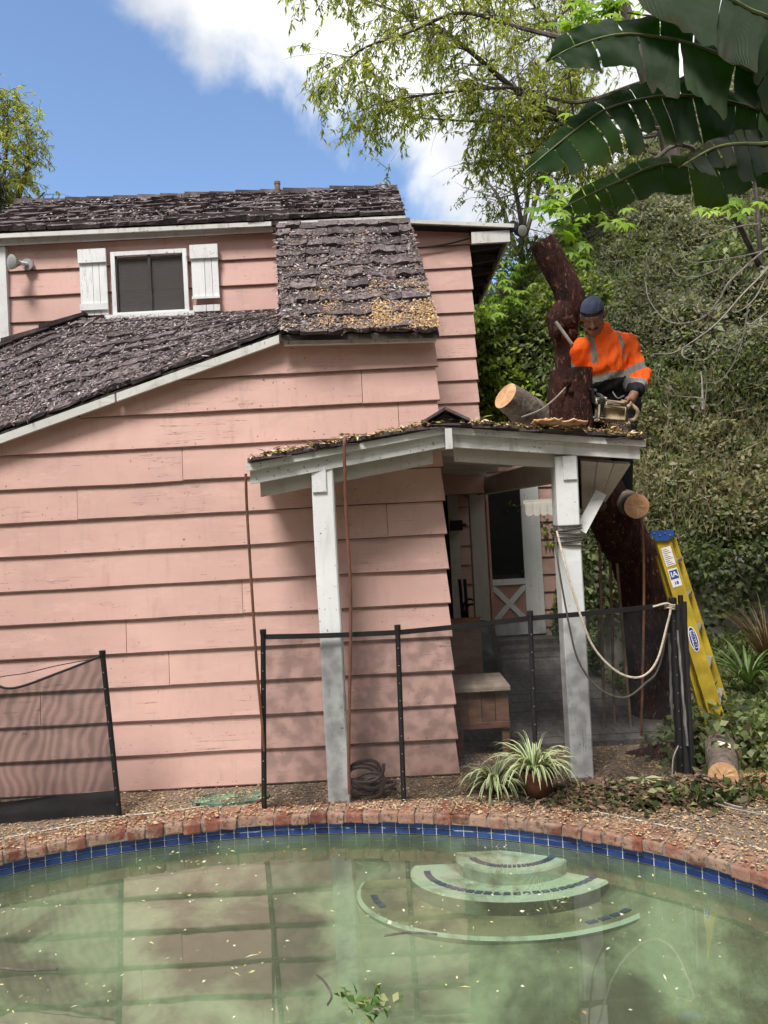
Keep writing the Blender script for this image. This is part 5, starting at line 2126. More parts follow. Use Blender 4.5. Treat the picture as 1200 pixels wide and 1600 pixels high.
fence_l = thing('pool_fence', 'sagging black netting fence section in front of the pink wall at the left', 'fence', (-2.0, 4.43, 0))
FL = Vector(gp(187, 1276))
ft = fence_post(160, 1019, FL, FL.y, fence_l)
y2 = 4.36
top_l = [ft + Vector((0, 0, -.02)), at(95, 1050, 4.40), at(22, 1075, 4.38), at(-20, 1066, y2), at(-110, 1045, gp(-90, 1300).y)]
bot_l = [FL + Vector((0, 0, .012)), gp(95, 1281) + Vector((0, 0, .01)), gp(22, 1287) + Vector((0, 0, .01)), gp(-20, 1292) + Vector((0, 0, .01)), gp(-90, 1300) + Vector((0, 0, .01))]
for p in bot_l:
    p.z = .012
band_l = [b.lerp(t, .155) for b, t in zip(bot_l, top_l)]
_e = gp(-90, 1300)
fence_post(-112, 1034, _e, _e.y, fence_l)
net(fence_l, top_l, band_l, M_NET1)
net(fence_l, band_l, bot_l, M_NETB, name='bottom_band')
MB().tube(spline(top_l, 8), .008, 6).build('top_hem', M_NETB, fence_l, True)
MB().tube(spline([ft + Vector((0, 0, -.03)), at(90, 1040, 4.42), at(40, 1052, 4.42), at(0, 1058, 4.42), at(-60, 1075, 4.4)], 6), .003, 5).build('loose_hem', M_NETB, fence_l, True)

fence_r = thing('pool_fence', 'taut black netting fence between the pool and the porch posts', 'fence', (.4, 4.45, 0))
bases = [Vector((-.80, 4.40, 0)), Vector((.028, 4.42, 0)), Vector((.83, 4.47, 0)), Vector((1.735, 4.56, 0))]
tops_px = [(411, 986), (621, 979), (828, 957), (1050, 936)]
tops = []
for b0, (px_, py_) in zip(bases, tops_px):
    tops.append(fence_post(px_, py_, b0, b0.y, fence_r))
for i in range(3):
    a, b3 = tops[i] + Vector((.012, 0, -.035)), tops[i + 1] + Vector((-.012, 0, -.035))
    mid = a.lerp(b3, .5) + Vector((0, 0, -.004))
    net(fence_r, [a, mid, b3], [bases[i] + Vector((.012, 0, .015)), bases[i].lerp(bases[i + 1], .5) + Vector((0, 0, .015)), bases[i + 1] + Vector((-.012, 0, .015))], M_NET2, 8)
    w = spline([a, mid, b3], 6)
    m = MB()
    for k in range(len(w) - 1):
        m.bar(w[k], w[k + 1], .030, .006, (0, 0, 1))
    m.build('top_band', M_BLACK, fence_r)

bun = thing('rolled_fence', 'bundle of black posts with netting rolled tight beside the ladder', 'fence', (1.85, 4.62, 0))
for (pt, pb, Y, r_) in (((1063, 930), (1076, 1205), 4.60, .016), ((1053, 934), (1062, 1216), 4.63, .016)):
    a, b3 = at(*pt, Y), at(*pb, Y)
    b3.z = 0
    MB().tube([b3, a], r_, 10).build('post', M_BLACK, bun, True)
for (pt, pb, Y, r_, mt) in (((1058, 945), (1073, 1200), 4.58, .02, M_NETB), ((1068, 940), (1080, 1195), 4.60, .018, M_NETB), ((1049, 960), (1062, 1195), 4.60, .018, M_NETB)):
    a, b3 = at(*pt, Y), at(*pb, Y)
    b3.z = .01
    m = MB()
    P = [b3.lerp(a, k / 14) + Vector((random.uniform(-.004, .004), random.uniform(-.004, .004), 0)) for k in range(15)]
    m.tube(P, [r_ * random.uniform(.8, 1.2) for _ in P], 9).build('netting_roll', mt, bun, True)
M_DUST = simple('dusty_grey_web', (.20, .20, .19), .9, .5, 40, (1, 1, .3), .6)
for (pt, pb, Y) in (((1059, 985), (1074, 1165), 4.555), ((1045, 990), (1050, 1120), 4.575)):
    a, b3 = at(*pt, Y), at(*pb, Y)
    P = [b3.lerp(a, k / 10) + Vector((random.uniform(-.003, .003), 0, 0)) for k in range(11)]
    MB().tube(P, [.006 + .004 * random.random() for _ in P], 6).build('dusty_strip', M_DUST, bun, True)

# ================================================================== ROPES AND HOSES
def cord(name, label, pts, r_, mat, n=8, sides=7, cat='rope', group=None):
    o = MB().tube(spline(pts, n), r_, sides).build(name, mat, None, True)
    return tag(o, label, cat, group)


cord('hanging_hose', 'brown line hanging from the left tip of the porch roof', [at(384, 740, 4.33), at(386, 800, 4.35), at(394, 930, 4.36), at(402, 1050, 4.37), at(411, 1150, 4.38), at(414, 1236, 4.45), gp(400, 1256) + Vector((0, 0, .008)), gp(385, 1262) + Vector((0, 0, .008))], .0085, M_HOSE, cat='hose')
cord('hanging_hose', 'brown line dropping beside the left porch post', [at(540, 683, 4.36), at(538, 700, 4.32), at(541, 800, 4.34), at(547, 900, 4.35), at(548, 1000, 4.36), at(546, 1100, 4.37), at(545, 1190, 4.40), at(546, 1240, 4.42)], .010, M_HOSE, cat='hose')
rg = random.Random(5)
pts = []
cc = gp(580, 1248)
ctr, R0, tx, ty = Vector((0, 0, 0)), .09, 0.0, 0.0
for k in range(96):
    a = k * .60
    if k % 10 == 0:
        ctr = Vector((rg.uniform(-.07, .08), rg.uniform(-.03, .03), 0))
        R0 = rg.uniform(.055, .115)
        tx, ty = rg.uniform(-.5, .7), rg.uniform(-.6, .6)
        stand = rg.random() < .30
    x_, y_ = R0 * math.cos(a), R0 * (.75 if not stand else .30) * math.sin(a)
    lift = .013 + .0009 * k + max(0, tx * x_ * .5 + ty * y_ * .5) + (R0 * (1 + math.sin(a)) * .75 if stand else 0)
    pts.append(cc + Vector((x_ * 1.25, y_, lift)) + ctr)
for _ in range(2):
    pts = [pts[0]] + [(pts[i - 1] + pts[i] * 2 + pts[i + 1]) / 4 for i in range(1, len(pts) - 1)] + [pts[-1]]
cord('coiled_hose', 'tangled coil of dark brown hose at the foot of the left porch post', pts, .0115, simple('dark_brown_hose', (.055, .032, .026), .5, .3, 14), 5, 7, 'hose')

# rope wound round the right post, with two long slack loops to the fence corner
rp = thing('tied_rope', 'dark rope wound round the right porch post and slung to the fence corner', 'rope', (1.16, 4.7, 1.4))
for k in range(6):
    zc = at(884, 821 + 6 * k, 4.67)
    h = .142 / 2 + .009
    c = Vector((RPb.x * .55 + RPt.x * .45, RPb.y, zc.z))
    tl = .012 * math.sin(k * 2.1)
    ring = []
    for q in range(25):
        a = 2 * math.pi * q / 24
        s_, c_ = math.sin(a), math.cos(a)
        e = max(abs(s_), abs(c_))
        e = e ** .85
        ring.append(c + Vector((h * c_ / e, h * s_ / e, tl * c_ + .004 * s_)))
    MB().tube(ring, .0062, 6, False).build('turn', M_DROPE, rp, True)
MB().tube(spline([at(868, 840, 4.66), at(872, 880, 4.5), at(890, 980, 4.44), at(905, 1035, 4.43), at(935, 1075, 4.42), at(975, 1090, 4.43), at(1008, 1068, 4.46), at(1030, 1040, 4.5), at(1048, 950, 4.54)], 7), .0062, 6).build('slack_loop', M_DROPE, rp, True)
MB().tube(spline([at(870, 830, 4.65), at(885, 890, 4.5), at(910, 970, 4.44), at(930, 1015, 4.43), at(965, 1050, 4.43), at(1000, 1058, 4.45), at(1025, 1035, 4.48), at(1040, 985, 4.52), at(1047, 945, 4.53), at(1020, 948, 4.54)], 7), .0068, 6).build('slack_loop', M_ROPE, rp, True)
for k in range(3):
    c = at(1046, 944 + 3 * k, 4.56)
    MB().tube([c + Vector((.03 * math.cos(a), .03 * math.sin(a), .006 * math.sin(a * 2))) for a in np.linspace(0, 6.28, 14)], .005, 5, False).build('knot_turn', M_ROPE, rp, True)
cord('climbing_line', 'thin brown line hanging straight down from the cut log end', [at(1003, 808, 5.12), at(1006, 870, 5.12), at(1006, 960, 5.12), at(1004, 1060, 5.13), at(1002, 1150, 5.15)], .009, M_HOSE, 5)
for k, (px_, py0, py1, Y, lab) in enumerate(((937, 845, 1120, 5.6, 'thin bamboo stake closest to the right porch post'), (953, 850, 1110, 5.7, 'thin bamboo stake between two others under the porch eave'), (964, 880, 1100, 5.55, 'leaning bamboo stake nearest the dark trunk'))):
    a, b3 = at(px_, py0, Y), at(px_ + (6 if k < 2 else 20), py1, Y)
    b3.z = .0
    o = MB().tube([b3, a], .011, 6).build('bamboo_stake', M_RUST, None, True)
    tag(o, lab, 'stake', 'bamboo stakes')

# ================================================================== LADDER
lad = thing('step_ladder', 'yellow folded step ladder with a blue top leaning behind the fence', 'ladder', (2.2, 5.2, 0))


def channel(p0, p1, w, dep, name, mat=M_YEL):
    """C-section rail: web facing the camera with two flanges behind."""
    p0, p1 = Vector(p0), Vector(p1)
    d = (p1 - p0).normalized()
    wd = Vector((0, -1, 0)).cross(d).normalized()
    bk_ = d.cross(wd)
    if bk_.y < 0:
        bk_ = -bk_
    m = MB()
    m.bar(p0, p1, w, .006, wd)
    for s in (-1, 1):
        o_ = wd * (w / 2 - .003) * s + bk_ * (dep / 2 + .003)
        m.bar(p0 + o_, p1 + o_, .006, dep, wd)
    return m.build(name, mat, lad), d, wd


A_top, A_bot = at(1036, 843, 5.0), at(1125, 1135, 5.0)
A_bot.z = max(A_bot.z, .02)
rail_a, dA, wA = channel(A_bot, A_top, .100, .028, 'front_rail')
B_top, B_bot = at(1047, 843, 5.22), at(1131, 1108, 5.22)
channel(B_bot, B_top, .085, .028, 'front_rail')
C_top, C_bot = at(1031, 868, 5.08), at(1108, 1140, 5.08)
C_bot.z = max(C_bot.z, .02)
channel(C_bot, C_top, .052, .02, 'rear_rail')
D_top, D_bot = at(1040, 868, 5.42), at(1112, 1115, 5.42)
channel(D_bot, D_top, .05, .02, 'rear_rail')
for k in range(5):
    f = .12 + .19 * k
    MB().bar(A_bot.lerp(A_top, f) + Vector((.02, .03, 0)), B_bot.lerp(B_top, f) + Vector((-.01, -.005, 0)), .085, .025, (1, 0, 0)).build('step', M_METAL, lad)
    MB().bar(C_bot.lerp(C_top, f) + Vector((0, .02, 0)), D_bot.lerp(D_top, f) + Vector((0, 0, 0)), .025, .02, (1, 0, 0)).build('rear_brace', M_METAL, lad)
c = at(1031, 834, 5.0)
c2 = at(1038, 834, 5.25)
cap_ = MB()
ex = Vector((1, 0, -.05)).normalized()
q = [c + ex * -.068 + Vector((0, -.02, .024)), c + ex * .086 + Vector((0, -.02, .024)), c + ex * .086 + Vector((0, -.02, -.012)), c + ex * .04 + Vector((0, -.02, -.046)), c + ex * -.03 + Vector((0, -.02, -.046)), c + ex * -.068 + Vector((0, -.02, -.012))]
cap_.prism(q[::-1], (c2 - c) + Vector((0, .04, 0))).build('top_cap', M_BLUE, lad)
for k in range(4):
    p = c + ex * (-.045 + .035 * k) + Vector((0, -.022, .004 - .012 * (k % 2)))
    MB().tube([p, p + Vector((0, -.004, 0))], .005, 8).build('rivet', M_METAL, lad)


def decal(f0, f1, w, name, mat, lift=.0045, wo=0.0):
    a, b3 = A_bot.lerp(A_top, f0), A_bot.lerp(A_top, f1)
    nrm_ = Vector((0, -1, 0))
    return MB().bar(a + nrm_ * lift + wA * wo, b3 + nrm_ * lift + wA * wo, w, .0012, wA).build(name, mat, lad)


def on_rail(px_, py_):
    p = at(px_, py_, 5.0)
    return (p - A_bot).dot(dA) / (A_top - A_bot).length


f_a, f_b = on_rail(1051, 883), on_rail(1039, 855)
decal(f_a, f_b, .066, 'instruction_label', M_STICK)
f_c, f_d = on_rail(1060, 916), on_rail(1051, 888)
decal(f_c, f_d, .066, 'rating_label', M_STICK)
nv = Vector((0, -1, 0))
up_ = dA
rt_ = dA.cross(nv).normalized()
if rt_.x < 0:
    rt_ = -rt_
pc = A_bot.lerp(A_top, f_c + (f_d - f_c) * .68) + nv * .0062
MB().bar(pc - up_ * .030, pc + up_ * .030, .055, .0008, rt_).build('rating_panel', M_BLUE, lad)
text_obj('rating_text', 'IA', pc + nv * .0012, rt_, up_, .050, M_STICK, lad, .0004, .001)
text_obj('rating_number', '18', A_bot.lerp(A_top, f_c + (f_d - f_c) * .2) + nv * .0058, rt_, up_, .030, M_NAVY, lad, .0004, .001)
for k in range(9):
    pl = A_bot.lerp(A_top, f_a + (f_b - f_a) * (.08 + .1 * k)) + nv * .0056
    MB().bar(pl - rt_ * .026, pl + rt_ * (.026 - .012 * (k % 3)), .0035, .0005, up_).build('print_line', M_DKGREY, lad)
fo = on_rail(1085, 998)
po = A_bot.lerp(A_top, fo)
m = MB()
for (a_, b_, lift, mi) in ((.088, .030, .005, 0), (.082, .025, .0062, 1)):
    m2 = [po + nv * lift + up_ * a_ * math.cos(t) + rt_ * b_ * math.sin(t) for t in np.linspace(0, 2 * math.pi, 29)[:-1]]
    MB().add(m2, [tuple(range(28))[::-1]]).build('logo_oval', M_STICK if mi == 0 else M_NAVY, lad)
MB().bar(po + nv * .0072 - up_ * .062, po + nv * .0072 + up_ * .062, .030, .0004, rt_).build('logo_panel', M_STICK, lad)
text_obj('logo_text', 'WERNER', po + nv * .0082, -up_, rt_, .029, M_NAVY, lad, .0004, .0012)

# ================================================================== SMALL THINGS UNDER THE PORCH
bench = thing('wooden_bench', 'brown wooden box bench with a pale worn top under the porch', 'bench', at(752, 1180, 5.2))
a, b3 = at(708, 1078, 5.12), at(794, 1076, 5.12)
x0b, x1b = a.x, b3.x
zt_ = a.z
MB().box(((x0b + x1b) / 2, 5.32, zt_), (x1b - x0b + .02, .46, .03)).build('seat', M_BENCHT, bench)
for k in range(4):
    xx = x0b + (x1b - x0b) * (k + .5) / 4
    MB().box((xx, 5.14, zt_ - .145), ((x1b - x0b) / 4 - .004, .025, .25)).build('front_plank', M_BENCH, bench)
MB().box(((x0b + x1b) / 2, 5.125, zt_ - .255), (x1b - x0b, .02, .04)).build('front_rail', M_BENCH, bench)
for xx in (x0b + .03, x1b - .03):
    for yy in (5.16, 5.5):
        MB().box((xx, yy, (zt_ - .02) / 2), (.05, .05, zt_ - .025)).build('leg', M_BENCH, bench)
MB().box(((x0b + x1b) / 2 - .06, 5.58, zt_ + .22), (x1b - x0b - .1, .03, .42)).build('backrest', M_BENCH, bench)
sc_ = thing('dark_chair', 'black metal chair frame in the shade beside the door jamb', 'chair', at(735, 1000, 7.9))
for (p, q2) in (((718, 905), (724, 975)), ((726, 905), (731, 975))):
    MB().tube([at(*p, 7.9), at(*q2, 7.9)], .018, 8).build('back_post', M_BLACK, sc_, True)
for a0 in (0, 1):
    c = at(735 + 3 * a0, 955 + 8 * a0, 7.88)
    MB().tube([c + Vector((.08 * math.cos(t), 0, .13 * math.sin(t))) for t in np.linspace(0, 6.28, 20)], .012, 6, False).build('armrest', M_BLACK, sc_, True)
MB().box(at(722, 978, 7.85), (.42, .45, .06)).build('seat', M_BLACK, sc_)
for dx in (-.18, .18):
    for dy in (-.2, .2):
        c = at(722, 978, 7.85)
        MB().tube([c + Vector((dx, dy, -.03)), Vector((c.x + dx, c.y + dy, .03))], .014, 6).build('leg', M_BLACK, sc_, True)
bag = thing('dark_cloth_heap', 'black cloth-covered heap behind the fence beside the house corner', 'heap', at(720, 1010, 6.6))
bm = bmesh.new()
bmesh.ops.create_icosphere(bm, subdivisions=4, radius=1)
c = at(718, 1005, 6.8)
for v in bm.verts:
    v.co *= 1 + .25 * mnoise.noise(v.co * 1.6) + .08 * mnoise.noise(v.co * 5)
    v.co = Vector((c.x + .05 + v.co.x * .38, c.y + v.co.y * .3, max(.03, .38 + v.co.z * .36)))
me = bpy.data.meshes.new('cloth')
bm.to_mesh(me)
bm.free()
me.materials.append(M_BLACK)
me.polygons.foreach_set('use_smooth', [True] * len(me.polygons))
o = bpy.data.objects.new('cloth', me)
COL.objects.link(o)
put(o, bag)

pad = MB()
c = gp(360, 1250)
ring = [c + Vector(((.24 + .012 * math.sin(k * 2.3)) * math.cos(k * 6.2832 / 28), .105 * math.sin(k * 6.2832 / 28) * (1 + .06 * math.sin(k * 1.7)), .002)) for k in range(28)]
o = pad.prism(ring, (0, 0, .016)).build('stepping_pad', M_GREENC)
tag(o, 'worn green painted concrete pad on the ground below the pink wall', 'paving slab')
o = MB().tube(spline([gp(-40, 1284) + Vector((0, 0, .02)), gp(0, 1284) + Vector((0, 0, .02)), gp(10, 1285) + Vector((0, 0, .02))], 3), .012, 8).build('red_handle', simple('red_plastic', (.30, .03, .03), .5), None, True)
tag(o, 'short red tool handle on the ground at the left edge', 'handle')


# ================================================================== WORKER
def surface_nets(Fd, org, h):
    """Vectorised surface nets; Fd negative inside."""
    ins = Fd < 0
    nx_, ny_, nz_ = Fd.shape
    C = [(0, 0, 0), (1, 0, 0), (0, 1, 0), (1, 1, 0), (0, 0, 1), (1, 0, 1), (0, 1, 1), (1, 1, 1)]
    E = [(0, 1), (2, 3), (4, 5), (6, 7), (0, 2), (1, 3), (4, 6), (5, 7), (0, 4), (1, 5), (2, 6), (3, 7)]
    sl = lambda c: tuple(slice(c[k], Fd.shape[k] - 1 + c[k]) for k in range(3))
    cnt_in = sum(ins[sl(c)].astype(np.int8) for c in C)
    act = (cnt_in > 0) & (cnt_in < 8)
    idx = np.argwhere(act)
    vid = -np.ones(act.shape, dtype=np.int64)
    vid[act] = np.arange(len(idx))
    val = np.stack([Fd[sl(c)][act] for c in C], 1)
    acc = np.zeros((len(idx), 3))
    n_ = np.zeros(len(idx))
    Ca = np.array(C, float)
    for a, b in E:
        va, vb = val[:, a], val[:, b]
        m_ = (va < 0) != (vb < 0)
        t = np.where(m_, va / np.where(np.abs(va - vb) < 1e-12, 1, va - vb), 0)
        p = Ca[a] + (Ca[b] - Ca[a]) * t[:, None]
        acc += np.where(m_[:, None], p, 0)
        n_ += m_
    V = (idx + acc / n_[:, None]) * h + np.asarray(org)
    Q = []
    for ax in range(3):
        u, w = [(1, 2), (2, 0), (0, 1)][ax]
        s0 = [slice(1, -1)] * 3
        s0[ax] = slice(0, -1)
        s1 = list(s0)
        s1[ax] = slice(1, None)
        A, B = ins[tuple(s0)], ins[tuple(s1)]
        for fl, sel in ((False, A & ~B), (True, ~A & B)):
            ii = np.argwhere(sel)
            off = np.array([1, 1, 1])
            off[ax] = 0
            ii = ii + off
            q = []
            for du, dw in ((-1, -1), (0, -1), (0, 0), (-1, 0)):
                jj = ii.copy()
                jj[:, u] += du
                jj[:, w] += dw
                q.append(vid[jj[:, 0], jj[:, 1], jj[:, 2]])
            q = np.stack(q, 1)
            if fl:
                q = q[:, ::-1]
            Q.append(q)
    return V, np.concatenate(Q)


class SDF:
    def __init__(self, lo, hi, h):
        self.h = h
        self.lo = np.array(lo, float)
        n = np.ceil((np.array(hi) - self.lo) / h).astype(int) + 1
        self.ax = [self.lo[k] + np.arange(n[k]) * h for k in range(3)]
        self.F = np.full(n, 1.0, dtype=np.float32)

    def _sub(self, lo, hi, pad):
        s = []
        for k in range(3):
            a = max(0, int((lo[k] - pad - self.lo[k]) / self.h))
            b = min(len(self.ax[k]), int((hi[k] + pad - self.lo[k]) / self.h) + 2)
            s.append(slice(a, max(a, b)))
        G = np.meshgrid(*[self.ax[k][s[k]] for k in range(3)], indexing='ij')
        return tuple(s), np.stack(G, -1)

    def _merge(self, s, d, k, sub=False):
        f = self.F[s]
        if sub:
            d = -d
            hh = np.clip(.5 - .5 * (f - d) / k, 0, 1)
            self.F[s] = f * (1 - hh) + d * hh + k * hh * (1 - hh)
        else:
            hh = np.clip(.5 + .5 * (f - d) / k, 0, 1)
            self.F[s] = f * (1 - hh) + d * hh - k * hh * (1 - hh)

    def cap(self, a, b, ra, rb, k=.02, sub=False):
        a, b = np.array(tuple(a)), np.array(tuple(b))
        R = max(ra, rb)
        s, G = self._sub(np.minimum(a, b) - R, np.maximum(a, b) + R, k * 1.5 + .03)
        if G.size == 0:
            return self
        ba = b - a
        t = np.clip(((G - a) @ ba) / max(1e-9, ba @ ba), 0, 1)
        d = np.linalg.norm(G - a - t[..., None] * ba, axis=-1) - (ra + (rb - ra) * t)
        self._merge(s, d, k, sub)
        return self

    def ell(self, c, r, M=None, k=.02, sub=False):
        c = np.array(tuple(c))
        r = np.array(r, float)
        R = r.max()
        s, G = self._sub(c - R, c + R, k * 1.5 + .03)
        if G.size == 0:
            return self
        q = G - c
        if M is not None:
            q = q @ np.array(M)      # columns are the ellipsoid axes
        kk = np.linalg.norm(q / r, axis=-1)
        k2 = np.linalg.norm(q / r ** 2, axis=-1)
        d = np.where(kk < 1e-6, -r.min(), kk * (kk - 1) / np.maximum(k2, 1e-6))
        self._merge(s, d, k, sub)
        return self

    def mesh(self, name, mats, parent, mi_fn=None):
        V, Q = surface_nets(self.F, self.lo, self.h)
        o = np_mesh(name, V, Q, mats[0], None, None, True)
        for m_ in mats[1:]:
            o.data.materials.append(m_)
        if mi_fn is not None:
            cen = V[Q].mean(1)
            o.data.polygons.foreach_set('material_index', mi_fn(cen).astype(np.int32))
        put(o, parent)
        return o


wk_head = at(926, 493, 5.22)
neck = at(943, 524, 5.34)
chest_u, chest_l, belly, pelvis = at(944, 546, 5.38), at(944, 572, 5.38), at(950, 598, 5.42), at(956, 628, 5.48)
shR, elR, wrR = at(911, 546, 5.36), at(904, 588, 5.46), at(916, 606, 5.44)
shL, elL, wrL = at(978, 540, 5.42), at(1003, 587, 5.34), at(990, 617, 5.20)
hipR, hipL = at(938, 634, 5.46), at(974, 634, 5.5)
knR, knL = at(930, 700, 5.30), at(972, 702, 5.36)
ftR, ftL = Vector((knR.x + .02, 5.42, 1.74)), Vector((knL.x + .03, 5.50, 1.74))
wk = thing('person', 'worker in orange high-visibility shirt and blue cap bending over a chainsaw', 'person', (pelvis.x, 5.45, 1.72))


def skin_mat():
    t = NT('skin')
    c = t.ramp(t.noise(22, (1, 1, 1), 4, rand=False), [(.3, (.19, .095, .062)), (.7, (.27, .145, .10))])
    return t.done(t.bsdf(c, .55, None, .3))


def cloth(name, c, var=.12):
    t = NT(name)
    col = t.ramp(t.noise(9, (1, 1, 1), 4, rand=False), [(.3, tuple(x * (1 - var) for x in c)), (.7, tuple(x * (1 + var) for x in c))])
    fold = t.noise(11, (1.6, 1, .55), 3, .5, .9, rand=False)
    return t.done(t.bsdf(col, .8, t.bump(fold, .9, .03), .15))


M_SKIN = skin_mat()
M_BEARD = simple('dark_beard', (.035, .023, .018), .8, .3)
M_ORANGE = cloth('high_visibility_orange', (.92, .13, .018), .06)
M_REFL = cloth('grey_reflective_tape', (.24, .235, .215))
M_PANTS = cloth('dark_navy_work_trousers', (.022, .024, .033))
M_SHIRTB = cloth('black_shirt_hem', (.016, .016, .018))
M_CAP = cloth('faded_blue_cap', (.095, .115, .19), .3)
M_BOOT = simple('brown_work_boot', (.07, .045, .03), .7)

# head frame: looking down and to the camera's left
fwd = Vector((-.26, -.68, -.68)).normalized()
hr = fwd.cross(Vector((.05, .1, 1))).normalized()
hu = hr.cross(fwd).normalized()
H = lambda r_, u_, f_: wk_head + hr * r_ + hu * u_ + fwd * f_
HM = np.array([tuple(hr), tuple(hu), tuple(fwd)]).T
body = SDF((1.02, 4.78, 1.68), (2.30, 5.85, 3.30), .0072)
body.ell(H(0, .035, -.015), (.078, .085, .098), HM, .02)
body.ell(H(0, -.045, .018), (.060, .075, .072), HM, .03)
body.ell(H(0, -.098, .050), (.032, .026, .030), HM, .025)                   # chin
body.ell(H(0, .022, .078), (.052, .014, .018), HM, .012)                    # brow
body.cap(H(0, .01, .088), H(0, -.032, .110), .009, .015, .010)             # nose
for s in (-1, 1):
    body.ell(H(s * .030, .000, .086), (.016, .011, .012), HM, .010, True)   # eye sockets
    body.ell(H(s * .030, -.001, .074), (.011, .009, .010), HM, .004)        # eyeballs
    body.ell(H(s * .080, -.012, -.012), (.010, .030, .020), HM, .008)       # ears
    body.cap(H(s * .006, -.050, .092), H(s * .030, -.062, .076), .009, .006, .008)   # moustache
    body.ell(H(s * .040, -.035, .060), (.02, .02, .02), HM, .02)            # cheeks
body.cap(H(-.018, -.070, .082), H(.018, -.070, .082), .007, .007, .006)    # lower lip
body.cap(H(0, -.06, -.02), neck + Vector((0, .02, -.05)), .062, .068, .03)
body.cap(chest_u, chest_l, .12, .12, .05).cap(chest_l, pelvis, .12, .11, .05)
body.cap(shR, neck, .055, .05, .05).cap(shL, neck, .055, .05, .05)
for a, b2, c2 in ((shR, elR, wrR), (shL, elL, wrL)):
    body.cap(a, b2, .055, .042, .03).cap(b2, c2, .042, .028, .02)
for a, b2, c2 in ((hipR, knR, ftR), (hipL, knL, ftL)):
    body.cap(pelvis, a, .10, .09, .05).cap(a, b2, .085, .058, .03).cap(b2, c2, .055, .040, .03)
# hands: palm, four fingers wrapped over the grip, thumb from the side
def hand(wr, grip_c, grip_d, out_d, s):
    grip_d, out_d = Vector(grip_d).normalized(), Vector(out_d).normalized()
    palm = grip_c + out_d * .030
    body.cap(wr, palm + (wr - palm) * .35, .027, .026, .015)
    body.cap(palm + grip_d * .022, palm - grip_d * .022, .021, .021, .015)
    body.cap(wr.lerp(palm, .5), palm, .026, .024, .015)
    cr = grip_d.cross(out_d).normalized() * s
    for k, (o_, ln) in enumerate(((.030, .9), (.010, 1.0), (-.010, .95), (-.030, .8))):
        k0 = palm + grip_d * o_ + cr * .012
        k1 = grip_c + grip_d * o_ + cr * .034 * ln + out_d * .016
        k2 = grip_c + grip_d * o_ + cr * .030 * ln - out_d * .016
        k3 = grip_c + grip_d * o_ + cr * .006 - out_d * .028
        body.cap(k0, k1, .0095, .009, .004).cap(k1, k2, .009, .0085, .003).cap(k2, k3, .0085, .0075, .003)
    t0 = palm + grip_d * .030 - cr * .012
    t1 = grip_c + grip_d * .046 - cr * .028 + out_d * .004
    t2 = grip_c + grip_d * .050 - cr * .010 - out_d * .022
    body.cap(t0, t1, .012, .0105, .006).cap(t1, t2, .0105, .009, .004)


gripL = at(985, 631, 5.17)
hand(wrL, gripL, (-.8, -.35, .25), (.12, .35, .92), 1)
gripR = at(920, 614, 5.36)
hand(wrR, gripR, (.55, .8, .1), (-.1, .3, .95), 1)


def beard(cen):
    q = (cen - np.array(tuple(wk_head))) @ HM
    m_ = (q[:, 2] > .02) & (np.linalg.norm(q, axis=1) < .17) & (np.abs(q[:, 0]) < .055) & (((q[:, 1] < -.044) & (q[:, 1] > -.066) & (np.abs(q[:, 0]) < .036)))
    return m_.astype(int)


body.mesh('body', [M_SKIN, M_BEARD], wk, beard)

# shirt, stretched over torso and sleeves
sh = SDF((1.1, 4.85, 2.30), (2.2, 5.8, 3.20), .0085)
sh.cap(chest_u, chest_l, .138, .140, .06).cap(chest_l, belly, .138, .125, .06)
sh.cap(shR, neck + Vector((0, .02, -.03)), .070, .066, .05).cap(shL, neck + Vector((0, .02, -.03)), .072, .066, .05)
sh.cap(shL, shR, .075, .072, .06)
sh.cap(neck + Vector((0, .0, -.05)), neck.lerp(wk_head, .28), .085, .068, .03)
sh.cap(chest_u + Vector((0, .10, .02)), chest_l + Vector((0, .10, 0)), .12, .12, .06)
for a, b2, c2 in ((shR, elR, wrR), (shL, elL, wrL)):
    sh.cap(a, b2, .072, .060, .04)
    sh.cap(b2, b2.lerp(c2, .80), .060, .042, .025)
    # sleeve bunching
    for f in (.25, .5, .72):
        c = b2.lerp(c2, f)
        sh.cap(c + Vector((-.02, 0, .008)), c + Vector((.02, 0, -.008)), .046, .05, .012)
sh.cap(belly + Vector((-.07, -.02, 0)), belly + Vector((.07, 0, 0)), .13, .13, .04)


def seg_d(P, a, b):
    a, b = np.array(tuple(a)), np.array(tuple(b))
    t = np.clip(((P - a) @ (b - a)) / ((b - a) @ (b - a)), 0, 1)
    return np.linalg.norm(P - a - t[:, None] * (b - a), axis=1), t


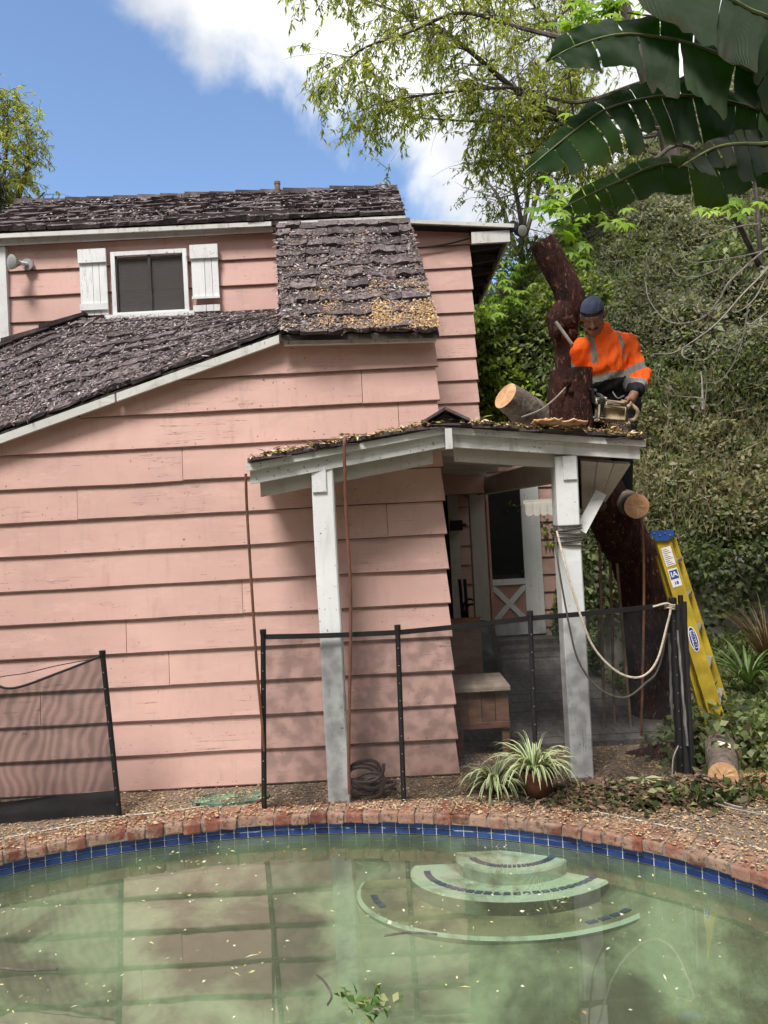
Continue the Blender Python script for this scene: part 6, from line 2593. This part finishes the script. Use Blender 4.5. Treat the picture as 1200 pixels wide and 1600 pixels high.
def shirt_mi(cen):
    mi = np.zeros(len(cen))
    px = np.array([px_of(Vector(p)) for p in cen])
    rel = cen - np.array(tuple(wk.location))
    # shoulder straps of tape: bands over each shoulder, front and back
    dL, tL = seg_d(cen, shL, elL)
    dR, tR = seg_d(cen, shR, elR)
    dL2, tL2 = seg_d(cen, elL, wrL)
    dR2, tR2 = seg_d(cen, elR, wrR)
    onL, onR = (dL < .105) & (tL > .30), (dR < .10) & (tR > .30)
    torso = ~(onL | onR | ((dL2 < .085) & (tL2 > .05)) | ((dR2 < .085) & (tR2 > .05)))
    ax = np.array(tuple((shL - shR).normalized()))
    s = (cen - np.array(tuple(shR.lerp(shL, .5)))) @ ax
    zc = cen[:, 2]
    zbelt = belly.z + .030 + .16 * s
    strap = torso & ((np.abs(s - .080) < .021) | (np.abs(s + .140) < .018)) & (zc > zbelt + .11)
    mi[strap] = 1
    mi[torso & (np.abs(zc - zbelt) < .024)] = 1
    mi[torso & (zc < zbelt - .024)] = 2
    mi[onL & (np.abs(tL - .80) < .10)] = 1
    mi[onR & (np.abs(tR - .62) < .10)] = 1
    fl_ = (dL2 < .10) & (tL2 > .02)
    mi[fl_ & (np.abs(tL2 - .50) < .12)] = 1
    mi[fl_ & (tL2 >= .62)] = 2
    fr_ = (dR2 < .10) & (tR2 > .02)
    mi[fr_ & (tR2 >= .55)] = 2
    return mi


# cloth folds: gentle creases running down from the shoulders and round the sleeves
G_ = np.meshgrid(*sh.ax, indexing='ij')
fold = np.sin(G_[0] * 95 + 2.2 * np.sin(G_[2] * 17) + G_[1] * 30) * .5 + np.sin(G_[0] * 41 - G_[2] * 55 + 1.5 * np.sin(G_[1] * 25)) * .5
sh.F += (fold * .0085).astype(np.float32)
sh.mesh('shirt', [M_ORANGE, M_REFL, M_SHIRTB], wk, shirt_mi)
pn = SDF((1.2, 4.9, 1.70), (2.3, 5.85, 2.75), .010)
pn.cap(belly + Vector((-.05, .02, -.05)), belly + Vector((.06, .02, -.05)), .125, .125, .04).cap(hipR, hipL, .12, .12, .06)
for a, b2, c2 in ((hipR, knR, ftR), (hipL, knL, ftL)):
    pn.cap(a, b2, .115, .082, .05).cap(b2, c2, .078, .068, .03)
pn.mesh('trousers', [M_PANTS], wk)
for c2 in (ftR, ftL):
    bt = SDF((c2.x - .12, c2.y - .25, 1.64), (c2.x + .12, c2.y + .15, 1.92), .010)
    bt.cap(c2 + Vector((0, 0, .04)), c2 + Vector((0, -.02, -.02)), .055, .052, .02).cap(c2 + Vector((0, 0, -.02)), c2 + Vector((-.01, -.15, -.035)), .048, .040, .02)
    bt.mesh('boot', [M_BOOT], wk)
# cap worn backwards, with its strap opening at the forehead
cp = SDF(tuple(wk_head - Vector((.2, .2, .15))), tuple(wk_head + Vector((.2, .22, .25))), .0065)
cp.ell(H(0, .040, -.014), (.0825, .088, .104), HM, .01)
cp.cap(H(-.045, .03, -.13), H(.045, .03, -.13), .014, .014, .03)


cmesh = cp.mesh('cap', [M_CAP, M_BLACK, M_STICK], wk, lambda cen: (lambda q: np.where((q[:, 2] > .03) & (np.abs(q[:, 1] - .050) < .012) & (np.abs(q[:, 0]) < .075), 1, np.where((q[:, 2] > .08) & (np.abs(q[:, 1] - .030) < .006) & (np.abs(q[:, 0]) < .012), 2, 0)))((cen - np.array(tuple(wk_head))) @ HM))
# trim the cap below the brim line
bm = bmesh.new()
bm.from_mesh(cmesh.data)
kill = [v for v in bm.verts if ((v.co - wk_head).dot(hu) < .014 + .28 * min(0, (v.co - wk_head).dot(fwd)))]
bmesh.ops.delete(bm, geom=kill, context='VERTS')
bm.to_mesh(cmesh.data)
bm.free()
sol = cmesh.modifiers.new('thickness', 'SOLIDIFY')
sol.thickness = .006
sol.offset = -1
# ear defender strap and tool pouch on the belt
MB().box(H(.088, -.004, -.025), (.02, .035, .045)).build('ear_defender', M_BLACK, wk)
MB().box(at(985, 606, 5.36), (.12, .06, .05)).build('tool_pouch', simple('maroon_pouch', (.07, .018, .02), .8), wk)
MB().tube(spline([at(957, 612, 5.27), at(965, 622, 5.26), at(975, 618, 5.27)], 4), .006, 5).build('belt_strap', M_METAL, wk, True)

# chainsaw
saw = thing('chainsaw', 'dusty chainsaw in the worker\'s hands at the foot of the cut', 'chainsaw', at(950, 645, 5.05))
M_SAWB = simple('dusty_saw_cover', (.30, .235, .145), .7, .4, 18, bump=.5)
M_SAWG = simple('pale_grey_saw_housing', (.42, .42, .39), .5, .25, 20)
c0, c1 = at(929, 640, 5.16), at(976, 645, 5.16)
ax = (c1 - c0).normalized()
upv = Vector((0, -.25, .97))
sd_ = ax.cross(upv).normalized()


def saw_box(f0, f1, z0_, z1_, dep, name, mat, bev=.012, yo=0.0):
    bm = bmesh.new()
    bmesh.ops.create_cube(bm, size=1)
    L_ = (c1 - c0).length
    for v in bm.verts:
        tz = z0_ + (v.co.z + .5) * (z1_ - z0_)
        sh_ = .85 if v.co.z > 0 else 1.0
        p = c0 + ax * (f0 + (v.co.x + .5) * (f1 - f0)) * L_ + upv * tz + sd_ * (v.co.y * dep * sh_ + yo)
        v.co = p
    bmesh.ops.bevel(bm, geom=list(bm.edges), offset=bev, segments=2, affect='EDGES', clamp_overlap=True)
    me = bpy.data.meshes.new(name)
    bm.to_mesh(me)
    bm.free()
    me.materials.append(mat)
    me.polygons.foreach_set('use_smooth', [True] * len(me.polygons))
    o = bpy.data.objects.new(name, me)
    COL.objects.link(o)
    put(o, saw)
    return o


saw_box(.0, 1.0, -.06, .045, .13, 'body', M_SAWB, .018)
saw_box(.28, .95, .046, .075, .10, 'engine_cover', M_SAWB, .012)
saw_box(-.06, .28, -.045, .085, .11, 'muffler_housing', M_SAWG, .012)
saw_box(.35, .85, -.045, .015, .02, 'recoil_cover', M_DKGREY, .006, -.07)
for k in range(5):
    saw_box(.42 + .08 * k, .46 + .08 * k, -.035, .008, .006, 'vent_slot', M_BLACK, .001, -.083)
MB().tube(spline([c0 + ax * .02 + sd_ * -.07 + upv * .0, c0 + ax * -.0 + sd_ * -.08 + upv * .09, c0 + ax * .01 + sd_ * -.03 + upv * .135, gripR - ax * .0, c0 + ax * .03 + sd_ * .08 + upv * .10, c0 + ax * .03 + sd_ * .075 + upv * 0], 5), .013, 8).build('front_handle', M_DKGREY, saw, True)
MB().tube(spline([c1 + upv * .02, c1 + ax * .035 + upv * .065, gripL, c1 + ax * .09 + upv * .02, c1 + ax * .07 - upv * .04, c1 - upv * .05], 5), .014, 8).build('rear_handle', M_SAWB, saw, True)
MB().prism([c0 + ax * -.04 + upv * .05, c0 + ax * -.055 + upv * .14, c0 + ax * -.04 + upv * .145, c0 + ax * -.02 + upv * .06], sd_ * .12).build('hand_guard', M_BLACK, saw)
# guide bar, sunk into the stump
bd = Vector((-1, .12, -.05)).normalized()
b0 = c0 + upv * -.02 + bd * .02
bw = bd.cross(Vector((0, 0, 1))).normalized()
poly = [b0 - bw * .032, b0 + bd * .24 - bw * .030, b0 + bd * .27 - bw * .012, b0 + bd * .27 + bw * .012, b0 + bd * .24 + bw * .030, b0 + bw * .032]
MB().prism(poly, (0, 0, .006)).build('guide_bar', M_METAL, saw)
MB().tube([p + Vector((0, 0, .003)) + (p - (b0 + bd * .2)).normalized() * .004 for p in poly], .005, 5).build('chain', M_DKGREY, saw)

# ================================================================== LOOSE STUFF
def flecks(P, N, L, W, C, tilt=.35):
    n = len(P)
    D = nrm(np.cross(rdir(n), N)) + rdir(n) * tilt * .5
    return leaves(P, D, np.asarray(N) + rdir(n) * tilt, L, W, C, .0)


# chips and sawdust on the deck
n = 95000
X, Y = RNG.uniform(-3.3, 3.6, n), RNG.uniform(2.6, 5.3, n)
inside = ((X - POOL_C.x) / (POOL_A - .02)) ** 2 + ((Y - POOL_C.y) / (POOL_B - .02)) ** 2 < 1
dens = np.array([.5 + 1.1 * mnoise.noise(Vector((x * 1.3, y * 2.1, 0))) for x, y in zip(X, Y)])
edge = np.sqrt(((X - POOL_C.x) / POOL_A) ** 2 + ((Y - POOL_C.y) / POOL_B) ** 2)
dens += np.clip(1.25 - edge, 0, .25) * 1.5 + .35 * np.exp(-((X - .3) / .9) ** 2)
ok = ~inside & (RNG.uniform(0, 1, n) < dens) & ~((X < XC) & (Y > 4.82)) & ~((edge < 1.02) & (Y < 2.9))
X, Y = X[ok], Y[ok]
edge = edge[ok]
n = len(X)
Z = np.where(edge < 1.085, .018, .006) + RNG.uniform(0, .006, n)
Z = np.maximum(Z, np.where(edge < 1.0, .016, 0))
Z = np.where(((X - gp(360, 1250).x) / .25) ** 2 + ((Y - gp(360, 1250).y) / .11) ** 2 < 1, .022, Z)
P = np.stack([X, Y, Z], 1)
up_n = np.tile([0, 0, 1.], (n, 1))
lf = flecks(P, up_n, RNG.gamma(2.0, .0062, n) + .004, RNG.gamma(2.0, .0032, n) + .0025, pal([(.44, .29, .15), (.34, .20, .11), (.20, .125, .08), (.52, .40, .25), (.12, .08, .055), (.38, .28, .19), (.50, .33, .16)], n))
o = np_mesh('wood_chips', *lf[:2], M_DRY, None, lf[2])
tag(o, 'wood chips and sawdust scattered over the deck and brick edge', 'wood chips', kind='stuff')
# sawdust drift by the log at the right
n = 14000
a = RNG.normal(size=(n, 2))
P = np.stack([2.32 + a[:, 0] * .30, 4.40 + a[:, 1] * .16, .004 + np.abs(RNG.normal(0, .004, n)) + .03 * np.exp(-(a ** 2).sum(1) / 1.2)], 1)
lf = flecks(P, np.tile([0, 0, 1.], (n, 1)), RNG.uniform(.005, .012, n), RNG.uniform(.004, .008, n), pal([(.52, .34, .15), (.45, .28, .12), (.58, .42, .22), (.36, .22, .10)], n))
o = np_mesh('sawdust_drift', *lf[:2], M_DRY, None, lf[2])
tag(o, 'drift of orange sawdust on the ground right of the chalked log', 'sawdust', kind='stuff')
# leaf litter pile with clippings by the right porch post
n = 14000
a = RNG.normal(size=(n, 2))
cx = np.where(RNG.uniform(0, 1, n) < .5, 1.30, 1.68)
P = np.stack([cx + a[:, 0] * .30, 4.33 + a[:, 1] * .10, np.zeros(n)], 1)
hp = .085 * np.exp(-(a ** 2).sum(1) / 2)
P[:, 2] = .006 + hp * RNG.uniform(.2, 1, n)
ok = np.array([not pool_inside(p[0], p[1], .08) for p in P])
P = P[ok]
n = len(P)
lf = flecks(P, np.tile([0, -.2, 1.], (n, 1)), RNG.gamma(3, .011, n) + .008, RNG.gamma(3, .0038, n) + .003, pal([(.11, .07, .045), (.07, .05, .035), (.17, .11, .07), (.06, .075, .03), (.22, .15, .10), (.035, .028, .022)], n), .9)
o = np_mesh('leaf_litter', *lf[:2], M_DRY, None, lf[2])
tag(o, 'brown leaf litter heap at the foot of the right porch post', 'leaf litter', kind='stuff')
n = 230
a = RNG.normal(size=(n, 2))
P = np.stack([1.72 + a[:, 0] * .26, 4.20 + a[:, 1] * .08, .02 + np.abs(RNG.normal(0, .03, n))], 1)
ok = np.array([not pool_inside(p[0], p[1], .1) for p in P])
P = P[ok]
n = len(P)
lf = leaves(P, rdir(n, .1), rdir(n, .8), RNG.uniform(.04, .085, n), RNG.uniform(.03, .05, n), pal([(.06, .09, .03), (.09, .13, .04), (.04, .06, .025), (.30, .32, .15), (.14, .11, .06)], n))
o = np_mesh('green_clippings', *lf[:2], M_LEAF, None, lf[2])
tag(o, 'green leaf clippings strewn beside the pool coping in front of the log', 'clippings', kind='stuff')
# one big pale fallen leaf
fl_t = thing('fallen_leaf', 'large pale lobed leaf lying on the litter by the fence corner', 'leaf', gp(1005, 1236))
c = gp(1005, 1240) + Vector((0, 0, .09))
M_PALE = plain_leaf('pale_dry_leaf', (.36, .36, .22), .15)
for k in range(9):
    a = rad(-10 + 23 * k) + math.pi * .98
    d = Vector((math.cos(a), math.sin(a) * .5, -.12 + .10 * math.sin(k)))
    sd2 = Vector((-d.y, d.x, 0)).normalized()
    L_ = .15 * (.8 + .3 * math.sin(k * 1.9) ** 2)
    V = [c, c + d * L_ * .5 + sd2 * .022 + Vector((0, 0, .01)), c + d * L_, c + d * L_ * .5 - sd2 * .022 + Vector((0, 0, .01)), c + d * L_ * .5 - Vector((0, 0, .003))]
    mesh_obj('lobe', V, [(0, 1, 4), (1, 2, 4), (2, 3, 4), (3, 0, 4)], M_PALE, fl_t)
for (pts, lab) in (([(1068, 1222), (1090, 1245), (1125, 1268), (1170, 1282), (1200, 1290)], 'long pale twig lying across the clippings toward the right edge'), ([(1050, 1215), (1052, 1185), (1060, 1165)], 'thin bent twig standing up against the bundled posts'), ([(1120, 1255), (1150, 1268), (1185, 1275)], 'short pale twig beside the long twig by the log')):
    w = [gp(px_, py_) + Vector((0, 0, .02 + .008 * i)) for i, (px_, py_) in enumerate(pts)]
    if 'standing' in lab:
        w = [at(px_, py_, 4.5) for px_, py_ in pts]
        w[0].z = .02
    o = MB().tube(spline(w, 5), .005, 5).build('twig', M_BRANCH, None, True)
    tag(o, lab, 'twig', 'loose twigs')


# litter on the roofs
def roof_litter(Ff, Bf, n, cols, name, label, smin=0.0, tfun=None, big=1.0, lift=.028):
    S, T = RNG.uniform(0, 1, n), RNG.uniform(0, 1, n)
    keepm = np.ones(n, bool)
    if tfun is not None:
        keepm = tfun(S, T)
    S, T = S[keepm], T[keepm]
    n = len(S)
    Fp = np.array([tuple(Ff(s)) for s in S])
    Bp = np.array([tuple(Bf(s)) for s in S])
    P = Fp + (Bp - Fp) * T[:, None]
    ex = nrm(np.array([tuple(Ff(min(1, s + .02)) - Ff(max(0, s - .02))) for s in S]))
    N = nrm(np.cross(ex, Bp - Fp))
    N = np.where(N[:, 2:3] < 0, -N, N)
    P = P + N * (lift + RNG.uniform(0, .012, n))[:, None]
    lf = flecks(P, N, (RNG.gamma(2.5, .009, n) + .008) * big, (RNG.gamma(2.5, .0035, n) + .003) * big, pal(cols, n, .3), .5)
    o = np_mesh(name, *lf[:2], M_DRY, None, lf[2])
    return tag(o, label, 'leaf litter', kind='stuff')


LILAC = [(.40, .355, .365), (.22, .18, .185), (.13, .10, .105), (.24, .20, .205), (.08, .062, .064), (.30, .26, .26), (.055, .042, .042), (.17, .125, .115), (.10, .078, .078)]


def nz_keep(sc_, thr, sd, wide=.25):
    def f(S, T):
        v = np.array([mnoise.fractal(Vector((s * sc_, t * sc_ * .6, sd)), 1.0, 2.0, 3) for s, t in zip(S, T)])
        return v + RNG.normal(0, wide, len(S)) > thr
    return f


roof_litter(fl, bl, 30000, LILAC, 'roof_litter', 'grey shredded leaf litter smothering the lower left roof', tfun=lambda S, T: nz_keep(5, -.25, 3)(S, T) & (T < .97))
roof_litter(uf, ub, 9000, LILAC, 'roof_litter', 'dry brown litter scattered over the upper ridge roof', tfun=nz_keep(7, .05, 8), lift=.034)
roof_litter(mf, mb, 13000, LILAC + [(.24, .17, .11)], 'roof_litter', 'dark litter lying on the steep middle roof', tfun=lambda S, T: nz_keep(4, -.12, 5)(S, T) & (T < .85), lift=.034)
SAWD = [(.52, .33, .16), (.42, .25, .11), (.60, .43, .24), (.33, .19, .09), (.55, .40, .26)]
roof_litter(mf, mb, 60000, SAWD, 'roof_sawdust', 'orange sawdust spread along the lower edge of the steep middle roof',
            tfun=lambda S, T: (T < .36) & (nz_keep(5, .10, 15, .14)(S, T) | (RNG.uniform(0, 1, len(S)) < 1.1 * (S - .3) * (T < .10 + .10 * S))) & (RNG.uniform(0, 1, len(S)) < 1.1 - 2.6 * T) & (RNG.uniform(0, 1, len(S)) < .08 + .95 * S ** 1.3), big=.6, lift=.040)
# bark chips, leaves and sawdust along the porch roof
pa, pb_ = lerpf(LE, RIDGE), lerpf(RIDGE, RE)
for Ff, nn_, lab, nm in ((pa, 1700, 'yellow chips and dead leaves on the left slope of the porch roof', 'porch_debris'), (pb_, 2300, 'bark shreds and sawdust on the right slope of the porch roof', 'porch_debris')):
    S = RNG.uniform(.03, .97, nn_)
    P = np.array([tuple(Ff(s)) for s in S])
    P[:, 1] += RNG.uniform(-.06, .26, nn_)
    hmp = np.array([max(0, .3 + mnoise.noise(Vector((s * 9, 2, 0)))) for s in S])
    P[:, 2] += .040 + RNG.uniform(0, 1, nn_) ** 2 * .05 * hmp
    lf = flecks(P, np.tile([0, 0, 1.], (nn_, 1)), RNG.gamma(2.5, .010, nn_) + .008, RNG.gamma(2.5, .005, nn_) + .004, pal([(.55, .40, .20), (.46, .30, .14), (.60, .50, .32), (.20, .13, .08), (.12, .09, .06), (.30, .30, .08), (.36, .28, .20)], nn_), .8)
    o = np_mesh(nm, *lf[:2], M_DRY, None, lf[2])
    tag(o, lab, 'debris', kind='stuff')
# larger curled bark slabs above the right post
for k, (px_, w_) in enumerate(((858, .09), (878, .12), (896, .10), (846, .07))):
    c = at(px_, 664 + 2 * k % 5, 4.56 + .02 * k) + Vector((0, 0, .0))
    V, Fc = [], []
    for i in range(7):
        for j in range(3):
            V.append(c + Vector(((i / 6 - .5) * w_ * 1.6, (j - 1) * .05, .020 + .018 * mnoise.noise(Vector((i * .9, j * 1.3, k * 5.1))) + .012 * (abs(j - 1)))))
    for i in range(6):
        for j in range(2):
            Fc.append((i * 3 + j, i * 3 + 3 + j, i * 3 + 4 + j, i * 3 + 1 + j))
    o = mesh_obj('bark_slab', V, Fc, M_CUT, None, True)
    sol = o.modifiers.new('thickness', 'SOLIDIFY')
    sol.thickness = .01
    tag(o, ('pale curled bark slab farthest left of the four on the porch roof edge', 'pale bark slab second from the right above the right post', 'pale bark slab nearest the stump on the porch roof edge', 'small bark slab among the four on the porch roof edge')[(1, 2, 2, 0)[k] if False else (3, 1, 2, 0)[k]], 'bark', 'bark slabs on the porch roof')
# sawdust flying from the saw
n = 900
t_ = RNG.uniform(0, 1, n) ** .7
src = np.array(tuple(at(940, 655, 5.0)))
dst = np.array(tuple(at(1000, 690, 4.95)))
P = src + (dst - src) * t_[:, None] + RNG.normal(0, 1, (n, 3)) * (.02 + .06 * t_[:, None])
P[:, 2] = np.maximum(P[:, 2], 2.13)
lf = flecks(P, rdir(n), RNG.uniform(.004, .010, n), RNG.uniform(.002, .005, n), pal(SAWD, n))
o = np_mesh('flying_sawdust', *lf[:2], M_DRY, None, lf[2])
tag(o, 'spray of sawdust thrown out below the chainsaw', 'sawdust', kind='stuff')

# things floating on the pool
n = 1500
X, Y = RNG.uniform(-2.8, 1.8, n), RNG.uniform(2.0, 4.25, n)
ok = ((X - POOL_C.x) / (POOL_A - .06)) ** 2 + ((Y - POOL_C.y) / (POOL_B - .06)) ** 2 < 1
cl = np.array([mnoise.noise(Vector((x * 1.5, y * 2.5, 9))) for x, y in zip(X, Y)])
ok &= cl + RNG.normal(0, .3, n) > .05
P = np.stack([X[ok], Y[ok], np.full(ok.sum(), Z_WATER + .002)], 1)
n = len(P)
lf = flecks(P, np.tile([0, 0, 1.], (n, 1)), RNG.gamma(1.6, .008, n) + .005, RNG.gamma(1.6, .0035, n) + .003, pal([(.46, .42, .20), (.55, .50, .33), (.22, .17, .09), (.36, .38, .14), (.60, .56, .45)], n), .05)
o = np_mesh('floating_debris', *lf[:2], M_DRY, None, lf[2])
tag(o, 'tiny leaves and chips floating on the green pool water', 'floating debris', kind='stuff')
fb = thing('floating_sprig', 'leafy green sprig floating near the bottom of the pool view', 'sprig', gp(572, 1582, Z_WATER))
c = gp(572, 1578, Z_WATER)
MB().tube([c + Vector((-.06, .01, .004)), c + Vector((.05, -.02, .012)), c + Vector((.09, .0, .006))], .003, 5).build('stem', M_BRANCH, fb)
n = 46
P = np.array(tuple(c)) + np.stack([RNG.normal(0, .05, n), RNG.normal(0, .04, n), RNG.uniform(.004, .04, n)], 1)
lf = leaves(P, rdir(n, .2), rdir(n, 1.0), RNG.uniform(.03, .055, n), RNG.uniform(.02, .032, n), pal([(.09, .17, .04), (.13, .22, .06), (.06, .11, .03), (.35, .38, .18)], n))
np_mesh('foliage', *lf[:2], M_LEAF, fb, lf[2])
for (pts, lab) in (([(495, 1522), (508, 1535), (518, 1556), (512, 1570)], 'dark curved stick floating in the pool left of the sprig'), ([(600, 1462), (640, 1457), (683, 1460)], 'thin brown twig floating near the pool steps'), ([(0, 1512), (40, 1516), (90, 1514)], 'thin twig floating near the left edge of the pool')):
    o = MB().tube(spline([gp(px_, py_, Z_WATER + .003) for px_, py_ in pts], 5), .0045, 5).build('floating_twig', M_LIMB, None, True)
    tag(o, lab, 'twig', 'twigs afloat')

# ivy mound hiding the ladder's feet, and a pale-leaved bush at the right edge
n = 5200
a = RNG.normal(size=(n, 3))
cx = np.where(RNG.uniform(0, 1, n) < .55, 2.22, 2.62)
P = np.stack([cx + a[:, 0] * .20, 4.98 + a[:, 1] * .20, np.abs(RNG.normal(0, .13, n)) * np.exp(-(a[:, 0] ** 2) / 5)], 1)
P[:, 2] = np.clip(P[:, 2], .01, .40)
lf = leaves(P, rdir(n, .2) + np.array([0, -.4, 0]), rdir(n) + np.array([0, -.5, .8]), RNG.uniform(.04, .085, n), RNG.uniform(.03, .055, n), pal(np.vstack([IVY, IVY * .8, [(.12, .14, .06), (.15, .12, .07)]]), n))
o = np_mesh('ivy_mound', *lf[:2], M_LEAF, None, lf[2])
tag(o, 'mound of dark ivy hiding the feet of the yellow ladder', 'ivy', kind='stuff')
pb2 = thing('pale_bush', 'small bush of pale green leaves at the right edge above the sawdust', 'bush', (2.50, 4.75, 0))
for k in range(5):
    a0 = Vector((2.50, 4.75, 0))
    b4 = a0 + Vector((random.uniform(-.14, .16), random.uniform(-.1, .05), random.uniform(.12, .24)))
    MB().tube([a0, a0.lerp(b4, .5) + Vector((.02, 0, .02)), b4], [.006, .005, .003], 5).build('stem', M_LIMB, pb2, True)
n = 420
P = np.array([2.52, 4.72, .16]) + RNG.normal(size=(n, 3)) * np.array([.12, .08, .075])
P[:, 2] = np.maximum(P[:, 2], .02)
lf = leaves(P, rdir(n, .2), rdir(n) + np.array([0, -.5, .9]), RNG.uniform(.045, .08, n), RNG.uniform(.03, .045, n), pal([(.30, .34, .16), (.20, .26, .09), (.42, .44, .26), (.13, .18, .06)], n))
np_mesh('foliage', *lf[:2], M_LEAF, pb2, lf[2])
